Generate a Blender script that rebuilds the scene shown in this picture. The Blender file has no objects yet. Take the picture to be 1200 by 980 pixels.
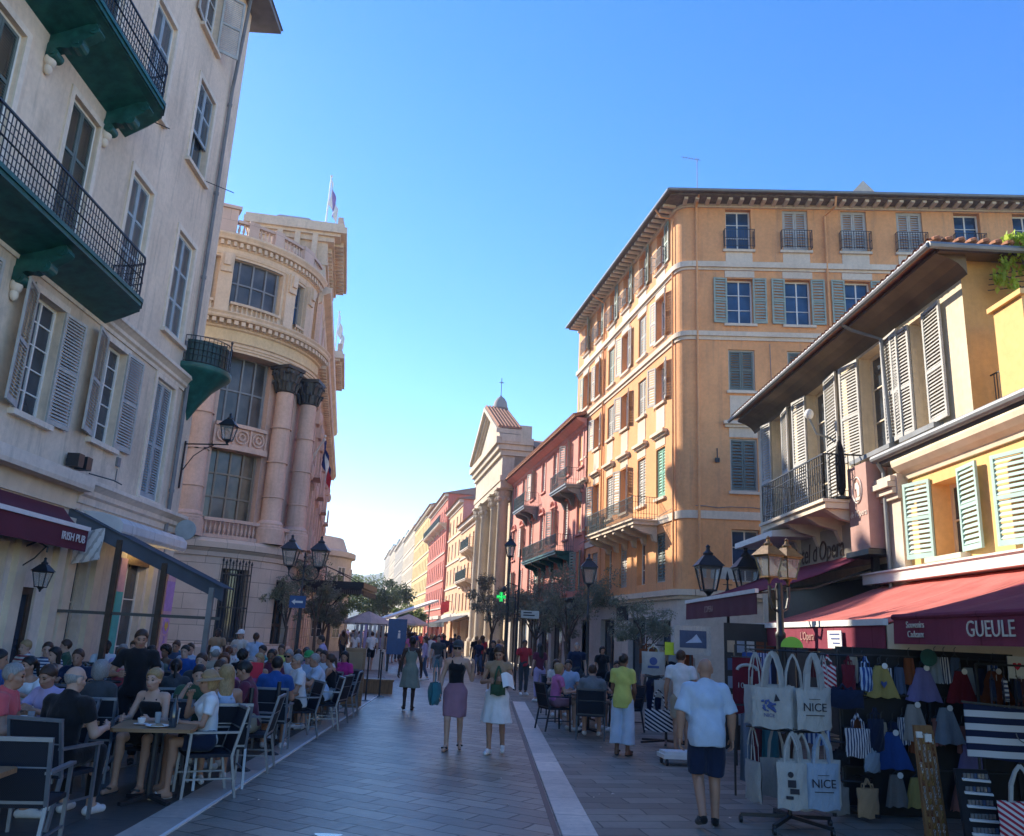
import bpy, math, random
import numpy as np
from mathutils import Matrix, Vector
random.seed(7)
SC = bpy.context.scene
COL = SC.collection
R = math.radians
PI = math.pi

# ------------------------------------------------------------------ objects
def link(name, data, parent=None, loc=None, rot=None):
    o = bpy.data.objects.new(name, data)
    COL.objects.link(o)
    if parent is not None:
        o.parent = parent
    if loc is not None:
        o.location = loc
    if rot is not None:
        o.rotation_euler = rot
    return o

def tag(o, label=None, cat=None, group=None, kind=None):
    if label: o['label'] = label
    if cat: o['category'] = cat
    if group: o['group'] = group
    if kind: o['kind'] = kind
    return o

def thing(name, label, cat, loc=(0, 0, 0), rz=0.0, group=None):
    o = link(name, None, None, loc, (0, 0, rz))
    o.empty_display_size = 0.2
    return tag(o, label, cat, group)

def children_of(o):
    return KIDS.get(o, [])
KIDS = {}
def kids_index():
    KIDS.clear()
    for o in SC.objects:
        if o.parent is not None:
            KIDS.setdefault(o.parent, []).append(o)

def copy_tree(o, loc=None, rz=None, label=None, parent=None, scale=None):
    c = o.copy()
    COL.objects.link(c)
    c.parent = parent
    if loc is not None: c.location = loc
    if rz is not None: c.rotation_euler = (0, 0, rz)
    if scale is not None: c.scale = scale
    if label: c['label'] = label
    for k in o.children:
        copy_tree(k, parent=c)
    return c

# ------------------------------------------------------------------ mesh builder
class MB:
    def __init__(self, M=None):
        self.v = []; self.f = []; self.m = []; self.M = M
    def add(self, vs, fs, mi=0):
        n = len(self.v)
        if self.M is not None:
            M = self.M
            self.v.extend([tuple(M @ Vector(p)) for p in vs])
        else:
            self.v.extend([tuple(p) for p in vs])
        self.f.extend([tuple(i + n for i in f) for f in fs])
        self.m.extend([mi] * len(fs))
        return self
    def box(self, x0, x1, y0, y1, z0, z1, mi=0):
        if x0 > x1: x0, x1 = x1, x0
        if y0 > y1: y0, y1 = y1, y0
        if z0 > z1: z0, z1 = z1, z0
        v = [(x0, y0, z0), (x1, y0, z0), (x1, y1, z0), (x0, y1, z0), (x0, y0, z1), (x1, y0, z1), (x1, y1, z1), (x0, y1, z1)]
        return self.add(v, [(0, 3, 2, 1), (4, 5, 6, 7), (0, 1, 5, 4), (1, 2, 6, 5), (2, 3, 7, 6), (3, 0, 4, 7)], mi)
    def hexa(self, v, mi=0):
        return self.add(v, [(0, 3, 2, 1), (4, 5, 6, 7), (0, 1, 5, 4), (1, 2, 6, 5), (2, 3, 7, 6), (3, 0, 4, 7)], mi)
    def bar(self, a, b, w, h, mi=0, up=(0, 0, 1)):
        a = Vector(a); b = Vector(b); d = (b - a).normalized(); u = Vector(up)
        s = d.cross(u)
        if s.length < 1e-4: s = d.cross(Vector((0, 1, 0)))
        s.normalize(); t = s.cross(d).normalized()
        s *= w / 2; t *= h / 2
        return self.hexa([a - s - t, a + s - t, a + s + t, a - s + t, b - s - t, b + s - t, b + s + t, b - s + t], mi)
    def quad(self, a, b, c, d, mi=0):
        return self.add([a, b, c, d], [(0, 1, 2, 3)], mi)
    def tube(self, pts, r, n=8, mi=0, caps=True):
        pts = [Vector(p) for p in pts]; k = len(pts)
        rs = r if isinstance(r, (list, tuple)) else [r] * k
        vs = []; prev = None
        for i, p in enumerate(pts):
            d = (pts[min(i + 1, k - 1)] - pts[max(i - 1, 0)])
            if d.length < 1e-9: d = Vector((0, 0, 1))
            d.normalize()
            if prev is None:
                s = d.cross(Vector((0, 0, 1)))
                if s.length < 1e-3: s = Vector((1, 0, 0))
            else:
                s = prev - d * prev.dot(d)
                if s.length < 1e-5: s = d.cross(Vector((0, 0, 1)))
            s.normalize(); t = d.cross(s); prev = s
            for j in range(n):
                a = 2 * PI * j / n
                vs.append(p + (s * math.cos(a) + t * math.sin(a)) * rs[i])
        fs = [(i * n + j, i * n + (j + 1) % n, (i + 1) * n + (j + 1) % n, (i + 1) * n + j) for i in range(k - 1) for j in range(n)]
        if caps:
            fs.append(tuple(range(n - 1, -1, -1))); fs.append(tuple((k - 1) * n + j for j in range(n)))
        return self.add(vs, fs, mi)
    def lathe(self, prof, c=(0, 0, 0), n=16, a0=0.0, a1=2 * PI, mi=0, cap=False):
        full = abs(a1 - a0 - 2 * PI) < 1e-6
        m = n if full else n + 1
        vs = []; k = len(prof)
        for j in range(m):
            a = a0 + (a1 - a0) * j / n
            ca, sa = math.cos(a), math.sin(a)
            for (r, z) in prof:
                vs.append((c[0] + r * ca, c[1] + r * sa, c[2] + z))
        fs = []
        for j in range(n):
            j2 = (j + 1) % m
            for i in range(k - 1):
                fs.append((j * k + i, j2 * k + i, j2 * k + i + 1, j * k + i + 1))
        if cap and full:
            fs.append(tuple(j * k + k - 1 for j in range(m)))
            fs.append(tuple(j * k for j in range(m - 1, -1, -1)))
        return self.add(vs, fs, mi)
    def prism(self, poly, lo, hi, axis='y', mi=0):
        """poly: 2-D points; axis y: poly=(x,z); axis x: poly=(y,z); axis z: poly=(x,y)"""
        def P(p, t):
            return (p[0], t, p[1]) if axis == 'y' else ((t, p[0], p[1]) if axis == 'x' else (p[0], p[1], t))
        n = len(poly)
        vs = [P(p, lo) for p in poly] + [P(p, hi) for p in poly]
        fs = [tuple(range(n - 1, -1, -1)), tuple(range(n, 2 * n))] + [(i, (i + 1) % n, n + (i + 1) % n, n + i) for i in range(n)]
        return self.add(vs, fs, mi)
    def ell(self, c, r, nu=12, nv=8, mi=0):
        vs = []; 
        for i in range(nv + 1):
            t = PI * i / nv
            for j in range(nu):
                a = 2 * PI * j / nu
                vs.append((c[0] + r[0] * math.sin(t) * math.cos(a), c[1] + r[1] * math.sin(t) * math.sin(a), c[2] + r[2] * math.cos(t)))
        fs = [(i * nu + j, i * nu + (j + 1) % nu, (i + 1) * nu + (j + 1) % nu, (i + 1) * nu + j) for i in range(nv) for j in range(nu)]
        return self.add(vs, fs, mi)
    def sheet(self, grid, mi=0):
        nr = len(grid); nc = len(grid[0])
        vs = [p for row in grid for p in row]
        fs = [(i * nc + j, i * nc + j + 1, (i + 1) * nc + j + 1, (i + 1) * nc + j) for i in range(nr - 1) for j in range(nc - 1)]
        return self.add(vs, fs, mi)
    def mesh(self, name, mats, smooth=False):
        me = bpy.data.meshes.new(name)
        me.from_pydata(self.v, [], self.f)
        for m in (mats if isinstance(mats, (list, tuple)) else [mats]):
            me.materials.append(m)
        if any(self.m): me.polygons.foreach_set('material_index', self.m)
        if smooth:
            me.polygons.foreach_set('use_smooth', [True] * len(self.f))
            try: me.set_sharp_from_angle(angle=R(40))
            except Exception: pass
        me.update()
        return me
    def build(self, name, mats, parent=None, smooth=False, loc=None, rot=None):
        return link(name, self.mesh(name, mats, smooth), parent, loc, rot)

def solid(mb, thick):
    pass

# ------------------------------------------------------------------ materials
MATS = {}
class NT:
    def __init__(s, name):
        s.m = bpy.data.materials.new(name); s.m.use_nodes = True
        s.t = s.m.node_tree; s.b = s.t.nodes['Principled BSDF']; s.tc = None
    def n(s, typ, **kw):
        x = s.t.nodes.new(typ)
        for k, v in kw.items():
            if k.startswith('i_'):
                key = k[2:]
                key = int(key) if key.isdigit() else key.replace('_', ' ')
                x.inputs[key].default_value = v
            else: setattr(x, k, v)
        return x
    def l(s, a, b): s.t.links.new(a, b)
    def coord(s, which='Object', scale=(1, 1, 1)):
        tc = s.n('ShaderNodeTexCoord'); mp = s.n('ShaderNodeMapping'); mp.inputs['Scale'].default_value = scale
        s.l(tc.outputs[which], mp.inputs['Vector']); return mp.outputs['Vector']
    def noise(s, scale, detail=3, vec=None, rough=.55):
        x = s.n('ShaderNodeTexNoise'); x.inputs['Scale'].default_value = scale; x.inputs['Detail'].default_value = detail
        x.inputs['Roughness'].default_value = rough
        if vec is not None: s.l(vec, x.inputs['Vector'])
        return x.outputs['Fac']
    def ramp(s, fac, stops):
        r = s.n('ShaderNodeValToRGB'); e = r.color_ramp.elements
        while len(e) < len(stops): e.new(.5)
        for i, (p, c) in enumerate(stops):
            e[i].position = p; e[i].color = (*c, 1) if len(c) == 3 else c
        s.l(fac, r.inputs['Fac']); return r.outputs['Color']
    def mix(s, a, b, fac, mode='MIX'):
        x = s.n('ShaderNodeMix', data_type='RGBA', blend_type=mode)
        for sock, val in ((x.inputs[6], a), (x.inputs[7], b), (x.inputs[0], fac)):
            if hasattr(val, 'links') or hasattr(val, 'is_linked'): s.l(val, sock)
            elif isinstance(val, (int, float)): sock.default_value = val
            else: sock.default_value = (*val, 1)
        return x.outputs[2]
    def bump(s, h, strength=.3, dist=.02):
        x = s.n('ShaderNodeBump'); x.inputs['Strength'].default_value = strength; x.inputs['Distance'].default_value = dist
        s.l(h, x.inputs['Height']); s.l(x.outputs['Normal'], s.b.inputs['Normal']); return x
    def col(s, c):
        if hasattr(c, 'is_linked'): s.l(c, s.b.inputs['Base Color'])
        else: s.b.inputs['Base Color'].default_value = (*c, 1)
    def set(s, rough=.6, metal=0., spec=None, **kw):
        s.b.inputs['Roughness'].default_value = rough; s.b.inputs['Metallic'].default_value = metal
        if spec is not None: s.b.inputs['Specular IOR Level'].default_value = spec
        return s

def mul(c, k): return tuple(min(1, x * k) for x in c)

def stucco(name, c, stain=.25, patch=.18, bump=.25, stain_col=(.16, .14, .12), fine=90):
    n = NT(name); v = n.coord()
    a = n.noise(.55, 5, v, .6)
    base = n.ramp(a, [(.3, mul(c, 1 - patch)), (.7, mul(c, 1 + patch * .5))])
    vs = n.coord(scale=(2.2, 2.2, .16))
    st = n.noise(1.6, 6, vs, .65)
    k = n.ramp(st, [(.52, (0, 0, 0)), (.78, (stain, stain, stain))])
    base = n.mix(base, stain_col, k)
    bl_ = n.noise(.9, 6, n.coord(scale=(1, 1, .6)), .7)
    base = n.mix(base, mul(c, .72), n.ramp(bl_, [(.56, (0, 0, 0)), (.66, (stain, stain, stain))]))
    fn = n.noise(fine, 2, v)
    sp = n.noise(9, 4, v)
    f2 = n.ramp(sp, [(.35, (.88, .88, .88)), (.65, (1.04, 1.04, 1.04))])
    base = n.mix(base, f2, .7, 'MULTIPLY')
    n.col(base); n.bump(fn, bump, .006); n.set(.88, spec=.25)
    MATS[name] = n.m; return n.m

def paint(name, c, rough=.5, var=.12, scale=6, metal=0, spec=.4, bump=0.0, bscale=60):
    n = NT(name); v = n.coord()
    a = n.noise(scale, 4, v)
    n.col(n.ramp(a, [(.3, mul(c, 1 - var)), (.7, mul(c, 1 + var))]))
    n.set(rough, metal, spec)
    if bump: n.bump(n.noise(bscale, 3, v), bump, .004)
    MATS[name] = n.m; return n.m

def stone(name, c, block=(1.2, .45), joint=.4, var=.15, bump=.3):
    """ashlar: coursed blocks with joints (brick texture on object coordinates)"""
    n = NT(name); v = n.coord()
    sep = n.n('ShaderNodeSeparateXYZ'); n.l(v, sep.inputs[0])
    add = n.n('ShaderNodeMath', operation='ADD'); n.l(sep.outputs[0], add.inputs[0]); n.l(sep.outputs[1], add.inputs[1])
    cmb = n.n('ShaderNodeCombineXYZ'); n.l(add.outputs[0], cmb.inputs[0]); n.l(sep.outputs[2], cmb.inputs[1])
    br = n.n('ShaderNodeTexBrick'); n.l(cmb.outputs[0], br.inputs['Vector'])
    br.inputs['Scale'].default_value = 1; br.inputs['Brick Width'].default_value = block[0]; br.inputs['Row Height'].default_value = block[1]
    br.inputs['Mortar Size'].default_value = .012; br.inputs['Mortar Smooth'].default_value = .3
    br.inputs['Color1'].default_value = (*mul(c, 1 - var * .5), 1); br.inputs['Color2'].default_value = (*mul(c, 1 + var * .5), 1)
    br.inputs['Mortar'].default_value = (*mul(c, joint), 1)
    a = n.noise(1.1, 5, v, .6)
    f = n.ramp(a, [(.3, (.8, .79, .77)), (.7, (1.05, 1.05, 1.05))])
    n.col(n.mix(br.outputs['Color'], f, .8, 'MULTIPLY'))
    n.bump(br.outputs['Fac'], -bump, .03); n.set(.85, spec=.25)
    MATS[name] = n.m; return n.m

def glass_dark(name, c=(.02, .025, .03), rough=.06):
    n = NT(name); v = n.coord()
    a = n.noise(1.3, 2, v)
    n.col(n.ramp(a, [(.35, mul(c, .6)), (.65, mul(c, 1.6))]))
    n.set(rough, 0, .6); n.bump(a, .03, .05)
    MATS[name] = n.m; return n.m

def cloth(name, c, rough=.85, var=.12, weave=500, bump=.15, fold=5):
    n = NT(name); v = n.coord()
    a = n.noise(fold, 4, v)
    n.col(n.ramp(a, [(.3, mul(c, 1 - var)), (.7, mul(c, 1 + var))]))
    n.bump(n.noise(fold * 2.4, 5, n.coord(scale=(1, 1, .45)), .6), bump * 3.2, .03); n.set(rough, spec=.2)
    n.b.inputs['Sheen Weight'].default_value = .15
    MATS[name] = n.m; return n.m

def stripes(name, c1, c2, period, axis=2, duty=.5, rough=.8, dirv=None):
    n = NT(name); v = n.coord()
    sep = n.n('ShaderNodeSeparateXYZ'); n.l(v, sep.inputs[0])
    if dirv:
        dot = n.n('ShaderNodeVectorMath', operation='DOT_PRODUCT'); n.l(v, dot.inputs[0]); dot.inputs[1].default_value = dirv
        src = dot.outputs['Value']
    else: src = sep.outputs[axis]
    mod = n.n('ShaderNodeMath', operation='FLOORED_MODULO'); n.l(src, mod.inputs[0]); mod.inputs[1].default_value = period
    gt = n.n('ShaderNodeMath', operation='GREATER_THAN'); n.l(mod.outputs[0], gt.inputs[0]); gt.inputs[1].default_value = period * duty
    n.col(n.mix(c1, c2, gt.outputs[0])); n.set(rough, spec=.2)
    n.bump(n.noise(20, 3, v), .15, .02)
    MATS[name] = n.m; return n.m

def emit(name, c, k):
    n = NT(name); n.col(c); n.b.inputs['Emission Color'].default_value = (*c, 1); n.b.inputs['Emission Strength'].default_value = k
    MATS[name] = n.m; return n.m

M = MATS
stucco('stucco_grey', (.78, .62, .48), stain=.55, patch=.2)
stucco('stucco_grey_low', (.72, .585, .455), stain=.75, patch=.26)
stucco('trim_grey', (.80, .68, .56), stain=.35)
paint('green_iron', (.016, .095, .082), .45, .35, 5, spec=.4, bump=.2)
paint('black_iron', (.018, .02, .024), .45, .3, 12, spec=.5)
paint('dark_green_iron', (.02, .045, .04), .45, .3, 12)
paint('shutter_grey', (.43, .42, .40), .6, .16, 4)
paint('shutter_blue', (.34, .39, .42), .6, .12, 4)
paint('shutter_sage', (.30, .36, .30), .6, .14, 4)
paint('shutter_dark', (.12, .15, .135), .6, .15, 4)
paint('shutter_mint', (.36, .53, .49), .55, .08, 4)
paint('shutter_green', (.16, .40, .28), .55, .1, 4)
paint('shutter_cream', (.42, .40, .36), .6, .12, 4)
paint('white_paint', (.74, .73, .70), .5, .06, 5)
paint('cream_paint', (.72, .61, .46), .55, .1, 3)
paint('dark_wood', (.07, .045, .03), .5, .25, 8)
glass_dark('window_glass', (.035, .045, .06))
glass_dark('window_blue', (.02, .05, .11), .08)
glass_dark('leaded_glass', (.10, .08, .055), .25); glass_dark('palace_glass', (.055, .05, .048), .32)
paint('curtain_white', (.55, .55, .55), .8, .1, 3)
paint('zinc', (.22, .23, .24), .45, .15, 3, metal=.3)
paint('lead_pipe', (.19, .19, .2), .6, .15, 3)
stone('palace_stone', (.62, .47, .39), (1.3, .5), .7)
stone('palace_base', (.68, .55, .45), (1.6, .55), .42, bump=.8)
stucco('palace_cream', (.72, .57, .42), .35)
stucco('palace_pink', (.68, .48, .39), .35)
stucco('palace_yellow', (.70, .56, .36), .3)
paint('bronze_dark', (.05, .05, .048), .5, .3, 10)
stucco('orange_stucco', (.80, .39, .175), .45, .16)
stucco('orange_trim', (.72, .60, .47), .2)
stucco('base_white', (.60, .56, .51), .3)
stucco('pink_stucco', (.70, .31, .25), .3, .16)
stucco('church_stone', (.60, .50, .37), .4)
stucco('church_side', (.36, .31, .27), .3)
stucco('ochre_stucco', (.74, .43, .24), .25)
stucco('red_stucco', (.58, .17, .12), .25)
stucco('yellow_stucco', (.80, .50, .21), .14, .08)
stucco('yellow_far', (.68, .49, .21), .25)
stucco('side_ochre', (.62, .35, .13), .25, .14)
stucco('hotel_stucco', (.72, .60, .43), .4, .16)
stucco('pale_stucco', (.66, .57, .47), .25)
stucco('grey_far', (.46, .41, .345), .3)
paint('soffit_brown', (.16, .115, .07), .7, .35, 1.2)

def roof_tiles(name):
    n = NT(name); v = n.coord()
    a = n.noise(14, 3, v)
    n.col(n.ramp(a, [(.25, (.20, .085, .05)), (.5, (.36, .16, .09)), (.8, (.46, .27, .17))]))
    n.bump(n.noise(50, 3, v), .3, .01); n.set(.85, spec=.2)
    MATS[name] = n.m
roof_tiles('roof_tile')
def roof_grey():
    n = NT('roof_grey_tile'); v = n.coord(); n.col(n.ramp(n.noise(6, 4, v), [(.3, (.11, .09, .075)), (.7, (.24, .18, .14))])); n.bump(n.noise(50, 3, v), .3, .01); n.set(.85, spec=.2); MATS['roof_grey_tile'] = n.m
roof_grey()
paint('awning_burgundy', (.115, .018, .035), .8, .1, 3)

def awning_mat(name, c, trans=.25):
    n = NT(name); v = n.coord()
    a = n.noise(2.2, 4, v)
    sv = n.noise(2.5, 5, n.coord(scale=(1.6, .35, .35)), .6)
    n.col(n.mix(n.ramp(a, [(.3, mul(c, .84)), (.7, mul(c, 1.12))]), mul(c, .55), n.ramp(sv, [(.52, (0, 0, 0)), (.72, (.6, .6, .6))])))
    sx = n.n('ShaderNodeSeparateXYZ'); n.l(v, sx.inputs[0]); md = n.n('ShaderNodeMath', operation='FLOORED_MODULO'); n.l(sx.outputs[0], md.inputs[0]); md.inputs[1].default_value = 1.2
    lt_ = n.n('ShaderNodeMath', operation='LESS_THAN'); n.l(md.outputs[0], lt_.inputs[0]); lt_.inputs[1].default_value = .02
    n.col(n.mix(n.b.inputs['Base Color'].links[0].from_socket, mul(c, .5), lt_.outputs[0]))
    n.bump(n.noise(7, 3, v), .35, .03)
    n.set(.8, spec=.15)
    tr = n.n('ShaderNodeBsdfTranslucent'); tr.inputs['Color'].default_value = (*mul(c, 1.2), 1)
    mx = n.n('ShaderNodeMixShader'); mx.inputs[0].default_value = trans
    out = n.t.nodes['Material Output']
    n.l(n.b.outputs[0], mx.inputs[1]); n.l(tr.outputs[0], mx.inputs[2]); n.l(mx.outputs[0], out.inputs['Surface'])
    MATS[name] = n.m
awning_mat('awning_red', (.66, .21, .18), .3)
awning_mat('awning_plum', (.33, .07, .11), .3)
awning_mat('awning_blue', (.11, .125, .15), .2)
awning_mat('awning_white', (.82, .80, .78), .3)
awning_mat('parasol_white', (.75, .72, .68), .35)
paint('aluminium', (.23, .25, .28), .4, .1, 8, metal=.6)
paint('chair_dark_metal', (.05, .055, .065), .4, .15, 8, metal=.4)

def mesh_fabric(name, c):
    n = NT(name); v = n.coord()
    ch = n.n('ShaderNodeTexChecker'); n.l(v, ch.inputs['Vector']); ch.inputs['Scale'].default_value = 130
    ch.inputs['Color1'].default_value = (*c, 1); ch.inputs['Color2'].default_value = (*mul(c, 2.2), 1)
    n.col(ch.outputs['Color']); n.set(.7, spec=.2); MATS[name] = n.m
mesh_fabric('textilene', (.012, .014, .02))
def wood(name, c1, c2, sc=(1, 14, 14)):
    n = NT(name); v = n.coord(scale=sc)
    a = n.noise(3, 5, v)
    n.col(n.ramp(a, [(.3, c1), (.7, c2)])); n.bump(a, .15, .004); n.set(.5, spec=.4); MATS[name] = n.m
wood('table_wood', (.20, .10, .045), (.36, .21, .10))
wood('board_wood', (.16, .075, .028), (.30, .16, .065), (14, 14, 1))
paint('lamp_glass', (.40, .40, .37), .15, .2, 6); M['lamp_glass'].node_tree.nodes['Principled BSDF'].inputs['Alpha'].default_value = .38
paint('copper_lamp', (.16, .105, .05), .4, .35, 20, metal=.5)

def text_mesh(body, size, mat, depth=.004, align='CENTER', shear=0.0, spacing=1.0):
    cu = bpy.data.curves.new('lettering', 'FONT'); cu.body = body; cu.size = size; cu.extrude = depth
    cu.align_x = align; cu.align_y = 'CENTER'; cu.resolution_u = 3; cu.shear = shear; cu.space_character = spacing
    o = bpy.data.objects.new('tmp_text', cu); COL.objects.link(o)
    dg = bpy.context.evaluated_depsgraph_get()
    me = bpy.data.meshes.new_from_object(o.evaluated_get(dg))
    bpy.data.objects.remove(o); bpy.data.curves.remove(cu)
    me.materials.clear(); me.materials.append(mat)
    me.name = 'lettering'
    return me

def text_on(body, size, mat, parent, pos, xdir, zdir=(0, 0, 1), sx=1.0, **kw):
    """lettering on a surface: xdir reading direction, zdir up; stands on pos"""
    me = text_mesh(body, size, mat, **kw)
    x = Vector(xdir).normalized(); z = Vector(zdir).normalized(); y = z.cross(x).normalized(); z = x.cross(y)
    # text local: x right, y up, z out
    Mx = Matrix((( x.x, z.x, -y.x, 0), (x.y, z.y, -y.y, 0), (x.z, z.z, -y.z, 0), (0, 0, 0, 1)))
    Mx = Matrix.Translation(Vector(pos)) @ Mx @ Matrix.Diagonal((sx, 1, 1, 1))
    me.transform(Mx)
    return link('lettering', me, parent)

# ------------------------------------------------------------------ architecture helpers (local frame: x=u along facade, y=outward, z up)
def frame_rot(n):
    """z rotation so that local +y = n"""
    return math.atan2(-n[0], n[1])

def breaks(lo, hi, vals):
    s = sorted(set([lo, hi] + [round(v, 4) for v in vals if lo < v < hi])); return s

def wall_open(mb, u0, u1, z0, z1, ops, y=0.0, depth=.22, mi=0, mrev=None, bands=()):
    """front face with real openings and reveals. ops: (ua,ub,za,zb). bands: (z, mi) changes of material from z upward"""
    us = breaks(u0, u1, [o[0] for o in ops] + [o[1] for o in ops])
    zs = breaks(z0, z1, [o[2] for o in ops] + [o[3] for o in ops] + [b[0] for b in bands])
    for i in range(len(us) - 1):
        cu = (us[i] + us[i + 1]) / 2
        for j in range(len(zs) - 1):
            cz = (zs[j] + zs[j + 1]) / 2
            if any(o[0] < cu < o[1] and o[2] < cz < o[3] for o in ops): continue
            k = mi
            for bz, bm in bands:
                if cz > bz: k = bm
            mb.quad((us[i], y, zs[j]), (us[i + 1], y, zs[j]), (us[i + 1], y, zs[j + 1]), (us[i], y, zs[j + 1]), k)
    for (a, b, c, d, *_) in ops:
        k = mi if mrev is None else mrev
        for bz, bm in bands:
            if (c + d) / 2 > bz and mrev is None: k = bm
        c = max(c, z0)
        mb.quad((a, y, c), (a, y, d), (a, y - depth, d), (a, y - depth, c), k)
        mb.quad((b, y, c), (b, y - depth, c), (b, y - depth, d), (b, y, d), k)
        mb.quad((a, y, d), (b, y, d), (b, y - depth, d), (a, y - depth, d), k)
        mb.quad((a, y, c), (a, y - depth, c), (b, y - depth, c), (b, y, c), k)
        # closing sheet behind the pane
        mb.quad((a, y - depth, c), (b, y - depth, c), (b, y - depth, d), (a, y - depth, d), k)
    return mb

def profile_strip(mb, prof, u0, u1, mi=0):
    """moulding: prof = [(y,z)...] polygon extruded along x"""
    return mb.prism(prof, u0, u1, 'x', mi)

def shutter_mesh(w, h, mat, slats=18, thick=.04, mids=(.5,), tilt=.6, fr=.06):
    """a louvred shutter leaf, hinge at x=0, from z=0; lies in xz plane with outer face +y"""
    mb = MB()
    mb.box(0, fr, 0, thick, 0, h); mb.box(w - fr, w, 0, thick, 0, h)
    rails = [(0, fr * 1.4), (h - fr, h)] + [(h * m - fr / 2, h * m + fr / 2) for m in mids]
    for a, b in rails: mb.box(fr, w - fr, .001, thick - .001, a, b)
    rails.sort()
    tot = h
    for k in range(len(rails) - 1):
        a, b = rails[k][1], rails[k + 1][0]
        ns = max(2, int(round(slats * (b - a) / tot)))
        st = (b - a) / ns
        for i in range(ns):
            z = a + st * (i + .5); dz = st * tilt
            mb.hexa([(fr, .006, z + dz * .5 - .006), (w - fr, .006, z + dz * .5 - .006), (w - fr, thick - .004, z - dz * .5 - .006), (fr, thick - .004, z - dz * .5 - .006),
                     (fr, .006, z + dz * .5 + .006), (w - fr, .006, z + dz * .5 + .006), (w - fr, thick - .004, z - dz * .5 + .006), (fr, thick - .004, z - dz * .5 + .006)])
    return mb.mesh('shutter', mat)

def casement_mesh(w, h, mats, cols=2, rows=3, fr=.06, bar=.025, y=0.0, d=.05):
    """window frame + glazing bars (mat 0)"""
    mb = MB()
    mb.box(0, fr, y, y + d, 0, h); mb.box(w - fr, w, y, y + d, 0, h); mb.box(fr, w - fr, y, y + d, 0, fr); mb.box(fr, w - fr, y, y + d, h - fr, h)
    for i in range(1, cols):
        x = w * i / cols; t = fr * .8 if (cols == 2 or i * 2 == cols) else bar
        mb.box(x - t / 2, x + t / 2, y + .002, y + d - .002, fr, h - fr)
    for j in range(1, rows):
        z = h * j / rows
        mb.box(fr, w - fr, y + .006, y + d - .006, z - bar / 2, z + bar / 2)
    return mb.mesh('window', mats)

def pane_mesh(w, h, mat, y=.015):
    mb = MB(); mb.quad((0.01, y, 0.01), (w - .01, y, 0.01), (w - .01, y, h - .01), (0.01, y, h - .01))
    return mb.mesh('pane', mat)

_cache = {}
def cached(key, fn):
    if key not in _cache: _cache[key] = fn()
    return _cache[key]

def add_window(parent, u, z, w, h, Mf=None, rz=0.0, depth=.22, fmat='white_paint', gmat='window_glass', cols=2, rows=3,
               shut=None, smat='shutter_grey', swid=None, slats=20, sang=(0.06, 0.06), y0=0.0, mids=(.5,), closed=False, sh=None, smats=None):
    """window part (frame) with pane and shutter sub-parts. local (u,z) = lower left of the opening"""
    def P(x, y, zz): 
        v = Vector((x, y + y0, zz)); return (Mf @ v) if Mf is not None else v
    w = round(w, 2); h = round(h, 2)
    if closed:
        me = cached(('cl', w, h, fmat), lambda: casement_mesh(w, h, M[fmat], 1, 1, .05))
        win = link('window', me, parent, P(u, -.12, z), (0, 0, rz))
        sw = round(w / 2 - .055, 3)
        ms = cached(('sh', sw, h - .1, smat, slats, mids), lambda: shutter_mesh(sw, h - .1, M[smat], slats, mids=mids))
        for s in (0, 1):
            o = link('shutter', ms, win, (.05 if s == 0 else w - .05 - sw, .01, .05))
        return win
    me = cached(('fr', w, h, fmat, cols, rows), lambda: casement_mesh(w, h, M[fmat], cols, rows))
    win = link('window', me, parent, P(u, -depth + .012, z), (0, 0, rz))
    pm = cached(('pa', w, h, gmat), lambda: pane_mesh(w, h, M[gmat]))
    link('pane', pm, win)
    if shut:
        sw = round(swid or w / 2, 2); hh = round(sh or h, 2)
        for s in shut:
            mt = smat if not smats else smats[0 if s == 'l' else 1]
            ms = cached(('sh', sw, hh, mt, slats, mids), lambda: shutter_mesh(sw, hh, M[mt], slats, mids=mids))
            if s == 'l': link('shutter', ms, win, (0, depth - .0, 0), (0, 0, PI - sang[0])).scale = (1, -1, 1)
            else: link('shutter', ms, win, (w, depth + .0, 0), (0, 0, sang[1]))
    return win

def railing_mesh(pts, h, mat, step=.11, r=.008, rails=(.06, 1.0), mid=None, cross=True, top=.02):
    """iron railing along polyline pts (x,y), base z=0"""
    mb = MB()
    for i in range(len(pts) - 1):
        a = Vector((*pts[i], 0)); b = Vector((*pts[i + 1], 0)); L = (b - a).length; n = max(1, int(L / step))
        for t in rails:
            mb.bar(a + Vector((0, 0, h * t)), b + Vector((0, 0, h * t)), top, top if t > .9 else .012)
        if mid:
            for t in mid: mb.bar(a + Vector((0, 0, h * t)), b + Vector((0, 0, h * t)), .012, .012)
        for k in range(n + 1):
            p = a.lerp(b, k / n)
            mb.box(p.x - r, p.x + r, p.y - r, p.y + r, .0, h)
    return mb
# ================================================================== world, sun, camera
SUN_AZ = 40.0   # degrees from -X towards +Y
SUN_EL = 31.0
w = bpy.data.worlds.new('World'); SC.world = w; w.use_nodes = True
wt = w.node_tree
bg = wt.nodes['Background']
sky = wt.nodes.new('ShaderNodeTexSky'); sky.sky_type = 'NISHITA'; sky.sun_disc = False
sdir = Vector((-math.cos(R(SUN_AZ)) * math.cos(R(SUN_EL)), math.sin(R(SUN_AZ)) * math.cos(R(SUN_EL)), math.sin(R(SUN_EL))))
sky.sun_elevation = R(SUN_EL); sky.sun_rotation = math.atan2(sdir.x, sdir.y)
sky.air_density = 1.0; sky.dust_density = .12; sky.ozone_density = 2.6; sky.altitude = 0
hs = wt.nodes.new('ShaderNodeHueSaturation'); hs.inputs['Saturation'].default_value = 1.33; hs.inputs['Value'].default_value = .86; hs.inputs['Hue'].default_value = .512
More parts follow.
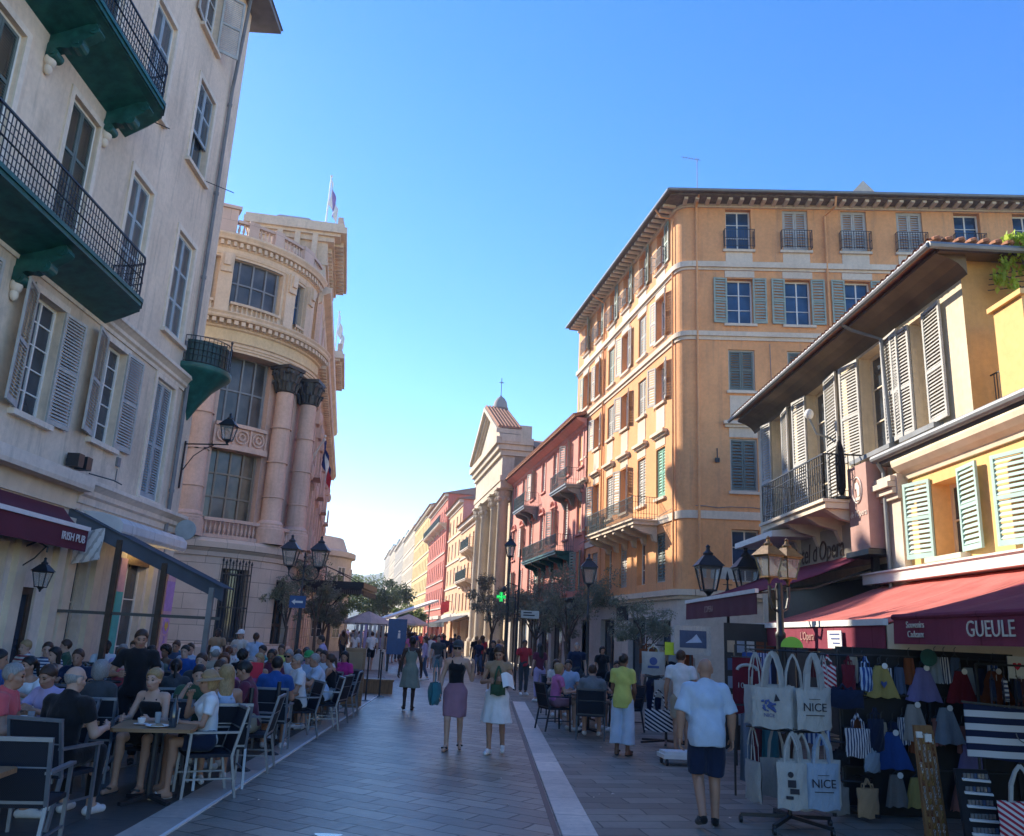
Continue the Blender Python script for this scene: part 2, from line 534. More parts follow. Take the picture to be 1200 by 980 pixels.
wt.links.new(sky.outputs[0], hs.inputs['Color']); wt.links.new(hs.outputs[0], bg.inputs['Color']); bg.inputs['Strength'].default_value = .15
sl = bpy.data.lights.new('sun', 'SUN'); sl.energy = 3.9; sl.angle = R(.53); sl.color = (1, .90, .74)
so = link('sun', sl); so.rotation_euler = sdir.to_track_quat('Z', 'Y').to_euler(); so.location = (0, 0, 60)
SC.view_settings.view_transform = 'Standard'; SC.view_settings.look = 'None'; SC.view_settings.gamma = 1
SC.view_settings.exposure = 1.4; SC.view_settings.use_curve_mapping = False
cam = bpy.data.cameras.new('camera'); co = link('camera', cam); SC.camera = co
cam.sensor_width = 36; cam.lens = 977 / 1200 * 36; cam.clip_start = .05; cam.clip_end = 3000
CAM_ROWS = ((0.998527, -0.027927, 0.046515), (-0.052054, -0.251391, 0.966485), (-0.015297, -0.967483, -0.252475))
CAMR = Matrix(CAM_ROWS)
co.matrix_world = Matrix.Translation((0, 0, 1.8)) @ CAMR.transposed().to_4x4()
SC.cycles.max_bounces = 8; SC.cycles.diffuse_bounces = 6; SC.cycles.glossy_bounces = 3; SC.cycles.transmission_bounces = 4
SC.cycles.transparent_max_bounces = 6; SC.cycles.use_denoising = True; SC.cycles.caustics_reflective = False; SC.cycles.caustics_refractive = False
SC.cycles.sample_clamp_indirect = 6

# ================================================================== ground
def paving(name, c, bw, rh, rot, rough, mort=.5, bump=.5, msize=.012, var=.35):
    n = NT(name)
    tc = n.n('ShaderNodeTexCoord'); mp = n.n('ShaderNodeMapping'); mp.inputs['Rotation'].default_value = (0, 0, R(rot)); n.l(tc.outputs['Object'], mp.inputs['Vector'])
    v = mp.outputs['Vector']
    wob = n.n('ShaderNodeTexNoise'); wob.inputs['Scale'].default_value = 1.7; n.l(v, wob.inputs['Vector'])
    ad = n.n('ShaderNodeMix', data_type='RGBA', blend_type='LINEAR_LIGHT'); ad.inputs[0].default_value = .05; n.l(v, ad.inputs[6]); n.l(wob.outputs['Color'], ad.inputs[7])
    br = n.n('ShaderNodeTexBrick'); n.l(ad.outputs[2], br.inputs['Vector']); br.inputs['Scale'].default_value = 1
    br.inputs['Brick Width'].default_value = bw; br.inputs['Row Height'].default_value = rh; br.inputs['Mortar Size'].default_value = msize; br.inputs['Mortar Smooth'].default_value = .4
    br.inputs['Bias'].default_value = .1
    br.inputs['Color1'].default_value = (*mul(c, 1 - var), 1); br.inputs['Color2'].default_value = (*mul(c, 1 + var), 1); br.inputs['Mortar'].default_value = (*mul(c, mort), 1)
    a = n.noise(.6, 5, v, .6); b = n.noise(11, 4, v)
    f = n.ramp(a, [(.3, (.72, .72, .74)), (.7, (1.12, 1.12, 1.1))]); g = n.ramp(b, [(.3, (.85, .85, .85)), (.7, (1.1, 1.1, 1.1))])
    n.col(n.mix(n.mix(br.outputs['Color'], f, 1, 'MULTIPLY'), g, 1, 'MULTIPLY'))
    st = n.noise(2.3, 6, v, .7); sp_ = n.noise(26, 2, v)
    n.col(n.mix(n.mix(n.mix(br.outputs['Color'], f, 1, 'MULTIPLY'), g, 1, 'MULTIPLY'), mul(c, .35), n.ramp(st, [(.58, (0, 0, 0)), (.75, (.55, .55, .55))])))
    n.col(n.mix(n.b.inputs['Base Color'].links[0].from_socket, mul(c, .3), n.ramp(sp_, [(.70, (0, 0, 0)), (.73, (.6, .6, .6))])))
    rr = n.n('ShaderNodeMapRange'); n.l(b, rr.inputs[0]); rr.inputs[3].default_value = rough - .12; rr.inputs[4].default_value = rough + .12; n.l(rr.outputs[0], n.b.inputs['Roughness'])
    hh = n.n('ShaderNodeMath', operation='MULTIPLY_ADD'); n.l(br.outputs['Fac'], hh.inputs[0]); hh.inputs[1].default_value = -1.0
    sl_ = n.n('ShaderNodeMath', operation='MULTIPLY'); n.l(b, sl_.inputs[0]); sl_.inputs[1].default_value = .5
    n.l(sl_.outputs[0], hh.inputs[2])
    n.bump(hh.outputs[0], bump, .012)
    n.b.inputs['Specular IOR Level'].default_value = .5
    MATS[name] = n.m; return n.m
paving('paving_street', (.25, .215, .165), .62, .3, 30, .42, mort=.3, bump=1.0, msize=.013, var=.36)
paving('paving_side', (.215, .188, .15), .7, .32, -10, .58, var=.3, mort=.4, bump=.7)
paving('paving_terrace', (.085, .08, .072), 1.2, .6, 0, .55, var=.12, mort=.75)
paving('kerb_pale', (.74, .61, .50), 40, .95, 0, .55, var=.12, msize=.008, mort=.35)
paving('kerb_grey', (.52, .46, .39), 40, .95, 0, .55, var=.14, msize=.008, mort=.4)
def sheet_obj(name, poly, z, mat, kind='structure'):
    mb = MB(); mb.add([(x, y, z) for x, y in poly], [tuple(range(len(poly)))])
    return tag(mb.build(name, M[mat]), kind=kind)
sheet_obj('ground', [(-900, -60), (900, -60), (900, 1500), (-900, 1500)], 0, 'paving_side')
d9 = Vector((-.16364, .98652))
sheet_obj('street', [(-2.62, -8), (.78, -8), (.78, 34), (.78 - 30, 34 + 181), (-3.3 - 30, 34 + 181), (-3.25, 30), (-2.94, 23.3)], .004, 'paving_street')
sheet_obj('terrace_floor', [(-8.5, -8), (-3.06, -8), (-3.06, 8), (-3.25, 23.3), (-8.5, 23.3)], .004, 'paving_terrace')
mb = MB()
for (x0, x1, y0, y1, xa, xb) in [(-3.02, -2.68, -8, 8.1, -3.06, -2.7), (-3.06, -2.7, 8.1, 24.5, -3.32, -2.98)]:
    mb.hexa([(x0, y0, 0), (x1, y0, 0), (xb, y1, 0), (xa, y1, 0), (x0, y0, .012), (x1, y0, .012), (xb, y1, .012), (xa, y1, .012)])
tag(mb.build('kerb_strip', M['kerb_grey']), kind='structure')
mb = MB()
for (xb0, y0, xb1, y1) in [(-2.68, -8, -2.7, 8.1), (-2.7, 8.1, -2.98, 24.5)]:
    mb.hexa([(xb0, y0, 0), (xb0 + .035, y0, 0), (xb1 + .035, y1, 0), (xb1, y1, 0), (xb0, y0, .02), (xb0 + .035, y0, .02), (xb1 + .035, y1, .02), (xb1, y1, .02)])
tag(mb.build('kerb_edge', M['white_paint']), kind='structure')
mb = MB(); mb.box(.80, 1.14, -8, 24.8, 0, .014)
tag(mb.build('kerb_strip', M['kerb_pale']), kind='structure')
mb = MB(); mb.box(.72, .775, -8, 24.8, 0, .008)
tag(mb.build('drain_channel', M['black_iron']), kind='structure')
n = NT('water'); n.col((.03, .04, .05)); n.set(.02, 0, .9); MATS['water'] = n.m
sheet_obj('puddle_water', [(-1.33 + .12 * math.cos(t) * (1 + .2 * math.sin(3 * t)), 8.17 + .08 * math.sin(t) * (1 + .2 * math.cos(2 * t))) for t in [2 * PI * i / 18 for i in range(18)]], .0075, 'water')

# ================================================================== left apartment building (grey, green balconies)
def trim_box(mb, *a, mi=0): mb.box(*a, mi)
bl = thing('apartment_building', 'tall grey rendered apartment building with green painted balconies and shutters on the left', 'building', (-8.5, 22.6, 0), frame_rot((1, 0)))
ops = [(1.45, 2.65, 4.62, 7.6), (4.42, 5.44, 5.4, 7.55), (7.26, 8.28, 5.25, 7.45), (10.2, 11.2, 5.3, 7.5),
       (1.57, 2.77, 8.85, 11.55), (4.5, 5.62, 8.85, 11.55), (7.3, 8.4, 8.5, 11.5), (10.1, 11.2, 8.5, 11.4),
       (1.75, 2.95, 13.5, 15.95), (4.75, 5.9, 13.4, 15.95), (7.3, 8.4, 13.0, 15.9), (10.1, 11.2, 13.0, 15.9), (2.3, 3.35, 17.3, 19.2), (4.8, 5.9, 17.3, 19.2),
       (1.5, 2.9, 0.05, 3.3), (4.55, 5.25, .9, 3.2), (6.42, 7.0, .05, 2.25), (7.6, 13.5, .05, 3.0)]
mb = MB()
wall_open(mb, 0, 24, 0, 20.4, ops, 0, .24, 1, bands=[(4.4, 0), (8.0, 2)])
mb.quad((0, 0, 0), (0, -14, 0), (0, -14, 20.4), (0, 0, 20.4), 0)
mb.quad((24, 0, 0), (24, -14, 0), (24, -14, 20.4), (24, 0, 20.4), 0)
mb.quad((0, -14, 0), (24, -14, 0), (24, -14, 20.4), (0, -14, 20.4), 0)
mb.build('wall', [M['stucco_grey_low'], M['trim_grey'], M['stucco_grey']], bl)
mb = MB()
mb.box(-.75, 24.5, -14.5, .75, 20.4, 20.55); mb.hexa([(-.8, -14.5, 20.55), (24.5, -14.5, 20.55), (24.5, .8, 20.55), (-.8, .8, 20.55), (3, -7, 23), (20, -7, 23), (20, -6.5, 23), (3, -6.5, 23)])
rf = mb.build('roof', M['lead_pipe'], bl)
# mouldings
mb = MB()
profile_strip(mb, [(0, 7.72), (.04, 7.72), (.05, 7.8), (.11, 7.84), (.11, 7.92), (.2, 8.0), (.24, 8.02), (.24, 8.1), (0, 8.16)], .95, 24)
profile_strip(mb, [(0, 4.02), (.05, 4.02), (.06, 4.16), (.14, 4.2), (.15, 4.3), (.26, 4.38), (.3, 4.4), (.3, 4.48), (0, 4.56)], 0, 5.55)
profile_strip(mb, [(0, 3.66), (.06, 3.66), (.07, 3.78), (.12, 3.8), (.12, 3.86), (0, 3.9)], 0, 5.5)
profile_strip(mb, [(0, 4.22), (.34, 4.22), (.36, 4.3), (.36, 4.5), (0, 4.54)], 5.6, 24)
mb.build('cornice', M['trim_grey'], bl)
# quoins and ground-floor pilasters
mb = MB()
for k in range(9):
    L = .75 if k % 2 else .55
    z = .1 + k * .4
    mb.box(-.03, L, .0, .035, z + .02, z + .39)
mb.build('quoin', M['cream_paint'], bl)
for (a, b) in [(5.3, 5.62), (4.1, 4.42), (5.75, 6.05), (7.1, 7.42), (3.0, 3.3), (1.05, 1.35), (9.9, 10.3)]:
    mb = MB(); mb.box(a, b, 0, .12, 0.04, 3.66); mb.box(a - .05, b + .05, 0, .16, 3.4, 3.66); mb.box(a - .05, b + .05, 0, .16, .03, .3)
    mb.build('pilaster', M['cream_paint'], bl)
mb = MB(); mb.box(5.62, 24, 0, .05, 3.85, 4.22); mb.build('shop_fascia', M['cream_paint'], bl)
# windows
add_window(bl, 1.45, 4.62, 1.2, 2.98, closed=True, smat='shutter_blue', slats=44, mids=(.45,))
add_window(bl, 4.42, 5.4, 1.02, 2.15, rows=5, shut='lr', swid=.78, slats=34, sh=2.2, sang=(.06, .22))
add_window(bl, 7.26, 5.25, 1.02, 2.2, rows=5, shut='lr', swid=.74, slats=34, sh=2.2, sang=(.08, .3))
add_window(bl, 10.2, 5.3, 1.0, 2.2, rows=5, shut='lr', swid=.72, slats=34, sh=2.2)
for (u, z, ww, h) in [(1.57, 8.85, 1.2, 2.7), (4.5, 8.85, 1.12, 2.7)]:
    add_window(bl, u, z, ww, h, closed=True, smat='shutter_blue', slats=50, mids=(.33, .66))
for (u, z, ww, h) in [(7.3, 8.5, 1.1, 3.0), (10.1, 8.5, 1.1, 2.9), (7.3, 13.0, 1.1, 2.9), (10.1, 13.0, 1.1, 2.9)]:
    add_window(bl, u, z, ww, h, closed=True, smat='shutter_dark', slats=54, mids=(.33, .66))
add_window(bl, 4.75, 13.4, 1.15, 2.55, closed=True, smat='shutter_blue', slats=48, mids=(.33, .66))
add_window(bl, 4.8, 17.3, 1.1, 1.9, closed=True, smat='shutter_blue', slats=36)
wn = add_window(bl, 1.75, 13.5, 1.2, 2.45, cols=2, rows=2, fmat='shutter_blue')
ms = shutter_mesh(.57, 1.5, M['shutter_blue'], 26)
for s in (0, 1): link('shutter', ms, wn, (.02 + s * .59, .12, .93))
add_window(bl, 2.3, 17.3, 1.05, 1.9, shut='lr', swid=.62, slats=32, sang=(.9, .1))
# window surrounds and sills
for (a, b, c, d) in ops[:14]:
    t = .13; mb = MB()
    mb.box(a - t, a, 0, .035, c - .05, d + t); mb.box(b, b + t, 0, .035, c - .05, d + t); mb.box(a, b, 0, .035, d, d + t)
    mb.box(a - t - .04, b + t + .04, -.02, .12, c - .13, c - .03)
    mb.build('window_surround', M['trim_grey'], bl)
# ground floor openings
add_window(bl, 4.55, .9, .7, 2.3, cols=1, rows=2, fmat='cream_paint')
add_window(bl, 1.5, .05, 1.4, 3.25, cols=2, rows=3, fmat='white_paint')
dr = link('door', casement_mesh(.58, 2.2, M['dark_wood'], 1, 1, .13), bl, (6.42, -.1, .05))
link('pane', pane_mesh(.58, 2.2, M['window_glass']), dr)
mb = MB(); mb.box(8.0, 13.2, -.22, -.16, .1, 2.9); pf = mb.build('pub_front', M['dark_wood'], bl)
for k in range(4):
    link('pane', pane_mesh(1.0, 1.7, M['window_glass'], .01), pf, (8.15 + k * 1.28, -.155, .9))
# balconies
def slab(u_in, u_end, w, zb_w, zb_o, zt, umax, name_parent, rail_h, mat='green_iron'):
    plan = [(u_end, 0), (u_end + .04, w * .5), (u_end + .2, w * .84), (u_end + .5, w), (umax, w), (umax, 0)]
    n = len(plan); mb = MB()
    def zb(p): return zb_w + (zb_o - zb_w) * (p[1] / w) ** .6
    vs = [(p[0], p[1], zb(p)) for p in plan] + [(p[0], p[1], zt - .08) for p in plan]
    # inner bevel row for the soffit
    fs = [(i, (i + 1) % n, n + (i + 1) % n, n + i) for i in range(n)]
    mb.add(vs, fs + [tuple(range(n - 1, -1, -1))])
    pl2 = [(u_end - .06, 0), (u_end - .03, w * .5), (u_end + .15, w * .9), (u_end + .48, w + .07), (umax, w + .07), (umax, 0)]
    mb.prism(pl2, zt - .08, zt, 'z')
    mb.prism([(p[0] + .02, p[1] * .97) for p in pl2], zt - .16, zt - .082, 'z')
    b = mb.build('balcony', M[mat], name_parent)
    rm = railing_mesh([(u_end + .03, .02), (u_end + .08, w * .5), (u_end + .22, w * .84), (u_end + .52, w - .03), (umax, w - .03)], rail_h, None, .1, .007, (.04, .5, 1.0), (.18, .32, .66, .8), top=.035)
    ro = rm.build('railing', M['black_iron'], b, loc=(0, 0, zt))
    return b
def console(mb, u, z, out, h, th=.2):
    """S-scroll bracket: a thick curling band with volutes"""
    cl = [(.05, z - .05, .05), (.03, z + .08, .07), (.08, z + .22, .09), (.2, z + .3, .11), (.34, z + .3, .12), (.46, z + .36, .13), (.56, z + .48, .13), (.7, z + .56, .12), (out, h - .1, .1)]
    up = []; dn = []
    for i, (y, zz, t) in enumerate(cl):
        a_, b_ = cl[max(i - 1, 0)], cl[min(i + 1, len(cl) - 1)]; dy, dz = b_[0] - a_[0], b_[1] - a_[1]; L = math.hypot(dy, dz); ny, nz = -dz / L, dy / L
        up.append((y + ny * t, zz + nz * t)); dn.append((y - ny * t, zz - nz * t))
    for i in range(len(cl) - 1): mb.prism([dn[i], dn[i + 1], up[i + 1], up[i]], u, u + th, 'x')
    mb.prism([(0, z + .15), (.2, z + .35), (.5, z + .5), (out, h - .02), (0, h)], u + .03, u + th - .03, 'x')
    for (y, zz, r) in ((.13, z + .06, .1), (.52, z + .3, .12), (out - .06, h - .16, .09)):
        mb.tube([(u - .025, y, zz), (u + th + .025, y, zz)], r, 14); mb.tube([(u - .04, y, zz), (u + th + .04, y, zz)], r * .45, 10)
b1 = slab(0, 5.75, .92, 7.78, 8.04, 8.2, 18, bl, .92)
b2 = slab(0, 6.25, .92, 11.95, 12.34, 12.52, 18, bl, .92)
for b, zt, us in ((b1, 7.3, (8.9, 11.6)), (b2, 11.5, (7.0, 9.3, 11.7))):
    for u in us:
        mb = MB(); console(mb, u, zt, .85, zt + .75); mb.build('console', M['green_iron'], b)
        mb = MB(); mb.ell((u + .11, .06, zt - .06), (.13, .1, .14)); mb.ell((u + .11, .05, zt - .22), (.09, .07, .12)); mb.build('console_foot', M['trim_grey'], b, smooth=True)
# corner balconet with conical foot
mb = MB()
cx = .38
mb.lathe([(0.02, 7.05), (.25, 7.45), (.55, 7.9), (.86, 8.2), (.97, 8.28), (1.0, 8.34), (1.0, 8.44), (.9, 8.46), (0, 8.46)], (cx, 0, 0), 20, 0, PI)
cb = mb.build('balcony', M['green_iron'], bl, smooth=True)
arc = [(cx + .92 * math.cos(PI * i / 12), .02 + .92 * math.sin(PI * i / 12)) for i in range(13)]
rm = railing_mesh(arc, .74, None, .09, .006, (.05, .5, 1.0), (.3, .75)); rm.build('railing', M['black_iron'], cb, loc=(0, 0, 8.46))
mb = MB(); mb.tube([(cx, .95, 8.46), (cx, .95, 9.3)], .02, 6); mb.ell((cx, .95, 9.33), (.04, .04, .05), 8, 6); mb.build('finial', M['black_iron'], cb)
mb = MB(); mb.lathe([(.88, 8.47), (.89, 9.1)], (cx, 0.02, 0), 14, .05, PI * .62); mb.build('privacy_screen', M['dark_green_iron'], cb)
# downpipe
mb = MB(); mb.tube([(.9, .09, .2), (.9, .09, 17.1), (.92, .12, 17.4), (1.05, .3, 20.2)], .055, 8)
for z in (2, 5, 8.3, 11, 13.6, 16.5): mb.tube([(.9, .09, z), (.9, .09, z + .08)], .072, 8)
mb.build('downpipe', M['lead_pipe'], bl, smooth=True)
mb = MB()
for (u, z) in [(6.1, 4.62), (5.75, 4.62)]:
    mb.box(u, u + .22, .06, .3, z, z + .26); mb.box(u + .05, u + .12, 0, .06, z + .1, z + .16)
mb.tube([(5.6, .2, 4.6), (4.6, .26, 4.64), (4.2, .26, 4.62)], .015, 5)
mb.build('spotlight', M['black_iron'], bl)
mb = MB(); mb.box(3.95, 4.1, 0, .05, 5.05, 5.25); mb.tube([(4.0, .02, 5.0), (4.0, .02, 4.7)], .012, 5); mb.build('vent_grille', M['lead_pipe'], bl)
# rods for washing lines
for (u, z) in [(6.2, 12.6), (1.72, 13.55)]:
    mb = MB(); mb.tube([(u, .05, z), (u - .35, .75, z - .12)], .012, 5); mb.build('rod', M['black_iron'], bl)

# burgundy pub awning
def awning(name, label, P, u0, u1, zw, zf, wf, val, mat, valmat, edge=None, group=None, sag=.07, gaps=6, side=True):
    """sloping awning on a facade frame thing P-location: built in local frame"""
    t = thing(name, label, 'awning', P[0], P[1], group)
    mb = MB(); n = 48; grid_t = []; 
    for j in range(7):
        f = j / 6
        grid_t.append([(u0 + (u1 - u0) * i / n, .02 + wf * f, zw + (zf - zw) * f - sag * math.sin(PI * f) - .022 * math.sin(i * .75 + f * 1.5) * math.sin(PI * f)) for i in range(n + 1)])
    mb.sheet(grid_t)
    low = [[(p[0], p[1], p[2] - .012) for p in row] for row in grid_t]; mb.sheet(low)
    c = mb.build('canopy', M[mat], t, smooth=True)
    if val:
        mb = MB(); g = []
        for k in range(3):
            g.append([(u0 + (u1 - u0) * i / 40, wf + .03 + .012 * math.sin(i * 1.3) * k / 2, zf - .01 - val * k / 2) for i in range(41)])
        mb.sheet(g); mb.sheet([[(p[0], p[1] - .01, p[2]) for p in r] for r in g])
        mb.build('valance', M[valmat], t, smooth=True)
    if edge:
        mb = MB(); mb.box(u0 - .02, u1 + .02, wf - .01, wf + .06, zf - .03, zf + .05); mb.build('front_bar', M[edge], t)
    mb = MB()
    for u in (u0 + .25, u1 - .25):
        mb.bar((u, .03, zw - .35), (u + .02, wf * .5, zw - .5 + (zf - zw) * .3), .04, .04); mb.bar((u + .02, wf * .5, zw - .5 + (zf - zw) * .3), (u, wf, zf - .03), .035, .035)
    mb.build('folding_arm', M['black_iron'], t)
    return t
FL = ((-8.5, 22.6, 0), frame_rot((1, 0)))
t = awning('pub_awning', 'burgundy awning with white edge and IRISH PUB lettering over the pub front', FL, 6.0, 15, 3.82, 3.42, .55, .42, 'awning_burgundy', 'awning_burgundy', 'white_paint')
text_on('IRISH PUB', .21, M['white_paint'], t, (6.62, .62, 3.2), (-1, 0, 0), sx=1.0)

# canopy frame and windbreak across the terrace end
def LU(u, w, z): return (-8.5 + w, 22.6 - u, z)
t = thing('terrace_canopy', 'sloping blue grey canopy edge on posts crossing the terrace beside the pub', 'canopy', LU(5.75, 0, 0), frame_rot((1, 0)))
def CP(s, z, du=0): return (-.85 * s + du, 3.0 * s, z)
mb = MB()
za, zb_ = 3.86, 2.47
mb.hexa([CP(0, za - .3), CP(1, zb_ - .26), CP(1, zb_ - .26, -.06), CP(0, za - .3, -.06), CP(0, za), CP(1, zb_), CP(1, zb_, -.06), CP(0, za, -.06)])
mb.build('side_valance', M['awning_blue'], t)
mb = MB(); mb.hexa([CP(0, za, .04), CP(1, zb_, .04), CP(1, zb_, -.75), CP(0, za, -.75), CP(0, za + .02, .04), CP(1, zb_ + .02, .04), CP(1, zb_ + .02, -.75), CP(0, za + .02, -.75)])
mb.build('roof', M['awning_blue'], t)
for s in (.33, .62, .93):
    mb = MB(); p = CP(s, 0); mb.box(p[0] - .05, p[0] + .05, p[1] - .05, p[1] + .05, 0, za + (zb_ - za) * s - .1); mb.build('post', M['dark_wood'] if s < .9 else M['zinc'], t)
mb = MB(); mb.bar(CP(.02, 1.86, -.03), CP(1, 1.86, -.03), .05, .06); mb.bar(CP(.02, .9, -.03), CP(1, .9, -.03), .03, .04); mb.build('rail', M['black_iron'], t)
n = NT('clear_glass'); n.col((.9, .95, .97)); n.set(.02, 0, .5); n.b.inputs['Transmission Weight'].default_value = 1; n.b.inputs['IOR'].default_value = 1.02
MATS['clear_glass'] = n.m
t = thing('shop_awning', 'pale grey awning with rounded end and a row of lit bulbs on the grey building', 'awning', LU(0, 0, 0), frame_rot((1, 0)))
mb = MB()
prof = [(0.02, 3.9), (.5, 3.86), (.8, 3.78), (.92, 3.66), (.92, 3.5), (.86, 3.42), (.02, 3.52)]
mb.prism(prof, 1.55, 5.3, 'x'); mb.build('canopy', M['awning_white'], t)
emit('bulb_glow', (1.0, .72, .32), 6)
mb = MB()
mb.bar((1.5, .5, 3.3), (3.2, .5, 3.3), .04, .04); mb.build('lamp_rail', M['copper_lamp'], t)
for k in range(6):
    mb = MB(); mb.ell((1.7 + k * .26, .5, 3.22), (.05, .05, .06), 8, 6); mb.build('bulb', M['bulb_glow'], t)
mb = MB(); mb.box(1.5, 3.3, .02, .06, 3.0, 3.5); mb.build('sign_board', M['copper_lamp'], t)
# banners, menu, lamp, clock sign
t = thing('teal_banner', 'narrow pink and teal banner hanging on the ground floor wall', 'banner', LU(3.15, .14, 0), frame_rot((1, 0)))
paint('teal', (.09, .45, .42), .7); paint('pink_paper', (.68, .38, .42), .7); paint('lilac', (.52, .27, .55), .7); paint('gold', (.75, .45, .08), .6)
mb = MB(); mb.box(-.17, .17, 0, .015, .5, 2.35); mb.build('teal_panel', M['teal'], t)
mb = MB(); mb.box(-.17, .17, 0, .015, 2.35, 3.1); mb.build('pink_panel', M['pink_paper'], t)
t = thing('pink_banner', 'tall pink and lilac banner with an orange and yellow emblem near the corner', 'banner', LU(.35, .22, 0), frame_rot((1, 0)))
mb = MB(); mb.box(-.26, .26, 0, .02, .4, 2.0, 0); mb.box(-.26, .26, 0, .02, 2.0, 2.75, 1); mb.box(-.26, .26, 0, .02, 2.75, 3.3, 0); mb.build('cloth_panel', [M['pink_paper'], M['lilac']], t)
mb = MB(); mb.tube([(0, .022, 1.62), (0, .032, 1.62)], .2, 20, 0); mb.build('emblem_ring', M['lilac'], t)
mb = MB(); mb.prism([(-.12, 1.62), (0, 1.5), (.12, 1.62), (.07, 1.74), (0, 1.66), (-.07, 1.74)], .033, .045, 'y'); mb.build('emblem', M['gold'], t)
mb = MB(); mb.prism([(-.1, 1.2), (.1, 1.2), (.03, 1.3), (.1, 1.4), (0, 1.36), (-.1, 1.4), (-.03, 1.3)], .022, .03, 'y'); mb.build('emblem_tail', M['lilac'], t)
t = thing('round_sign', 'round grey sign plate projecting at the building corner', 'sign', LU(.3, 0, 4.1), frame_rot((1, 0)))
mb = MB(); mb.tube([(0.03, .38, 0), (-.03, .38, 0)], .27, 28); mb.build('plate', M['shutter_blue'], t)
mb = MB(); mb.bar((0, 0, .12), (0, .2, .12), .03, .03); mb.bar((0, 0, -.12), (0, .2, -.12), .03, .03); mb.build('bracket', M['black_iron'], t)
t = thing('clinic_flag', 'pale blue fabric banner hanging at the end of the burgundy awning', 'banner', LU(5.72, .3, 2.95), frame_rot((1, 0)))
mb = MB(); mb.sheet([[(-.02 + .03 * math.sin(i * 1.2 + j), .55 * i / 8 - .1, .55 - .62 * j / 6 - .12 * (1 - i / 8)) for i in range(9)] for j in range(7)])
mb.sheet([[(.01 + .03 * math.sin(i * 1.2 + j), .55 * i / 8 - .1, .55 - .62 * j / 6 - .12 * (1 - i / 8)) for i in range(9)] for j in range(7)])
mb.build('cloth_panel', M['awning_white'], t, smooth=True)

def lantern(parent, pos, s=1.0, glass='lamp_glass', iron='black_iron', cage=None):
    """four-sided street lantern, base at pos"""
    x, y, z = pos
    mb = MB()
    b, tp, h = .13 * s, .22 * s, .48 * s
    for (sx, sy) in ((1, 1), (1, -1), (-1, -1), (-1, 1)):
        mb.bar((x + sx * b, y + sy * b, z), (x + sx * tp, y + sy * tp, z + h), .028 * s, .028 * s)
    for (hw, zz, t) in ((b + .015 * s, z, .035 * s), (tp + .02 * s, z + h, .04 * s)):
        mb.box(x - hw, x + hw, y - hw, y + hw, zz - t / 2, zz + t / 2)
    e = tp + .06 * s
    mb.hexa([(x - e, y - e, z + h + .02 * s), (x + e, y - e, z + h + .02 * s), (x + e, y + e, z + h + .02 * s), (x - e, y + e, z + h + .02 * s)] +
            [(x - .1 * s, y - .1 * s, z + h + .24 * s), (x + .1 * s, y - .1 * s, z + h + .24 * s), (x + .1 * s, y + .1 * s, z + h + .24 * s), (x - .1 * s, y + .1 * s, z + h + .24 * s)])
    mb.lathe([(.1 * s, 0), (.11 * s, .05 * s), (.05 * s, .1 * s), (.035 * s, .16 * s), (.05 * s, .19 * s), (0, .24 * s)], (x, y, z + h + .24 * s), 10)
    mb.lathe([(.02 * s, -.16 * s), (.05 * s, -.08 * s), (.1 * s, -.03 * s), (.12 * s, 0)], (x, y, z), 10)
    lt = mb.build('lantern', M[cage or iron], parent)
    mb = MB(); q = .005
    mb.hexa([(x - b + q, y - b + q, z + .02), (x + b - q, y - b + q, z + .02), (x + b - q, y + b - q, z + .02), (x - b + q, y + b - q, z + .02),
             (x - tp + q, y - tp + q, z + h - .02), (x + tp - q, y - tp + q, z + h - .02), (x + tp - q, y + tp - q, z + h - .02), (x - tp + q, y + tp - q, z + h - .02)])
    mb.build('glazing', M[glass], lt)
    return lt
t = thing('wall_lantern', 'small black wall lantern hanging below the pub awning', 'lantern', LU(7.25, .1, 0), frame_rot((1, 0)))
lantern(t, (0, .4, 2.25), .55)
mb = MB(); mb.tube([(0, 0, 2.95), (0, .2, 3.05), (0, .4, 2.95), (0, .4, 2.86)], .018, 6); mb.tube([(0, 0, 2.6), (0, .2, 2.75), (0, .36, 2.95)], .012, 6); mb.build('bracket', M['black_iron'], t)
t = thing('bracket_lamp', 'wrought iron bracket with a lantern at the corner of the grey building', 'lamp', LU(.3, 0, 0), frame_rot((1, 0)))
mb = MB(); mb.bar((0, .04, 5.2), (0, .04, 6.5), .04, .04); mb.tube([(0, .05, 6.42), (0, 1.2, 6.46)], .02, 6)
mb.tube([(0, .06, 5.7), (0, .3, 6.1), (0, .55, 6.3), (0, .8, 6.42)], .014, 6)
for q in (.35, .6, .85): mb.lathe([(.05, -.01), (.065, 0), (.05, .01)], (0, q, 6.34), 10)
mb.build('bracket', M['black_iron'], t)
lantern(t, (0, 1.15, 6.58), .8)
lr_ = random.Random(15); mb = MB()
for _ in range(26):
    x, y, q, e = lr_.uniform(-2.4, 3.0), lr_.uniform(8.3, 17), lr_.uniform(0, 6.28), lr_.uniform(.012, .03)
    mb.add([(x + e * math.cos(q + k * PI / 2) * (1, .6)[k % 2], y + e * math.sin(q + k * PI / 2), .0175 + .008 * (k % 2)) for k in range(4)], [(0, 1, 2, 3)])
tag(mb.build('litter', M['trim_grey']), kind='stuff')
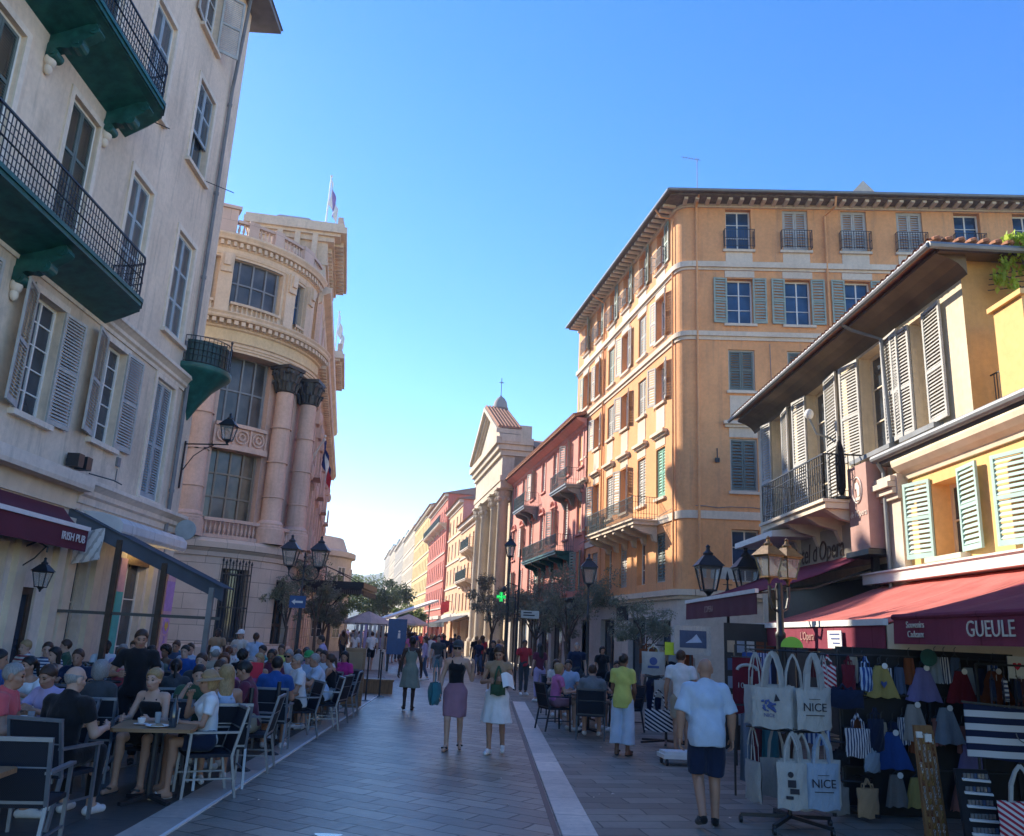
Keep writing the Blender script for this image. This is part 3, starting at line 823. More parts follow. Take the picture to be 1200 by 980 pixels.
# ================================================================== palace with rounded corner
PC = (-13.0, 35.2)
pal = thing('palace_building', 'ornate stone palace with a rounded columned corner and balustraded roof', 'building', (PC[0], PC[1], 0), 0)
def TH(deg): return R(deg)
def bend(mb, rref):
    """x = arc length at radius rref measured as angle from +X towards -Y, y = outward"""
    out = []
    for (x, y, z) in mb.v:
        a = x / rref; r = rref + y
        out.append((r * math.cos(a), -r * math.sin(a), z))
    mb.v = out
    mb.f = [tuple(reversed(f)) for f in mb.f]
    return mb
def ring(mb, prof, a0=-2, a1=125, n=44, mi=0):
    """moulding lathed along the rotunda: prof [(r,z)]"""
    mb.lathe(prof, (0, 0, 0), n, -R(a1), -R(a0), mi)
RW = 4.35
def arc_ops(lst, r): return [(R(a) * r, R(b) * r, c, d) for a, b, c, d in lst]
def arcwall(r, z0, z1, ops, mi_mats, name, depth=.3, bands=()):
    mb = MB(); o = arc_ops(ops, r)
    extra = [(R(a) * r, R(a) * r, z0, z0) for a in range(-2, 126, 4)]
    wall_open(mb, R(-2) * r, R(125) * r, z0, z1, o + extra, 0, depth, 0, bands=bands)
    # drop degenerate pieces
    keep = [(f, m) for f, m in zip(mb.f, mb.m) if len(set((round(mb.v[i][0], 5), round(mb.v[i][2], 5), round(mb.v[i][1], 5)) for i in f)) == len(f)]
    mb.f = [k[0] for k in keep]; mb.m = [k[1] for k in keep]
    bend(mb, r)
    return mb.build(name, mi_mats, pal)
BAYS = [(33.5, 61.0), (74.5, 102.0)]
NAR = [(11.5, 20.0)]
arcwall(4.9, 0, 4.3, [(37.5, 51.0, 1.1, 3.72), (76, 90, 1.1, 3.72), (6, 20, .05, 3.5)], [M['palace_base']], 'base_wall', .3)
arcwall(RW, 4.7, 12.0, [(a, b, 5.5, 8.2) for a, b in BAYS] + [(a, b, 9.25, 12.0) for a, b in BAYS] + [(a, b, 5.6, 8.1) for a, b in NAR] + [(a, b, 9.2, 11.4) for a, b in NAR], [M['palace_pink']], 'wall', .25)
arcwall(4.42, 13.2, 16.2, [(a, b, 14.05, 16.0) for a, b in [(34.5, 63.5), (16, 24.5), (69.5, 98)]], [M['palace_cream']], 'attic_wall', .25)
mb = MB()
ring(mb, [(4.92, 4.1), (4.98, 4.12), (5.0, 4.28), (5.12, 4.36), (5.2, 4.42), (5.22, 4.62), (5.15, 4.68), (5.1, 4.76), (4.2, 4.78)])
ring(mb, [(4.9, .02), (5.02, .04), (5.02, .9), (4.95, .98), (4.9, 1.0)])
ring(mb, [(4.9, 1.0), (4.93, 1.02), (4.93, 1.05), (4.9, 1.06)])
mb.build('base_cornice', M['palace_base'], pal)
# entablature
mb = MB()
ring(mb, [(4.2, 12.0), (4.85, 12.0), (4.85, 12.1), (4.9, 12.1), (4.9, 12.2), (4.95, 12.2), (4.95, 12.3), (5.02, 12.34)], mi=0)
ring(mb, [(5.02, 12.34), (4.9, 12.4), (4.9, 12.82)], mi=1)
ring(mb, [(4.9, 12.82), (5.0, 12.86), (5.0, 12.92), (5.05, 12.95), (5.05, 13.12), (5.32, 13.14), (5.36, 13.2), (5.36, 13.28), (5.42, 13.36), (5.42, 13.4), (4.4, 13.45)], mi=0)
mb.build('entablature', [M['palace_cream'], M['palace_yellow']], pal)
mb = MB()
for k in range(-0, 42):
    a = k * 3.0
    c = MB(); c.box(R(a) * 5.05 - .075, R(a) * 5.05 + .075, .0, .24, 12.95, 13.11); bend(c, 5.05); mb.add(c.v, c.f)
    if k % 1 == 0:
        c = MB(); c.box(R(a) * 4.6 - .06, R(a) * 4.6 + .06, .0, .2, 16.42, 16.6); bend(c, 4.52); mb.add(c.v, c.f)
mb.build('modillion', M['palace_cream'], pal)
mb = MB()
ring(mb, [(4.3, 16.1), (4.46, 16.1), (4.5, 16.2), (4.5, 16.36), (4.56, 16.4), (4.56, 16.62), (4.78, 16.64), (4.82, 16.72), (4.9, 16.82), (4.9, 16.9), (4.2, 16.95)])
mb.build('attic_cornice', M['palace_cream'], pal)
def balusters(mb, r, a0, a1, z, h, step=.17, th=.05):
    n = max(1, int(abs(R(a1 - a0)) * r / step))
    for i in range(n):
        a = R(a0 + (a1 - a0) * (i + .5) / n)
        mb.lathe([(th * .9, 0), (th * .6, h * .12), (th * 1.25, h * .35), (th * .55, h * .75), (th * .9, h)], (r * math.cos(a), -r * math.sin(a), z), 7)
def arc_rail(mb, r, a0, a1, z0, z1, w):
    mb.lathe([(r - w / 2, z0), (r + w / 2, z0), (r + w / 2, z1), (r - w / 2, z1), (r - w / 2, z0)], (0, 0, 0), 16, -R(a1), -R(a0))
# roof balustrade
mb = MB()
for a0, a1 in [(66, 72), (21, 64), (74, 118), (-1, 19)]:
    if a0 == 66: continue
    balusters(mb, 4.5, a0, a1, 17.02, .5)
    arc_rail(mb, 4.5, a0, a1, 16.93, 17.03, .2); arc_rail(mb, 4.5, a0, a1, 17.5, 17.62, .24)
for a in (20, 69, 121, 42, 56):
    c = MB(); wd = .36 if a in (69, 20, 121) else .2
    c.box(R(a) * 4.5 - wd, R(a) * 4.5 + wd, -.2, .2, 16.93, 17.66 if a not in (69,) else 18.0); bend(c, 4.5); mb.add(c.v, c.f)
    if a == 69:
        c = MB(); c.box(R(a) * 4.5 - .45, R(a) * 4.5 + .45, -.28, .28, 18.0, 18.14); bend(c, 4.5); mb.add(c.v, c.f)
mb.build('roof_balustrade', M['palace_stone'], pal)
mb = MB()
for a0, a1 in [(35, 62.5), (70.5, 97), (16.5, 24)]:
    balusters(mb, 4.52, a0, a1, 13.52, .5, .19)
    arc_rail(mb, 4.52, a0, a1, 13.44, 13.53, .16); arc_rail(mb, 4.52, a0, a1, 14.0, 14.1, .2)
mb.build('attic_balustrade', M['palace_cream'], pal)
for a0, a1 in BAYS + NAR:
    mb = MB(); balusters(mb, 4.72, a0, a1, 4.92, .52, .17)
    arc_rail(mb, 4.72, a0, a1, 4.8, 4.93, .2); arc_rail(mb, 4.72, a0, a1, 5.42, 5.54, .22)
    mb.build('window_balustrade', M['palace_pink'], pal)
# frieze panels between the two window rows
mb = MB()
for a0, a1 in BAYS:
    arc_rail(mb, 4.42, a0 - .5, a1 + .5, 8.2, 8.42, .4); arc_rail(mb, 4.4, a0, a1, 9.12, 9.26, .3); arc_rail(mb, 4.36, a0, a1, 8.42, 9.12, .1)
    n = 3
    for i in range(n):
        for (rr, s) in ((.26, 0), (.12, 1)):
            a = R(a0 + (a1 - a0) * (i + .5) / n); c = MB()
            c.tube([(R(1) * 0 + rr * math.cos(t), .07, 8.77 + rr * math.sin(t)) for t in [2 * PI * k / 14 for k in range(15)]], .035, 6)
            c.v = [(v[0] + a * 4.42, v[1], v[2]) for v in c.v]; bend(c, 4.42); mb.add(c.v, c.f)
    for i in range(4):
        a = R(a0 + (a1 - a0) * i / n); c = MB(); c.box(a * 4.42 - .04, a * 4.42 + .04, 0, .1, 8.45, 9.1); bend(c, 4.42); mb.add(c.v, c.f)
mb.build('frieze_panel', M['palace_pink'], pal)
# curved windows
def curved_window(a0, a1, z0, z1, r, cols, rows, gm, fm, bar=.035):
    mb = MB(); L = R(a1 - a0) * r; x0 = R(a0) * r; n = 10
    for i in range(cols + 1):
        x = x0 + L * i / cols; t = bar * (1.6 if i in (0, cols) else 1)
        mb.box(x - t, x + t, -.02, .03, z0, z1)
    for j in range(rows + 1):
        z = z0 + (z1 - z0) * j / rows
        for i in range(n):
            mb.box(x0 + L * i / n, x0 + L * (i + 1) / n, -.015, .025, z - bar, z + bar)
    bend(mb, r - .22)
    wn = mb.build('window', M[fm], pal)
    mb = MB()
    for i in range(n):
        xa, xb = x0 + L * i / n, x0 + L * (i + 1) / n
        mb.quad((xa, -.03, z0), (xb, -.03, z0), (xb, -.03, z1), (xa, -.03, z1))
    bend(mb, r - .22); mb.build('pane', M[gm], wn)
    return wn
paint('mullion_grey', (.20, .21, .22), .5); paint('mullion_brown', (.22, .18, .13), .5)
for a0, a1 in BAYS:
    curved_window(a0, a1, 5.5, 8.2, RW, 4, 3, 'leaded_glass', 'mullion_brown')
    curved_window(a0, a1, 9.25, 12.0, RW, 4, 2, 'leaded_glass' if a0 > 70 else 'palace_glass', 'mullion_grey')
for a0, a1 in NAR:
    curved_window(a0, a1, 5.6, 8.1, RW, 2, 3, 'window_glass', 'mullion_brown'); curved_window(a0, a1, 9.2, 11.4, RW, 2, 2, 'window_glass', 'mullion_grey')
for a0, a1 in [(34.5, 63.5), (69.5, 98)]: curved_window(a0, a1, 14.05, 16.0, 4.42, 4, 2, 'palace_glass', 'mullion_grey')
curved_window(16, 24.5, 14.05, 16.0, 4.42, 2, 2, 'window_blue', 'mullion_grey')
for a0, a1 in [(37.5, 51), (76, 90)]:
    w_ = curved_window(a0, a1, 1.1, 3.72, 4.9, 1, 1, 'window_glass', 'bronze_dark')
    mb = MB(); n = 9
    for i in range(n + 1):
        a = a0 + (a1 - a0) * i / n; c = MB(); x = R(a) * 4.9
        c.tube([(x, .1, 1.0), (x, .1, 3.9 + .08 * (i % 2))], .022, 6)
        c.lathe([(.022, 0), (.045, .05), (0, .18)], (x, .1, 3.88 + .08 * (i % 2)), 6)
        bend(c, 4.9); mb.add(c.v, c.f)
    for z in (1.2, 2.3, 3.5):
        for i in range(n):
            c = MB(); xa = R(a0 + (a1 - a0) * i / n) * 4.9; xb = R(a0 + (a1 - a0) * (i + 1) / n) * 4.9
            c.box(xa, xb, .08, .12, z, z + .05); bend(c, 4.9); mb.add(c.v, c.f)
    mb.build('grille', M['bronze_dark'], w_)
dd = curved_window(6, 20, .05, 3.5, 4.9, 2, 2, 'window_glass', 'dark_wood', .06); dd.name = 'door'
# columns with bronze capitals
for a in (28.4, 5.5, 67.8, 108):
    c = (4.82 * math.cos(R(a)), -4.82 * math.sin(R(a)), 0)
    mb = MB()
    prof = [(.58, 4.78), (.58, 5.35), (.54, 5.38), (.54, 5.46), (.50, 5.5), (.52, 5.56), (.46, 5.66), (.39, 5.7)]
    prof += [(.39 - .05 * k / 10, 5.7 + 5.2 * k / 10) for k in range(1, 11)]
    mb.lathe(prof, c, 24)
    for z in (6.6, 8.0, 9.4): mb.lathe([(.40, z - .02), (.425, z - .01), (.425, z + .03), (.40, z + .04)], c, 24)
    col = mb.build('column', M['palace_pink'], pal, smooth=True)
    mb = MB(); mb.lathe([(.36, 10.9), (.4, 10.93), (.38, 10.98), (.40, 11.1), (.43, 11.5), (.5, 11.85), (.36, 11.86)], c, 16)
    for ro in range(2):
        for k in range(10):
            t = 2 * PI * (k + ro * .5) / 10; rr = .4 + .02 * ro
            p = [(c[0] + (rr + o_) * math.cos(t), c[1] + (rr + o_) * math.sin(t), 10.98 + ro * .36 + z) for o_, z in ((0, 0), (.03, .18), (.09, .32), (.17, .36), (.19, .28))]
            mb.tube(p, [.06, .08, .075, .06, .03], 5)
    for k in range(4):
        t = PI / 4 + k * PI / 2 - R(a); mb.ell((c[0] + .52 * math.cos(t), c[1] + .52 * math.sin(t), 11.76), (.12, .12, .12), 8, 6)
    ab = .5; ca, sa = math.cos(-R(a)), math.sin(-R(a))
    q = [(c[0] + ca * x - sa * y, c[1] + sa * x + ca * y) for x, y in ((-ab, -ab), (ab, -ab), (ab, ab), (-ab, ab))]
    mb.prism(q, 11.86, 11.995, 'z'); mb.build('capital', M['bronze_dark'], col)
# pilasters of the attic
for a in (29.5, 66.5, 12, 101):
    mb = MB(); c = MB(); c.box(R(a) * 4.42 - .26, R(a) * 4.42 + .26, 0, .16, 13.46, 16.1); c.box(R(a) * 4.42 - .2, R(a) * 4.42 + .2, .16, .26, 15.3, 16.1); c.box(R(a) * 4.42 - .12, R(a) * 4.42 + .12, .26, .36, 15.55, 16.05); bend(c, 4.42); mb.add(c.v, c.f)
    mb.build('attic_pilaster', M['palace_cream'], pal)
# roof of the rotunda and body behind
mb = MB(); mb.lathe([(4.5, 16.94), (0, 17.4)], (0, 0, 0), 30, -R(125), R(2)); mb.build('roof', M['zinc'], pal)
# flank along the cross street
mb = MB()
ex, ey = 4.9 * math.cos(R(125)), -4.9 * math.sin(R(125))
mb.box(-24, ex, ey, ey + 1, 0, 17.4)
mb.build('flank_wall', M['palace_base'], pal)
# ---- street side (local frame: origin at the rotunda end, local x negative = away from the camera)
d2 = Vector((.16364, -.98652)); PS = Matrix.Translation((-8.5 - PC[0], 35.6 - PC[1], 0)) @ Matrix.Rotation(math.atan2(d2.y, d2.x), 4, 'Z')
LEN = 30.0
mb = MB(PS)
sops = []
for k in range(9):
    u = -2.2 - k * 3.2
    sops += [(u - .6, u + .6, .1, 3.4), (u - .6, u + .6, 5.6, 8.2), (u - .6, u + .6, 9.3, 11.8), (u - .55, u + .55, 13.8, 15.6)]
wall_open(mb, -LEN, 0, 0, 17, sops, 0, .3, 0, bands=[(4.4, 1), (12, 2)])
mb.quad((-LEN, 0, 0), (-LEN, -14, 0), (-LEN, -14, 17), (-LEN, 0, 17), 1)
mb.build('street_wall', [M['palace_base'], M['palace_pink'], M['palace_cream']], pal)
mb = MB(PS)
for prof in ([(0, 4.1), (.2, 4.3), (.45, 4.42), (.45, 4.65), (0, 4.75)], [(0, 12), (.2, 12.0), (.25, 12.3), (.2, 12.4), (.2, 12.8), (.35, 12.95), (.75, 13.15), (.8, 13.38), (0, 13.45)], [(0, 16.1), (.15, 16.2), (.2, 16.5), (.5, 16.65), (.55, 16.9), (0, 16.95)]):
    profile_strip(mb, prof, -LEN, -.2)
for k in range(60): mb.box(-.3 - k * .5, -.12 - k * .5, .2, .66, 12.95, 13.12)
mb.build('street_cornice', M['palace_cream'], pal)
for k in range(10):
    u = -.6 - k * 3.2; mb = MB(PS)
    mb.box(u - .3, u + .3, 0, .3, 4.76, 11.2); mb.box(u - .4, u + .4, 0, .42, 4.76, 5.4); mb.box(u - .4, u + .4, 0, .45, 11.2, 11.99)
    mb.ell((u, .42, 11.5), (.3, .18, .35), 10, 6); mb.ell((u, .34, 8.9), (.2, .12, .4), 8, 6)
    mb.box(u - .3, u + .3, 0, .2, 13.46, 16.1)
    mb.build('street_pilaster', M['palace_pink'], pal)
for k in range(9):
    u = -2.2 - k * 3.2
    for (z, h) in ((5.6, 2.6), (9.3, 2.5)):
        wn = link('window', cached(('pfr', h), lambda: casement_mesh(1.2, h, M['mullion_brown'], 2, 3)), pal)
        wn.matrix_local = PS @ Matrix.Translation((u - .6, -.28, z)); link('pane', cached(('pp', h), lambda: pane_mesh(1.2, h, M['window_glass'])), wn)
for k in range(9):
    u = -2.2 - k * 3.2; mb = MB(PS)
    mb.box(u - .9, u + .9, .0, .75, 5.0, 5.16); mb.box(u - .9, u + .9, .66, .75, 5.16, 6.0)
    mb.box(u - .8, u - .5, 0, .6, 4.78, 5.0); mb.box(u + .5, u + .8, 0, .6, 4.78, 5.0)
    if k % 2: mb.box(u - .8, u + .8, 0, .7, 8.8, 8.95); mb.box(u - .8, u + .8, .6, .68, 8.95, 9.8)
    mb.build('street_balcony', M['palace_pink'], pal)
# pavilions with bracketed cornices
for (u0, u1, zt) in ((-7.2, -.5, 20.0), (-22, -15.5, 18.7)):
    mb = MB(PS)
    mb.box(u0, u1, -3.4, .12, 13.46, zt - .7)
    p = mb.build('pavilion', M['palace_cream'], pal)
    mb = MB(PS)
    for (e, a, b) in ((.1, zt - 1.9, zt - 1.75), (.28, zt - .75, zt - .5), (.55, zt - .5, zt - .36), (.82, zt - .36, zt - .05), (.7, zt - .05, zt + .12)):
        mb.box(u0 - e * .4, u1 + e * .55, -3.4 - e * .4, .12 + e, a, b)
    nn = int((u1 - u0) / .45)
    for k in range(nn):
        mb.box(u0 + .1 + k * .45, u0 + .3 + k * .45, .12, .8, zt - .62, zt - .37); mb.box(u0 + .1 + k * .45, u0 + .3 + k * .45, .12, .3, zt - 1.0, zt - .62)
    for k in range(3): mb.box(u1, u1 + .3, -.6 - k * .8, -.35 - k * .8, zt - 1.7, zt - .5)
    mb.build('cornice', M['palace_cream'], p)
    mb = MB(PS); mb.hexa([(u0 + .5, -3, zt + .12), (u1 - .4, -3, zt + .12), (u1 - .4, -.2, zt + .12), (u0 + .5, -.2, zt + .12), (u0 + 1.2, -2.4, zt + 1.0), (u1 - 1.2, -2.4, zt + 1.0), (u1 - 1.2, -1, zt + 1.0), (u0 + 1.2, -1, zt + 1.0)])
    for k in range(7): mb.box(u0 + .3 + k * .95, u0 + .8 + k * .95, .45, .7, zt + .12, zt + .75 + .3 * (k % 2))
    mb.build('parapet', M['palace_stone'], p)
mb = MB(PS); mb.box(-LEN, -1, -14, -.5, 17.0, 17.2); mb.build('main_roof', M['zinc'], pal)
mb = MB(PS)
for k in range(12): mb.lathe([(.1, 0), (.16, .15), (.08, .35), (.14, .55), (0, .8)], (-8.5 - k * 1.7, .3, 16.95), 8)
mb.box(-LEN, -8, .2, .4, 16.95, 17.15); mb.build('urn', M['palace_stone'], pal)
# flags
def flag_mesh(cols, Ls, Hs, mats, seed=1, droop=True):
    """a cloth hung from its hoist at x=0: limp folds"""
    rnd = random.Random(seed); mb = MB(); nx = 18; nz = 10
    for side in (0, .012):
        g = []
        for j in range(nz + 1):
            row = []
            for i in range(nx + 1):
                s = i / nx
                row.append((Ls * s * .2 + .02 + .05 * math.sin(s * 14 + j * .3), .13 * math.sin(s * 11 + j * .35) * s ** .5 + side, -Hs * j / nz * (1 - .25 * s) - s * Ls * .72))
            g.append(row)
        n0 = len(mb.v); nc = nx + 1
        vs = [p for r_ in g for p in r_]
        for j in range(nz):
            for i in range(nx):
                a = j * nc + i
                mb.f.append((n0 + a, n0 + a + 1, n0 + a + nc + 1, n0 + a + nc)); mb.m.append(min(cols - 1, int(i * cols / nx)))
        mb.v += vs
    return mb.mesh('flag_cloth', mats, True)
cloth('flag_blue', (.02, .035, .14)); cloth('flag_white', (.72, .7, .68)); cloth('flag_red', (.55, .03, .04)); cloth('flag_purple', (.24, .18, .42))
def flag(name, label, base, top, cmats, L, H, group='flags on the palace'):
    t = thing(name, label, 'flag', base, 0, group)
    tp = Vector(top) - Vector(base)
    mb = MB(); mb.tube([(0, 0, 0), tuple(tp)], [.045, .03], 8); mb.ell(tuple(tp), (.07, .07, .07), 8, 6); mb.build('flagpole', M['white_paint'], t)
    me = flag_mesh(len(cmats), L, H, [M[c] for c in cmats], 3)
    link('flag_cloth', me, t, tuple(tp * .96), (0, 0, 0))
flag('roof_flag', 'white and purple flag hanging limp on the tall pole above the nearer palace pavilion', (-9.3, 38.6, 20.0), (-9.25, 38.6, 24.2), ('flag_white', 'flag_purple', 'flag_white'), 2.4, 1.3)
flag('roof_flag', 'white flag hanging on a pole above the farther palace pavilion', (-11.2, 53.0, 18.7), (-11.15, 53.0, 22.4), ('flag_white', 'flag_white'), 2.4, 1.3)
flag('facade_flag', 'blue white and red flag hanging from a slanting pole on the palace facade', (-9.2, 39.6, 9.2), (-8.25, 38.9, 10.4), ('flag_blue', 'flag_white', 'flag_red'), 2.5, 1.0)
flag('facade_flag', 'dark blue flag hanging beside the tricolour on the palace facade', (-9.3, 40.6, 9.2), (-8.45, 39.9, 10.8), ('flag_blue', 'flag_blue'), 2.2, .9)
# glass marquee
t = thing('entrance_marquee', 'dark iron marquee with glass edge jutting from the far palace facade', 'marquee', (-10.35, 47.6, 0), 0)
mb = MB(); mb.box(-.6, 3.2, 0, 5.5, 3.85, 3.98); mb.box(-.6, 3.3, -.1, 5.6, 3.98, 4.3)
mb.build('roof', M['black_iron'], t)
mb = MB()
for k in range(30): mb.box(.05 + k * .105, .1 + k * .105, -.09, -.06, 3.55 + .05 * (k % 2), 3.86)
for k in range(50): mb.box(3.25, 3.29, .1 + k * .108, .15 + k * .108, 3.55 + .05 * (k % 2), 3.86)
mb.build('pelmet', M['black_iron'], t)
mb = MB()
for q in (.4, 5.1): mb.tube([(3.0, q, 4.2), (1.6, q, 4.9), (-.3, q, 5.6)], .03, 6); mb.tube([(0, q, 2.8), (.7, q, 3.1), (1.2, q, 3.7)], .05, 6)
mb.build('stay', M['black_iron'], t)
t = thing('street_arrow_sign', 'small blue one way sign on a black post by the palace', 'sign', (-5.35, 24.5, 0), 0)
mb = MB(); mb.tube([(0, 0, 0), (0, 0, 2.7)], .035, 8); mb.build('post', M['black_iron'], t)
paint('sign_blue', (.03, .09, .24), .4)
mb = MB(); mb.box(-.34, .12, -.06, -.04, 2.28, 2.62); pl = mb.build('plate', M['sign_blue'], t)
mb = MB(); mb.prism([(-.28, 2.45), (-.18, 2.53), (-.18, 2.48), (.04, 2.48), (.04, 2.42), (-.18, 2.42), (-.18, 2.37)], -.066, -.061, 'y'); mb.build('arrow', M['white_paint'], pl)

# ================================================================== farther left building, hill
fb = thing('corner_building', 'pale stone corner building beyond the palace at the end of the street', 'building', (-16.2, 70, 0), 0)
mb = MB(); mb.lathe([(4.6, 0), (4.6, 7.2), (4.9, 7.3), (4.9, 7.7), (4.2, 7.9), (3.8, 8.9), (0, 9.4)], (0, 0, 0), 32)
mb.box(-14, 0, 0, 14, 0, 8); mb.build('wall', M['pale_stucco'], fb)
for k in range(6):
    a = -R(-20 + k * 25); 
    for z in (1.0, 4.6):
        wn = link('window', cached('fbw', lambda: casement_mesh(.9, 1.9, M['white_paint'], 2, 3)), fb, (4.62 * math.cos(a), 4.62 * math.sin(a), z), (0, 0, a + PI / 2))
        link('pane', cached('fbp', lambda: pane_mesh(.9, 1.9, M['window_glass'], .03)), wn)
n = NT('hill_green'); v = n.coord(); n.col(n.ramp(n.noise(.03, 6, v), [(.35, (.05, .075, .04)), (.65, (.13, .13, .09))])); n.set(.95, spec=.1); MATS['hill_green'] = n.m
mb = MB(); g = []
for i in range(61):
    x = -420 + i * 12
    h = 58 + 9 * math.sin(i * .23 + .6) + 4 * math.sin(i * .71) + 1.5 * math.sin(i * 1.9)
    if x > -150: h *= max(.25, 1 - (x + 150) / 400)
    g.append((x, h))
mb.sheet([[(x, 640 + 160 * f, h * f ** .7 + .2 * math.sin(x * .3 + f * 9)) for x, h in g] for f in [k / 14 for k in range(15)]])
tag(mb.build('hill', M['hill_green'], smooth=True), kind='structure')
# ================================================================== right: yellow building and hotel
RNR = frame_rot((-1, 0))
def RU(u, w, z): return (7.5 - w, u, z)
yb = thing('shop_building', 'low sunlit yellow building with mint green louvred shutters above the souvenir shop', 'building', (7.5, 0, 0), RNR)
yops = [(13.12, 14.0, 3.42, 4.66), (10.45, 11.3, 3.38, 4.66), (7.8, 8.7, 3.38, 4.66), (5.3, 14.2, .04, 2.75)]
mb = MB(); wall_open(mb, 0, 15.35, 0, 5.3, yops, 0, .38, 0)
mb.quad((15.35, 0, 0), (15.35, -8, 0), (15.35, -8, 5.3), (15.35, 0, 5.3), 0); mb.quad((0, 0, 0), (0, -8, 0), (0, -8, 5.3), (0, 0, 5.3), 0)
mb.build('wall', M['yellow_stucco'], yb)
mb = MB(); mb.box(.1, 12.5, -8, -.05, 5.3, 5.42); mb.build('roof_terrace', M['cream_paint'], yb)
mb = MB(); mb.box(14.86, 15.5, 0, .13, 0.02, 5.0); mb.box(14.8, 15.55, 0, .2, 4.55, 5.0)
for k, (a, b) in enumerate([(.28, 4.75), (.36, 4.86), (.3, 4.97)]): mb.box(14.84, 15.5, 0.13, a, b - .1, b)
mb.build('pilaster', M['pale_stucco'], yb)
mb = MB(); profile_strip(mb, [(0, 4.88), (.05, 4.88), (.07, 4.96), (.17, 5.02), (.26, 5.1), (.28, 5.18), (.28, 5.22), (0, 5.26)], 0, 14.84)
mb.build('cornice', M['cream_paint'], yb)
mb = MB(); mb.tube([(0, .33, 5.3), (15.4, .33, 5.36)], .075, 10); mb.box(0, 15.4, 0, .27, 5.24, 5.33); mb.tube([(15.3, .32, 5.33), (15.3, .2, 5.1), (15.3, .2, 2)], .04, 8); mb.build('gutter', M['zinc'], yb)
for (u, z, ww, h) in [(13.12, 3.42, .88, 1.24), (10.45, 3.38, .85, 1.28), (7.8, 3.38, .9, 1.28)]:
    add_window(yb, u, z, ww, h, depth=.38, rows=2, fmat='cream_paint', shut='lr', smat='shutter_mint', swid=.68, slats=17, sang=(.12, .2), sh=1.34, mids=(.52,))
mb = MB()
for (a, b, c, d) in yops[:3]: mb.box(a - .12, b + .12, -.1, .16, c - .1, c - .02)
mb.build('sill', M['cream_paint'], yb)
mb = MB(); mb.box(5.4, 14.1, -.36, -.3, .05, 2.7); mb.build('shop_front', M['dark_wood'], yb)
mb = MB(); mb.box(4.0, 16.25, .02, .3, 3.06, 3.24); mb.box(4.0, 16.25, .02, .34, 3.24, 3.27); mb.build('awning_cassette', M['white_paint'], yb)

hb = thing('hotel_building', 'weathered cream hotel with grey louvred shutters and a tiled roof on deep eaves', 'building', (7.5, 0, 0), RNR)
HX = Matrix.Translation((0, .04, 0))
hops = [(13.8, 14.32, 5.66, 7.72), (15.42, 16.5, 5.66, 7.78), (18.3, 19.5, 4.85, 7.86), (21.2, 22.1, 4.85, 7.86), (16.4, 22.8, .04, 3.3)]
mb = MB(); wall_open(mb, 12.55, 15.36, 5.3, 7.9, hops[:1], .0, .3, 0); wall_open(mb, 15.36, 23.25, 0, 7.9, hops[1:], .0, .3, 0, bands=[])
mb.quad((23.25, 0, 0), (23.25, -9, 0), (23.25, -9, 8), (23.25, 0, 8), 0)
mb.build('wall', M['hotel_stucco'], hb)
mb = MB(); mb.quad((12.55, .0, 5.3), (12.55, -9, 5.3), (12.55, -9, 8.22), (12.55, .0, 8.22), 0)
mb.quad((12.55, -9, 5.3), (23.25, -9, 5.3), (23.25, -9, 9), (12.55, -9, 9)); mb.build('side_wall', M['side_ochre'], hb)
# cove soffit, eave, tiles
mb = MB(); prof = [(0.0, 7.84), (.04, 7.92), (.14, 8.03), (.3, 8.12), (.5, 8.18), (.5, 8.24), (0, 8.24)]
profile_strip(mb, prof, 12.35, 23.55); mb.box(12.25, 12.55, -9, .48, 8.18, 8.24)
mb.build('eave_soffit', M['soffit_brown'], hb)
mb = MB(); mb.box(16.42, 22.78, -.28, -.2, .05, 3.28); mb.box(15.62, 16.38, .01, .06, .05, 3.45); mb.build('shop_front', M['black_iron'], hb)  # black panels stand in for the deep shade under the hotel awning
# canal-tile roof: slope up away from street
mb = MB(); sl_ = math.tan(R(17))
def tile_run(mb, u, y0, y1, z0, r=.085, n=6):
    """one run of cover tiles going up the slope from y0 (eave) to y1"""
    L = y0 - y1
    for k in range(int(L / .42) + 1):
        a = y0 - k * .42; b = max(a - .46, y1)
        za = z0 + (y0 - a) * sl_ + .012; zb = z0 + (y0 - b) * sl_
        ring0 = [(u + r * math.cos(t), a, za + r * .8 * math.sin(t)) for t in [PI * i / n for i in range(n + 1)]]
        ring1 = [(u + r * .82 * math.cos(t), b, zb + r * .66 * math.sin(t)) for t in [PI * i / n for i in range(n + 1)]]
        nn = n + 1
        mb.add(ring0 + ring1, [(i, i + 1, nn + i + 1, nn + i) for i in range(n)])
mb.hexa([(12.2, .62, 8.26), (23.6, .62, 8.26), (23.6, -4.5, 8.26 + 5.12 * sl_), (16.5, -4.5, 8.26 + 5.12 * sl_), (12.2, .62, 8.29), (23.6, .62, 8.29), (23.6, -4.5, 8.29 + 5.12 * sl_), (16.5, -4.5, 8.29 + 5.12 * sl_)])
mb.add([(12.2, .62, 8.27), (16.5, -4.5, 8.27 + 5.12 * sl_), (16.5, -9.3, 8.27 + 5.12 * sl_), (12.2, -9.3, 8.27)], [(0, 1, 2, 3)])
k = 12.25
while k < 23.6:
    tile_run(mb, k, .69, max(-1.8, .5 - (k - 12.2) * 1.18), 8.3); k += .2
for q in range(50): 
    y = .58 - q * .2
    if y < -9: break
    tu = [(12.2, y, 8.3 + (.62 - y) * sl_)]
    mb.ell((12.24, y, 8.33), (.2, .085, .07), 8, 5)
rf = mb.build('roof', M['roof_tile'], hb)
mb = MB(); mb.tube([(12.1, .74, 8.2), (23.6, .74, 8.2)], .05, 8); mb.tube([(12.1, .74, 8.2), (12.1, -9, 8.2)], .06, 8); mb.build('gutter', M['zinc'], hb, smooth=True)
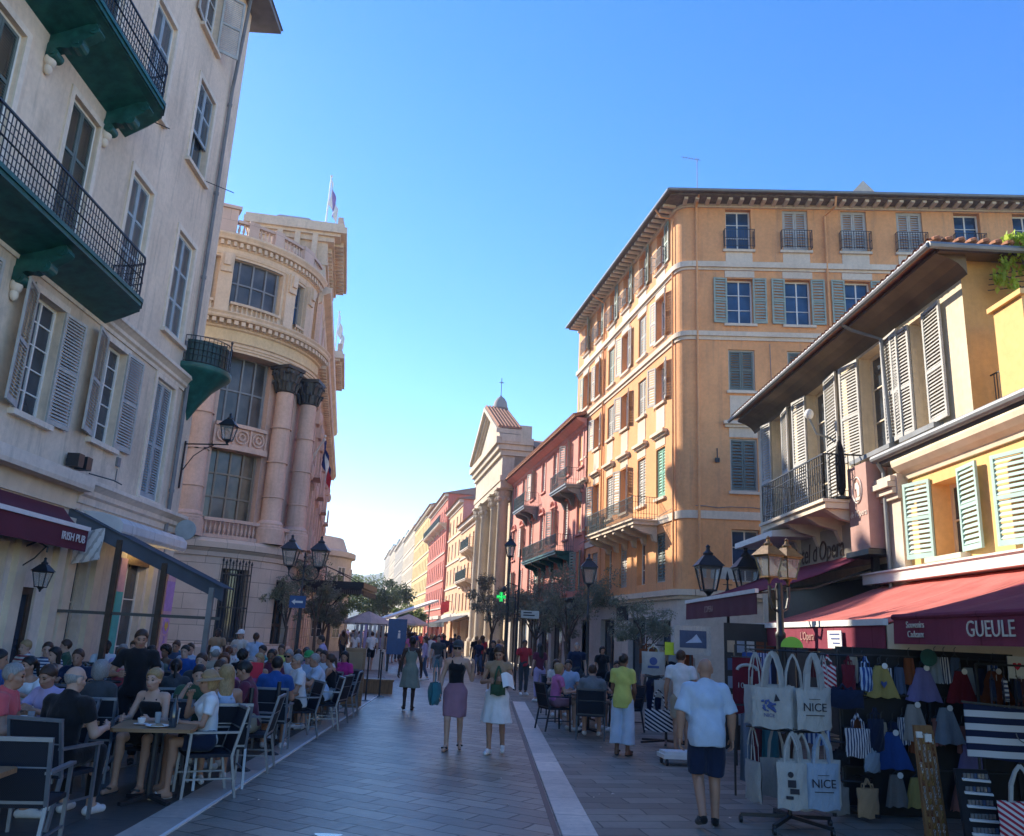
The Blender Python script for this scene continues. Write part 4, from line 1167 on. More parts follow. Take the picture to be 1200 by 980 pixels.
mb = MB(); mb.tube([(15.6, .72, 8.17), (15.6, .5, 8.06), (15.2, .12, 7.75), (15.1, .1, 5.4)], .035, 8); mb.build('downpipe', M['zinc'], hb, smooth=True)
mb = MB()
k = 12.3
while k < 23.5:
    mb.ell((k, .66, 8.325), (.06, .012, .045), 8, 5); k += .2
mb.build('tile_gap_light', M['white_paint'], hb)  # white dots paint the light in the gaps at the tile ends
add_window(hb, 13.8, 5.66, .52, 2.06, depth=.3, rows=3, cols=1, fmat='shutter_grey', shut='lr', swid=.66, slats=32, sang=(.06, .05), mids=(.45,))
add_window(hb, 15.42, 5.66, 1.08, 2.12, depth=.3, rows=3, fmat='cream_paint', shut='lr', swid=.74, slats=32, sang=(.05, .12), mids=(.45,))
add_window(hb, 18.3, 4.85, 1.2, 3.0, depth=.3, rows=4, fmat='cream_paint', shut='lr', swid=.74, slats=40, sang=(.05, .08), mids=(.45,))
add_window(hb, 21.2, 4.85, .9, 3.0, depth=.3, rows=4, fmat='cream_paint', shut='lr', swid=.62, slats=40, sang=(.1, .1), mids=(.45,))
mb = MB()
for (a, b, c, d) in hops[:2]: mb.box(a - .35, b + .35, -.1, .17, c - .12, c - .03)
mb.build('sill', M['zinc'], hb)
# balcony
mb = MB(); mb.box(16.35, 20.3, .0, .92, 4.56, 4.72); mb.box(16.3, 20.35, .0, .98, 4.68, 4.74)
for u in (16.5, 17.6, 18.8, 20.0): mb.prism([(0, 3.95), (.12, 4.1), (.2, 4.3), (.55, 4.38), (.86, 4.56), (0, 4.56)], u, u + .16, 'x')
bc = mb.build('balcony', M['cream_paint'], hb)
rm = railing_mesh([(16.38, .02), (16.38, .9), (20.26, .9), (20.26, .02)], .95, None, .12, .008, (.06, 1.0), (.22, .8), top=.03)
for k in range(15):
    u = 16.6 + k * .24
    rm.tube([(u + .09 * math.cos(t), .9, .5 + .13 * math.sin(t)) for t in [2 * PI * i / 10 for i in range(11)]], .007, 4, caps=False)
rm.build('railing', M['black_iron'], bc, loc=(0, 0, 4.72))
paint('sign_band', (.40, .36, .30), .7, .15, 3); paint('sign_brown', (.06, .03, .02), .6)
mb = MB(); mb.box(16.3, 22.9, .0, .08, 3.5, 4.4); sb = mb.build('sign_band', M['sign_band'], hb)
text_on("Hotel d'Opera", .62, M['sign_brown'], hb, (19.1, .095, 3.95), (-1, 0, 0), sx=.86, shear=.25)
paint('sign_pinkish', (.42, .24, .205), .6, .1, 4); paint('sign_cream', (.70, .60, .52), .6)
ps = thing('hanging_hotel_sign', 'tall dusty pink hotel sign panel with a cream emblem beside the drain pipe', 'sign', RU(15.92, .02, 0), RNR)
mb = MB(); mb.box(-.42, .42, .02, .42, 3.7, 5.35); pb_ = mb.build('panel', M['sign_pinkish'], ps)
mb = MB(); c = (0, .425, 4.86)
mb.tube([(.2 * math.cos(t), .43, 4.86 + .25 * math.sin(t)) for t in [2 * PI * i / 20 for i in range(21)]], .018, 5, caps=False)
mb.prism([(-.1, 4.75), (-.02, 4.72), (.02, 4.9), (.1, 4.86), (.08, 5.0), (-.04, 5.02), (-.12, 4.9)], .424, .434, 'y')
mb.prism([(-.12, 4.66), (.12, 4.66), (.12, 4.72), (-.12, 4.72)], .424, .434, 'y')
mb.build('emblem', M['sign_cream'], pb_)
text_on("de l'Opera", .17, M['sign_cream'], pb_, (0, .43, 4.4), (-1, 0, 0), shear=.2)
mb = MB(); mb.box(-.5, .5, 0, .5, 3.58, 3.68); mb.box(-.06, .06, .1, .22, .02, 3.6); mb.build('bracket', M['black_iron'], ps)
# roof-terrace things
pr = thing('parapet_pier', 'square sunlit yellow parapet pier on the roof terrace edge', 'parapet', RU(11.5, 0, 5.42), RNR)
mb = MB(); mb.box(-.35, .35, -.62, -.04, 0, 1.55); mb.box(-.42, .42, -.68, .02, 1.55, 1.63); mb.build('pier', M['yellow_stucco'], pr)
mb = MB(); mb.box(-4.5, -.352, -.45, -.12, 0, .9); mb.build('parapet', M['yellow_stucco'], pr)
mb = MB()
for k in range(8): mb.bar((.42 + k * .07, -.3, 0), (.42 + k * .07, -.3, .75), .012, .012)
mb.bar((.38, -.3, .75), (1.0, -.3, .75), .02, .02); mb.bar((.38, -.3, .08), (1.0, -.3, .08), .02, .02)
mb.build('railing', M['black_iron'], pr)
tr = thing('iron_trellis', 'black iron trellis brackets fixed to the ochre side wall of the hotel', 'trellis', (7.92, 12.35, 7.62), 0)
tr.scale = (.5, .5, .75)
mb = MB()
for z in (0, .13, .26, .38): mb.bar((-.1 + z * .3, .2, z), (1.6, -.5, z + .02), .018, .018)
for x in (.55, 1.0): mb.tube([(x, -.1, -1.6), (x + .02, -.12, .5)], .014, 6)
mb.build('bars', M['black_iron'], tr)
# leaf materials
def leaf_mat(name, c, trans=.3):
    n = NT(name); oi = n.n('ShaderNodeObjectInfo'); v = n.coord()
    a = n.noise(3.5, 3, v)
    n.col(n.ramp(a, [(.3, mul(c, .62)), (.7, mul(c, 1.35))])); n.set(.5, spec=.35)
    tl = n.n('ShaderNodeBsdfTranslucent'); tl.inputs['Color'].default_value = (*mul(c, 1.6), 1)
    mx = n.n('ShaderNodeMixShader'); mx.inputs[0].default_value = trans; out = n.t.nodes['Material Output']
    n.l(n.b.outputs[0], mx.inputs[1]); n.l(tl.outputs[0], mx.inputs[2]); n.l(mx.outputs[0], out.inputs['Surface'])
    MATS[name] = n.m
leaf_mat('vine_leaf', (.34, .42, .06), .5); leaf_mat('olive_leaf', (.19, .21, .15), .3); leaf_mat('dark_leaf', (.055, .085, .04), .25); leaf_mat('plane_leaf', (.11, .155, .06), .35)
paint('bark', (.10, .08, .065), .9, .3, 14, bump=.5)
def leaves(mb, rnd, c, r, n, size, aspect=.45, flat=1.0):
    """n small leaf faces in an ellipsoid"""
    for _ in range(n):
        while True:
            p = Vector((rnd.uniform(-1, 1), rnd.uniform(-1, 1), rnd.uniform(-1, 1)))
            if p.length <= 1: break
        p = Vector((c[0] + p.x * r[0], c[1] + p.y * r[1], c[2] + p.z * r[2]))
        d = Vector((rnd.gauss(0, 1), rnd.gauss(0, 1), rnd.gauss(0, 1) * flat - .2)).normalized(); s = d.cross(Vector((rnd.gauss(0, 1), rnd.gauss(0, 1), rnd.gauss(0, 1)))).normalized()
        L = size * rnd.uniform(.6, 1.3); W = L * aspect
        mid = p + d * L * .45 + d.cross(s) * L * .06
        mb.add([p, mid + s * W / 2, p + d * L, mid - s * W / 2], [(0, 1, 2, 3)])
rnd = random.Random(4)
vn = thing('climbing_vine', 'bright green vine spilling over the trellis on the hotel side wall', 'vine', (8.06, 12.25, 7.55), 0)
vn.scale = (.68, .68, 1.0)
mb = MB()
for (c, r, n) in [((.2, -.1, .85), (.25, .2, .12), 90), ((.45, -.2, .75), (.3, .25, .2), 110), ((-.15, 0, .2), (.16, .12, .14), 60), ((-.05, -.05, .42), (.12, .1, .2), 50), ((.15, -.05, -.05), (.12, .12, .28), 90), ((.6, -.2, .35), (.25, .2, .3), 120), ((.85, -.3, .6), (.3, .2, .35), 120), ((.3, 0, .5), (.2, .1, .2), 40)]:
    leaves(mb, rnd, c, r, n, .13, .75)
mb.build('foliage', M['vine_leaf'], vn)
mb = MB(); mb.tube([(.75, 0, -2.0), (.7, 0, -.6), (.5, -.1, .3), (.2, -.1, .8)], [.03, .025, .02, .008], 6); mb.tube([(.7, 0, -.6), (.4, -.05, 0), (.1, -.05, .2), (-.2, 0, .3)], .01, 5); mb.build('stem', M['bark'], vn)

# awnings on the right
RL = ((7.5, 0, 0), RNR)
t = awning('hotel_awning', 'plum coloured hotel awning with a white front edge in the shade beside the street lamp', RL, 16.1, 21.9, 3.75, 2.84, 2.4, .42, 'awning_plum', 'awning_burgundy', 'white_paint')
text_on("L'OPERA", .2, M['sign_pinkish'], t, (19.6, 2.445, 2.6), (-1, 0, 0), depth=.003)
t = awning('souvenir_awning', 'faded red souvenir shop awning lit by the sun, with a pale front bar', RL, 10.45, 15.95, 3.06, 2.17, 2.6, .33, 'awning_red', 'awning_plum', 'white_paint')
mb = MB(); mb.hexa([(10.47, .3, 1.84), (10.44, .3, 1.84), (10.44, 2.6, 1.84), (10.47, 2.6, 1.84), (10.47, .3, 2.9), (10.44, .3, 2.9), (10.44, 2.6, 2.14), (10.47, 2.6, 2.14)]); mb.build('side_curtain', M['cream_paint'], t)
text_on("L'Opera", .17, M['sign_pinkish'], t, (13.0, 2.645, 2.0), (-1, 0, 0), depth=.003)
t = awning('souvenir_awning', 'dark plum awning with GUEULE lettering at the right edge of the street', RL, 4.2, 10.2, 3.08, 2.24, 2.6, .31, 'awning_plum', 'awning_plum', None)
mb = MB(); mb.tube([(4.2, 2.62, 2.23), (10.22, 2.62, 2.23)], .035, 8); mb.build('front_bar', M['awning_plum'], t)
paint('letter_beige', (.62, .55, .45), .6)
text_on("GUEULE", .225, M['letter_beige'], t, (8.2, 2.652, 2.075), (-1, 0, 0), sx=1.0)
text_on("Souvenirs\nCadeaux", .105, M['letter_beige'], t, (9.65, 2.652, 2.08), (-1, 0, 0), sx=1.0)
t = thing('white_awning_box', 'white folded awning box on the far end of the hotel front', 'awning', RU(19.3, .02, 4.3), RNR)
mb = MB(); mb.hexa([(0, 0, .05), (3.0, 0, .05), (3.0, 1.0, .02), (0, 1.0, .02), (0, 0, .3), (3.0, 0, .3), (3.0, 1.0, .16), (0, 1.0, .16)]); mb.build('cassette', M['white_paint'], t)

# ================================================================== orange corner building
OA = Vector((-.98652, -.16364)); OR_ = frame_rot(OA)
ob = thing('corner_apartment_building', 'large orange rendered corner building with cream bands and sage shutters', 'building', (6.55, 29, 0), OR_)
ax = Vector((.9969, -.0791)); nb = Vector((-.0791, -.9969))
FB = Matrix.Rotation(frame_rot(nb) - OR_, 4, 'Z')
ROWS = [(3.95, 5.75), (7.1, 9.0), (10.8, 12.37), (13.4, 15.2), (16.4, 18.08)]
CA = [2.0, 4.15, 6.35, 8.45, 10.6, 12.8]; CB = [-2.22, -4.36, -6.55, -8.62, -10.75, -12.9, -15.0]
LA = 14.5; LB = -16.5
CR = .45
bands = [(3.5, 0)]
opsA = [(c - .48, c + .48, a, b) for c in CA for a, b in ROWS] + [(1.0, 2.2, .05, 2.6), (3.6, 5.6, .05, 2.7), (7.4, 9.4, .05, 2.7), (11.2, 13.2, .05, 2.7)]
opsB = [(c - .48, c + .48, a, b) for c in CB for a, b in ROWS] + [(-5.2, -3.2, .05, 2.7), (-9.4, -7.4, .05, 2.7)]
mb = MB(); wall_open(mb, CR, LA, 0, 18.26, opsA, 0, .28, 1, bands=bands)
mb.M = FB; wall_open(mb, LB, -CR, 0, 18.26, opsB, 0, .28, 1, bands=bands); mb.M = None
# rounded corner
pA0 = Vector((CR, 0)); q = FB @ Vector((-CR, 0, 0)); pB0 = Vector((q.x, q.y)); tA = Vector((-1, 0)); q = FB @ Vector((1, 0, 0)); tB = Vector((q.x, q.y))
arcp = []
for i in range(9):
    t_ = i / 8; p = pA0 * (1 - t_) ** 2 + Vector((0, 0)) * 2 * t_ * (1 - t_) + pB0 * t_ ** 2; arcp.append(p)
g = [[(p.x, p.y, z) for p in arcp] for z in (0, 3.5)]; mb.sheet(g, 1)
g = [[(p.x, p.y, z) for p in arcp] for z in (3.5, 18.26)]; mb.sheet(g, 0)
mb.quad((LA, 0, 0), (LA, -10, 0), (LA, -10, 18.26), (LA, 0, 18.26), 0)
mb.build('wall', [M['orange_stucco'], M['base_white']], ob)
def band(mb, z0, z1, t, a0=0, a1=None):
    """string course round both faces and the rounded corner"""
    mb.box(CR, LA, 0, t, z0, z1)
    mb.M = FB; mb.box(LB, -CR, 0, t, z0, z1); mb.M = None
    n = len(arcp); out = []
    for i, p in enumerate(arcp):
        d = (arcp[min(i + 1, n - 1)] - arcp[max(i - 1, 0)]).normalized(); nn = Vector((-d.y, d.x))
        if nn.dot(p - Vector((2, -2))) < 0: nn = -nn
        out.append(p + nn * t)
    vs = [(p.x, p.y, z0) for p in arcp] + [(p.x, p.y, z0) for p in out] + [(p.x, p.y, z1) for p in arcp] + [(p.x, p.y, z1) for p in out]
    fs = []
    for i in range(n - 1):
        fs += [(n + i, n + i + 1, 3 * n + i + 1, 3 * n + i), (i, i + 1, n + i + 1, n + i), (2 * n + i, 2 * n + i + 1, 3 * n + i + 1, 3 * n + i)]
    mb.add(vs, fs)
mb = MB()
for (a, b, t_) in [(3.3, 3.42, .12), (3.42, 3.62, .24), (6.08, 6.36, .05), (12.72, 12.86, .05), (12.86, 13.04, .12), (15.52, 15.62, .05), (15.62, 15.84, .13), (18.12, 18.26, .1)]: band(mb, a, b, t_)
for (cols, Mx) in ((CA, None), (CB, FB)):
    mb.M = Mx
    for c in cols:
        mb.box(c - .5, c + .5, .0, .02, 15.86, 16.28)           # panel under top window
        mb.box(c - .6, c + .6, .0, .10, 16.28, 16.38); mb.box(c - .6, c + .6, .0, .09, 13.28, 13.38); mb.box(c - .55, c + .55, 0, .03, 15.24, 15.5)
        mb.box(c - .45, c + .45, 0, .02, 9.75, 10.6); mb.box(c - .55, c + .55, 0, .1, 10.68, 10.78)
        mb.box(c - .5, c + .5, 0, .02, 9.05, 9.4); mb.box(c - .65, c + .65, 0, .1, 9.4, 9.5); mb.box(c - .7, c + .7, 0, .2, 9.5, 9.62)
        mb.box(c - .55, c + .55, 0, .1, 6.98, 7.08)
    mb.M = None
mb.build('string_course', M['orange_trim'], ob)
rzB = frame_rot(nb) - OR_
srnd = random.Random(12)
for (cols, Mx, rz) in ((CA, None, 0.0), (CB, FB, rzB)):
    for ci, c in enumerate(cols):
        if c < -13.5: continue
        for ri, (a, b) in enumerate(ROWS):
            kw = dict(Mf=Mx, rz=rz, depth=.28, rows=3, fmat='white_paint', gmat='window_blue', slats=15)
            u, h = c - .48, b - a
            if Mx is None:
                if ri == 4: kind = ('open', 'shutter_sage', 'l')
                elif ri == 3: kind = [('open', 'shutter_cream', 'lr'), ('closed', 'shutter_cream', ''), ('open', 'shutter_cream', 'lr'), ('closed', 'shutter_sage', ''), ('open', 'shutter_cream', 'lr'), ('open', 'shutter_sage', 'lr')][ci]
                elif ri == 2: kind = [('open', 'shutter_cream', 'lr'), ('closed', 'shutter_cream', ''), ('open', 'shutter_cream', 'lr'), ('closed', 'shutter_cream', ''), ('open', 'shutter_cream', 'lr'), ('closed', 'shutter_sage', '')][ci]
                elif ri == 1: kind = [('closed', 'shutter_green', ''), ('closed', 'shutter_cream', ''), ('open', 'shutter_cream', 'lr'), ('closed', 'shutter_cream', ''), ('open', 'shutter_cream', 'r'), ('closed', 'shutter_sage', '')][ci]
                else: kind = [('closed', 'shutter_dark', ''), ('none', '', ''), ('closed', 'shutter_cream', ''), ('none', '', ''), ('closed', 'shutter_cream', ''), ('none', '', '')][ci]
            else:
                if ri == 4: kind = ('open', 'shutter_sage', '') if ci in (0, 4, 5) else ('closed', 'shutter_grey', '')
                elif ri == 3: kind = ('open', 'shutter_sage', 'lr')
                elif ri == 2: kind = ('closed', 'shutter_dark', '')
                elif ri == 1: kind = ('closed', 'shutter_dark', '')
                else: kind = ('none', '', '')
            if kind[0] == 'closed': add_window(ob, u, a, .96, h, closed=True, smat=kind[1], **{k_: v_ for k_, v_ in kw.items() if k_ != 'fmat'}, fmat='shutter_cream')
            elif kind[0] == 'open':
                if kind[2]: add_window(ob, u, a, .96, h, shut=kind[2], smat=kind[1], swid=.5, sang=(.08, .08) if Mx is not None else (srnd.uniform(.05, .5), srnd.uniform(.05, .5)), **kw)
                else: add_window(ob, u, a, .96, h, **kw)
            else: add_window(ob, u, a, .96, h, **kw)
            if ri == 4:
                def bal():
                    m_ = railing_mesh([(-.08, .0), (-.08, .2), (1.04, .2), (1.04, 0)], .72, None, .09, .008, (.05, 1.0), (.5,)); return m_.mesh('guard_rail', M['black_iron'])
                g_ = link('guard_rail', cached('r3bal', bal), ob)
                g_.location = (Mx @ Vector((u, .02, a + .02))) if Mx is not None else (u, .02, a + .02); g_.rotation_euler = (0, 0, rz)
mb = MB()
# eaves, roof
def ring_poly(t):
    B = FB @ Vector((LB, t, 0)); cA = Vector((-t, t)); 
    c2 = FB @ Vector((t * .9, t, 0))
    return [(LA, t), (-t * 1.05, t), (B.x, B.y)]
for (t_, z0, z1) in ((.6, 18.26, 18.33), (.7, 18.33, 18.40)):
    P_ = ring_poly(t_); far = FB @ Vector((LB, -9, 0))
    mb.prism([P_[0], P_[1], P_[2], (far.x, far.y), (LA, -10)], z0, z1, 'z')
P_ = ring_poly(.74); far = FB @ Vector((LB, -9, 0))
base = [(P_[0][0], P_[0][1], 18.40), (P_[1][0], P_[1][1], 18.40), (P_[2][0], P_[2][1], 18.40)]
rA = (LA, -5, 19.9); rC = (4.8, -4.6, 19.9); rB_ = FB @ Vector((LB, -4.6, 0)); rB_ = (rB_.x, rB_.y, 19.9)
mb.add(base + [rA, rC, rB_], [(0, 1, 4, 3), (1, 2, 5, 4)])
rf = mb.build('roof', M['roof_grey_tile'], ob)
mb = MB()
for k in range(int(LA / .42)): mb.box(.1 + k * .42, .24 + k * .42, .1, .6, 18.17, 18.26)
mb.M = FB
for k in range(int(-LB / .42)): mb.box(-.1 - k * .42, -.24 - k * .42, .1, .6, 18.17, 18.26)
mb.build('eave_bracket', M['orange_trim'], ob)
mb = MB(); mb.tube([(LA, .76, 18.36), (-.82, .76, 18.36)], .06, 8); q = FB @ Vector((LB, .76, 18.36)); mb.tube([(-.82, .76, 18.36), tuple(q)], .06, 8)
mb.build('gutter', M['zinc'], ob, smooth=True)
mb = MB()
mb.tube([tuple(FB @ Vector(p)) for p in ((-5.7, .74, 18.3), (-5.7, .6, 17.95), (-5.45, .1, 17.8), (-5.45, .08, 3.7))], .045, 8)
mb.tube([tuple(FB @ Vector(p)) for p in ((-.62, .74, 18.3), (-.62, .1, 18.1), (-.62, .08, 3.7))], .045, 8)
mb.tube([(.7, .74, 18.3), (.7, .5, 18.0), (.55, .08, 17.9), (.55, .08, 3.7)], .035, 8); mb.tube([(9.5, .74, 18.3), (9.5, .08, 17.9), (9.5, .08, 3.7)], .045, 8)
mb.build('downpipe', M['orange_stucco'], ob, smooth=True)
mb = MB(FB); mb.box(-8.7, -8.0, -4.2, -3.6, 19.6, 21.0); mb.prism([(-8.8, 21.0), (-7.9, 21.0), (-8.35, 21.5)], -4.3, -3.5, 'y'); mb.build('chimney', M['pale_stucco'], rf)
mb = MB(FB); mb.tube([(-.95, -1.6, 18.8), (-.95, -1.6, 21.3)], .015, 5); mb.bar((-1.1, -1.6, 21.2), (-.3, -1.6, 21.35), .015, .015)
for k in range(6): mb.bar((-1.0 + k * .12, -1.75, 21.22 + k * .02), (-1.0 + k * .12, -1.45, 21.22 + k * .02), .01, .01)
mb.build('aerial', M['lead_pipe'], rf)
mb = MB(); mb.box(2.2, 8.4, 0, 1.0, 6.06, 6.24); mb.box(2.12, 8.48, 0, 1.08, 6.2, 6.26)
for k in range(6): mb.prism([(0, 5.45), (.12, 5.5), (.2, 5.72), (.6, 5.8), (.95, 5.95), (.95, 6.06), (0, 6.06)], 2.35 + k * 1.15, 2.6 + k * 1.15, 'x')
bc = mb.build('balcony', M['orange_trim'], ob)
railing_mesh([(2.2, .05), (2.2, 1.02), (8.4, 1.02), (8.4, .05)], .85, None, .1, .008, (.06, 1.0), (.25, .75)).build('railing', M['dark_green_iron'], bc, loc=(0, 0, 6.26))
mb = MB(FB); 
for (a, b) in ((-.92, -.36),): pass
mb = MB()
for (z0, sg) in ((6.5, .12), (13.2, .06)):
    mb.tube([(.6 + k * 1.4, .07, z0 - sg * (k % 2)) for k in range(10)], .012, 5)
for k in range(9): mb.tube([tuple(FB @ Vector((-.5 - k * 1.6 - j * .4, .05, 6.52 - .05 * (j % 4 == 2)))) for j in range(5)], .012, 5)
mb.tube([tuple(FB @ Vector(p)) for p in ((-3.3, .05, 3.7), (-3.3, .05, 6.5), (-3.25, .05, 12.6))], .012, 5)
mb.build('facade_cable', M['lead_pipe'], ob)
mb = MB(FB)
paint('plaque', (.42, .44, .42), .5)
mb.box(-1.9, -1.0, .0, .03, 4.02, 4.42); mb.box(-.85, -.5, .0, .03, 4.04, 4.4); mb.build('street_plaque', M['plaque'], ob)
mb = MB(FB); mb.box(-1.35, -1.2, .02, .12, 8.1, 8.25); mb.tube([(-1.27, .1, 8.2), (-1.27, .1, 8.6)], .02, 6); mb.build('wall_fixture', M['black_iron'], ob)
for u0, u1 in ((1.0, 2.2), (3.6, 5.6), (7.4, 9.4), (11.2, 13.2)):
    s_ = link('shop_window', cached(('shop', round(u1 - u0, 2)), lambda: casement_mesh(u1 - u0, 2.6, M['black_iron'], 2, 1)), ob, (u0, -.26, .05))
    link('pane', cached(('shopp', round(u1 - u0, 2)), lambda: pane_mesh(u1 - u0, 2.6, M['window_glass'])), s_)
for u0, u1 in ((-5.2, -3.2), (-9.4, -7.4)):
    s_ = link('shop_window', cached(('shop', round(u1 - u0, 2)), lambda: casement_mesh(u1 - u0, 2.6, M['black_iron'], 2, 1)), ob, FB @ Vector((u0, -.26, .05)), (0, 0, rzB))
    link('pane', cached(('shopp', round(u1 - u0, 2)), lambda: pane_mesh(u1 - u0, 2.6, M['window_glass'])), s_)
mb = MB(); mb.box(5.6, 7.0, 0, .05, 2.62, 3.2); mb.build('shop_sign', M['black_iron'], ob)

# ================================================================== pink building, church and the far row
def OU(u, w=0, z=0): return (6.55 + .98652 * -w + -.16364 * u, 29 - .16364 * w + .98652 * u, z)
pk = thing('pink_building', 'pink rendered building with dark green balconies between orange building and church', 'building', OU(12.2, .07), OR_)
PCOL = [1.0, 3.7, 6.5, 9.5, 12.6, 15.4, 18.2]; PROW = [(4.1, 6.05), (6.95, 8.85), (10.4, 12.15)]
PL = 19.4
pops = [(c - .45, c + .45, a, b) for c in PCOL for a, b in PROW] + [(.8 + k * 3, 3.2 + k * 3, .05, 3.0) for k in range(6)]
mb = MB(); wall_open(mb, 0, PL, 0, 12.6, pops, 0, .25, 1, bands=[(3.6, 0)])
mb.quad((PL, 0, 0), (PL, -9, 0), (PL, -9, 12.6), (PL, 0, 12.6)); mb.build('wall', [M['pink_stucco'], M['base_white']], pk)
mb = MB(); profile_strip(mb, [(0, 12.25), (.1, 12.3), (.15, 12.45), (.3, 12.5), (.55, 12.62), (.55, 12.72), (0, 12.72)], 0, PL); mb.build('cornice', M['pink_stucco'], pk)
mb = MB(); mb.hexa([(-.1, .7, 12.72), (PL + .2, .7, 12.72), (PL + .2, -6, 14.6), (-.1, -6, 14.6), (-.1, .7, 12.82), (PL + .2, .7, 12.82), (PL + .2, -6, 14.7), (-.1, -6, 14.7)])
for k in range(70): mb.tube([(.1 + k * .26, .74, 12.84), (.1 + k * .26, -2, 13.63)], .08, 6)
mb.build('roof', M['roof_tile'], pk)
prnd = random.Random(5)
for ci, c in enumerate(PCOL):
    for ri, (a, b) in enumerate(PROW):
        kw = dict(depth=.25, rows=3, slats=14, gmat='window_glass')
        if (ci + ri) % 3 == 0: add_window(pk, c - .45, a, .9, b - a, shut='lr', smat='shutter_cream' if ri else 'shutter_sage', swid=.46, sang=(prnd.uniform(.05, .6), prnd.uniform(.05, .6)), **kw)
        else: add_window(pk, c - .45, a, .9, b - a, closed=True, smat='shutter_cream' if (ci + ri) % 3 == 1 else 'shutter_grey', slats=14)
for c in PCOL:
    for ri, (a, b) in enumerate(PROW):
        mb = MB(); mb.box(c - .6, c - .45, 0, .04, a - .05, b + .1); mb.box(c + .45, c + .6, 0, .04, a - .05, b + .1); mb.box(c - .62, c + .62, 0, .1, a - .14, a - .05)
        if ri == 1:
            mb.tube([(c + .5 * math.cos(t), .08, b + .22 + .3 * math.sin(t)) for t in [PI * i / 10 for i in range(11)]], .07, 6); mb.box(c - .7, c + .7, 0, .14, b + .1, b + .2)
        mb.build('window_surround', M['pink_stucco'], pk)
def balc(parent, u0, u1, w, z, mat, rmat, h=.85, cons=3):
    mb = MB(); mb.box(u0, u1, 0, w, z, z + .16); mb.box(u0 - .05, u1 + .05, 0, w + .06, z + .1, z + .18)
    for k in range(cons):
        u = u0 + .1 + (u1 - u0 - .35) * k / max(1, cons - 1); mb.prism([(0, z - .7), (.15, z - .6), (.3, z - .3), (w * .8, z - .15), (w * .9, z), (0, z)], u, u + .2, 'x')
    b_ = mb.build('balcony', M[mat], parent)
    railing_mesh([(u0, .03), (u0, w), (u1, w), (u1, .03)], h, None, .11, .009, (.06, 1.0), (.3,)).build('railing', M[rmat], b_, loc=(0, 0, z + .18))
balc(pk, .4, 3.9, .9, 9.15, 'zinc', 'dark_green_iron'); balc(pk, 2.0, 10.4, .95, 5.95, 'green_iron', 'dark_green_iron', cons=5); balc(pk, 10.8, 14.2, .9, 9.5, 'zinc', 'dark_green_iron')
mb = MB(); mb.box(.2, PL, .0, .5, 3.2, 3.75); mb.box(.2, PL, .0, .7, 3.6, 3.7); mb.build('shop_fascia', M['black_iron'], pk)
for k in range(6):
    s_ = link('shop_window', cached('pshop', lambda: casement_mesh(2.4, 2.95, M['dark_wood'], 3, 1)), pk, (.8 + k * 3, -.23, .05)); link('pane', cached('pshopp', lambda: pane_mesh(2.4, 2.95, M['window_glass'])), s_)
def mural(): pass

ch = thing('church', 'pale stone baroque church with columns and a triangular pediment', 'church', OU(31.4, .1), OR_)
# local u from 0; facade y=0
CW = 13.0; CM = CW / 2
mb = MB(); wall_open(mb, .2, CW, 0, 12.2, [(CM - 1.3, CM + 1.3, .1, 5.2), (1.95, 3.15, 4.6, 8.0), (9.85, 11.05, 4.6, 8.0)], 0, .5)
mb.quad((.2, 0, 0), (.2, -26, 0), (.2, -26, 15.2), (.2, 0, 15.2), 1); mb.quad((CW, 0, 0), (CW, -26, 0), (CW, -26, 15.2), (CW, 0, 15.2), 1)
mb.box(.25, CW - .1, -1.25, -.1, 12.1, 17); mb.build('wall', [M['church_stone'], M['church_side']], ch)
def colm(mb, u, y, z0, z1, r):
    mb.box(u - r * 1.4, u + r * 1.4, y - r * 1.4, y + r * 1.4, z0, z0 + 1.2)
    mb.lathe([(r * 1.3, z0 + 1.2), (r * 1.3, z0 + 1.35), (r * 1.05, z0 + 1.5), (r, z0 + 1.6), (r * .86, z1 - 1.2), (r * .95, z1 - 1.15), (r * .9, z1 - 1.0), (r * 1.4, z1 - .15), (r * 1.1, z1 - .1)], (u, y, 0), 20)
    for k in range(8):
        t_ = 2 * PI * k / 8
        for zz in (-.75, -.35): mb.ell((u + r * 1.12 * math.cos(t_), y + r * 1.12 * math.sin(t_), z1 + zz), (.14, .14, .2), 6, 5)
    mb.box(u - r * 1.45, u + r * 1.45, y - r * 1.45, y + r * 1.45, z1 - .12, z1)
for u in (1.0, 4.1, 8.9, 12.0):
    mb = MB(); colm(mb, u, .55, 0, 12.2, .45); mb.build('column', M['church_stone'], ch, smooth=True)
mb = MB()
for (a, b, y) in ((12.2, 12.7, .95), (12.7, 13.1, 1.02), (13.1, 14.6, .9), (14.6, 15.0, 1.1), (15.0, 15.4, 1.3), (15.4, 15.9, 1.5)):
    mb.box(.2 - (y - .9) * .9, CW + (y - .9) * .9, -1.3, y, a, b)
mb.build('entablature', M['church_stone'], ch)
AP = 19.5; BZ = 15.9
mb = MB()
mb.prism([(.6, BZ), (CW - .4, BZ), (CM, AP - .6)], -1.2, .95, 'y')
for s in (0, 1):
    e = -.4 if s == 0 else CW + .6
    for (off, y, th) in ((0, 1.55, .35), (-.35, 1.3, .3), (-.6, 1.12, .25)):
        mb.hexa([(e, -.3, BZ + off + .25), (e, y, BZ + off + .25), (CM, y, AP + off), (CM, -.3, AP + off), (e, -.3, BZ + off + .25 + th), (e, y, BZ + off + .25 + th), (CM, y, AP + off + th), (CM, -.3, AP + off + th)])
mb.build('pediment', M['church_stone'], ch)
mb = MB()
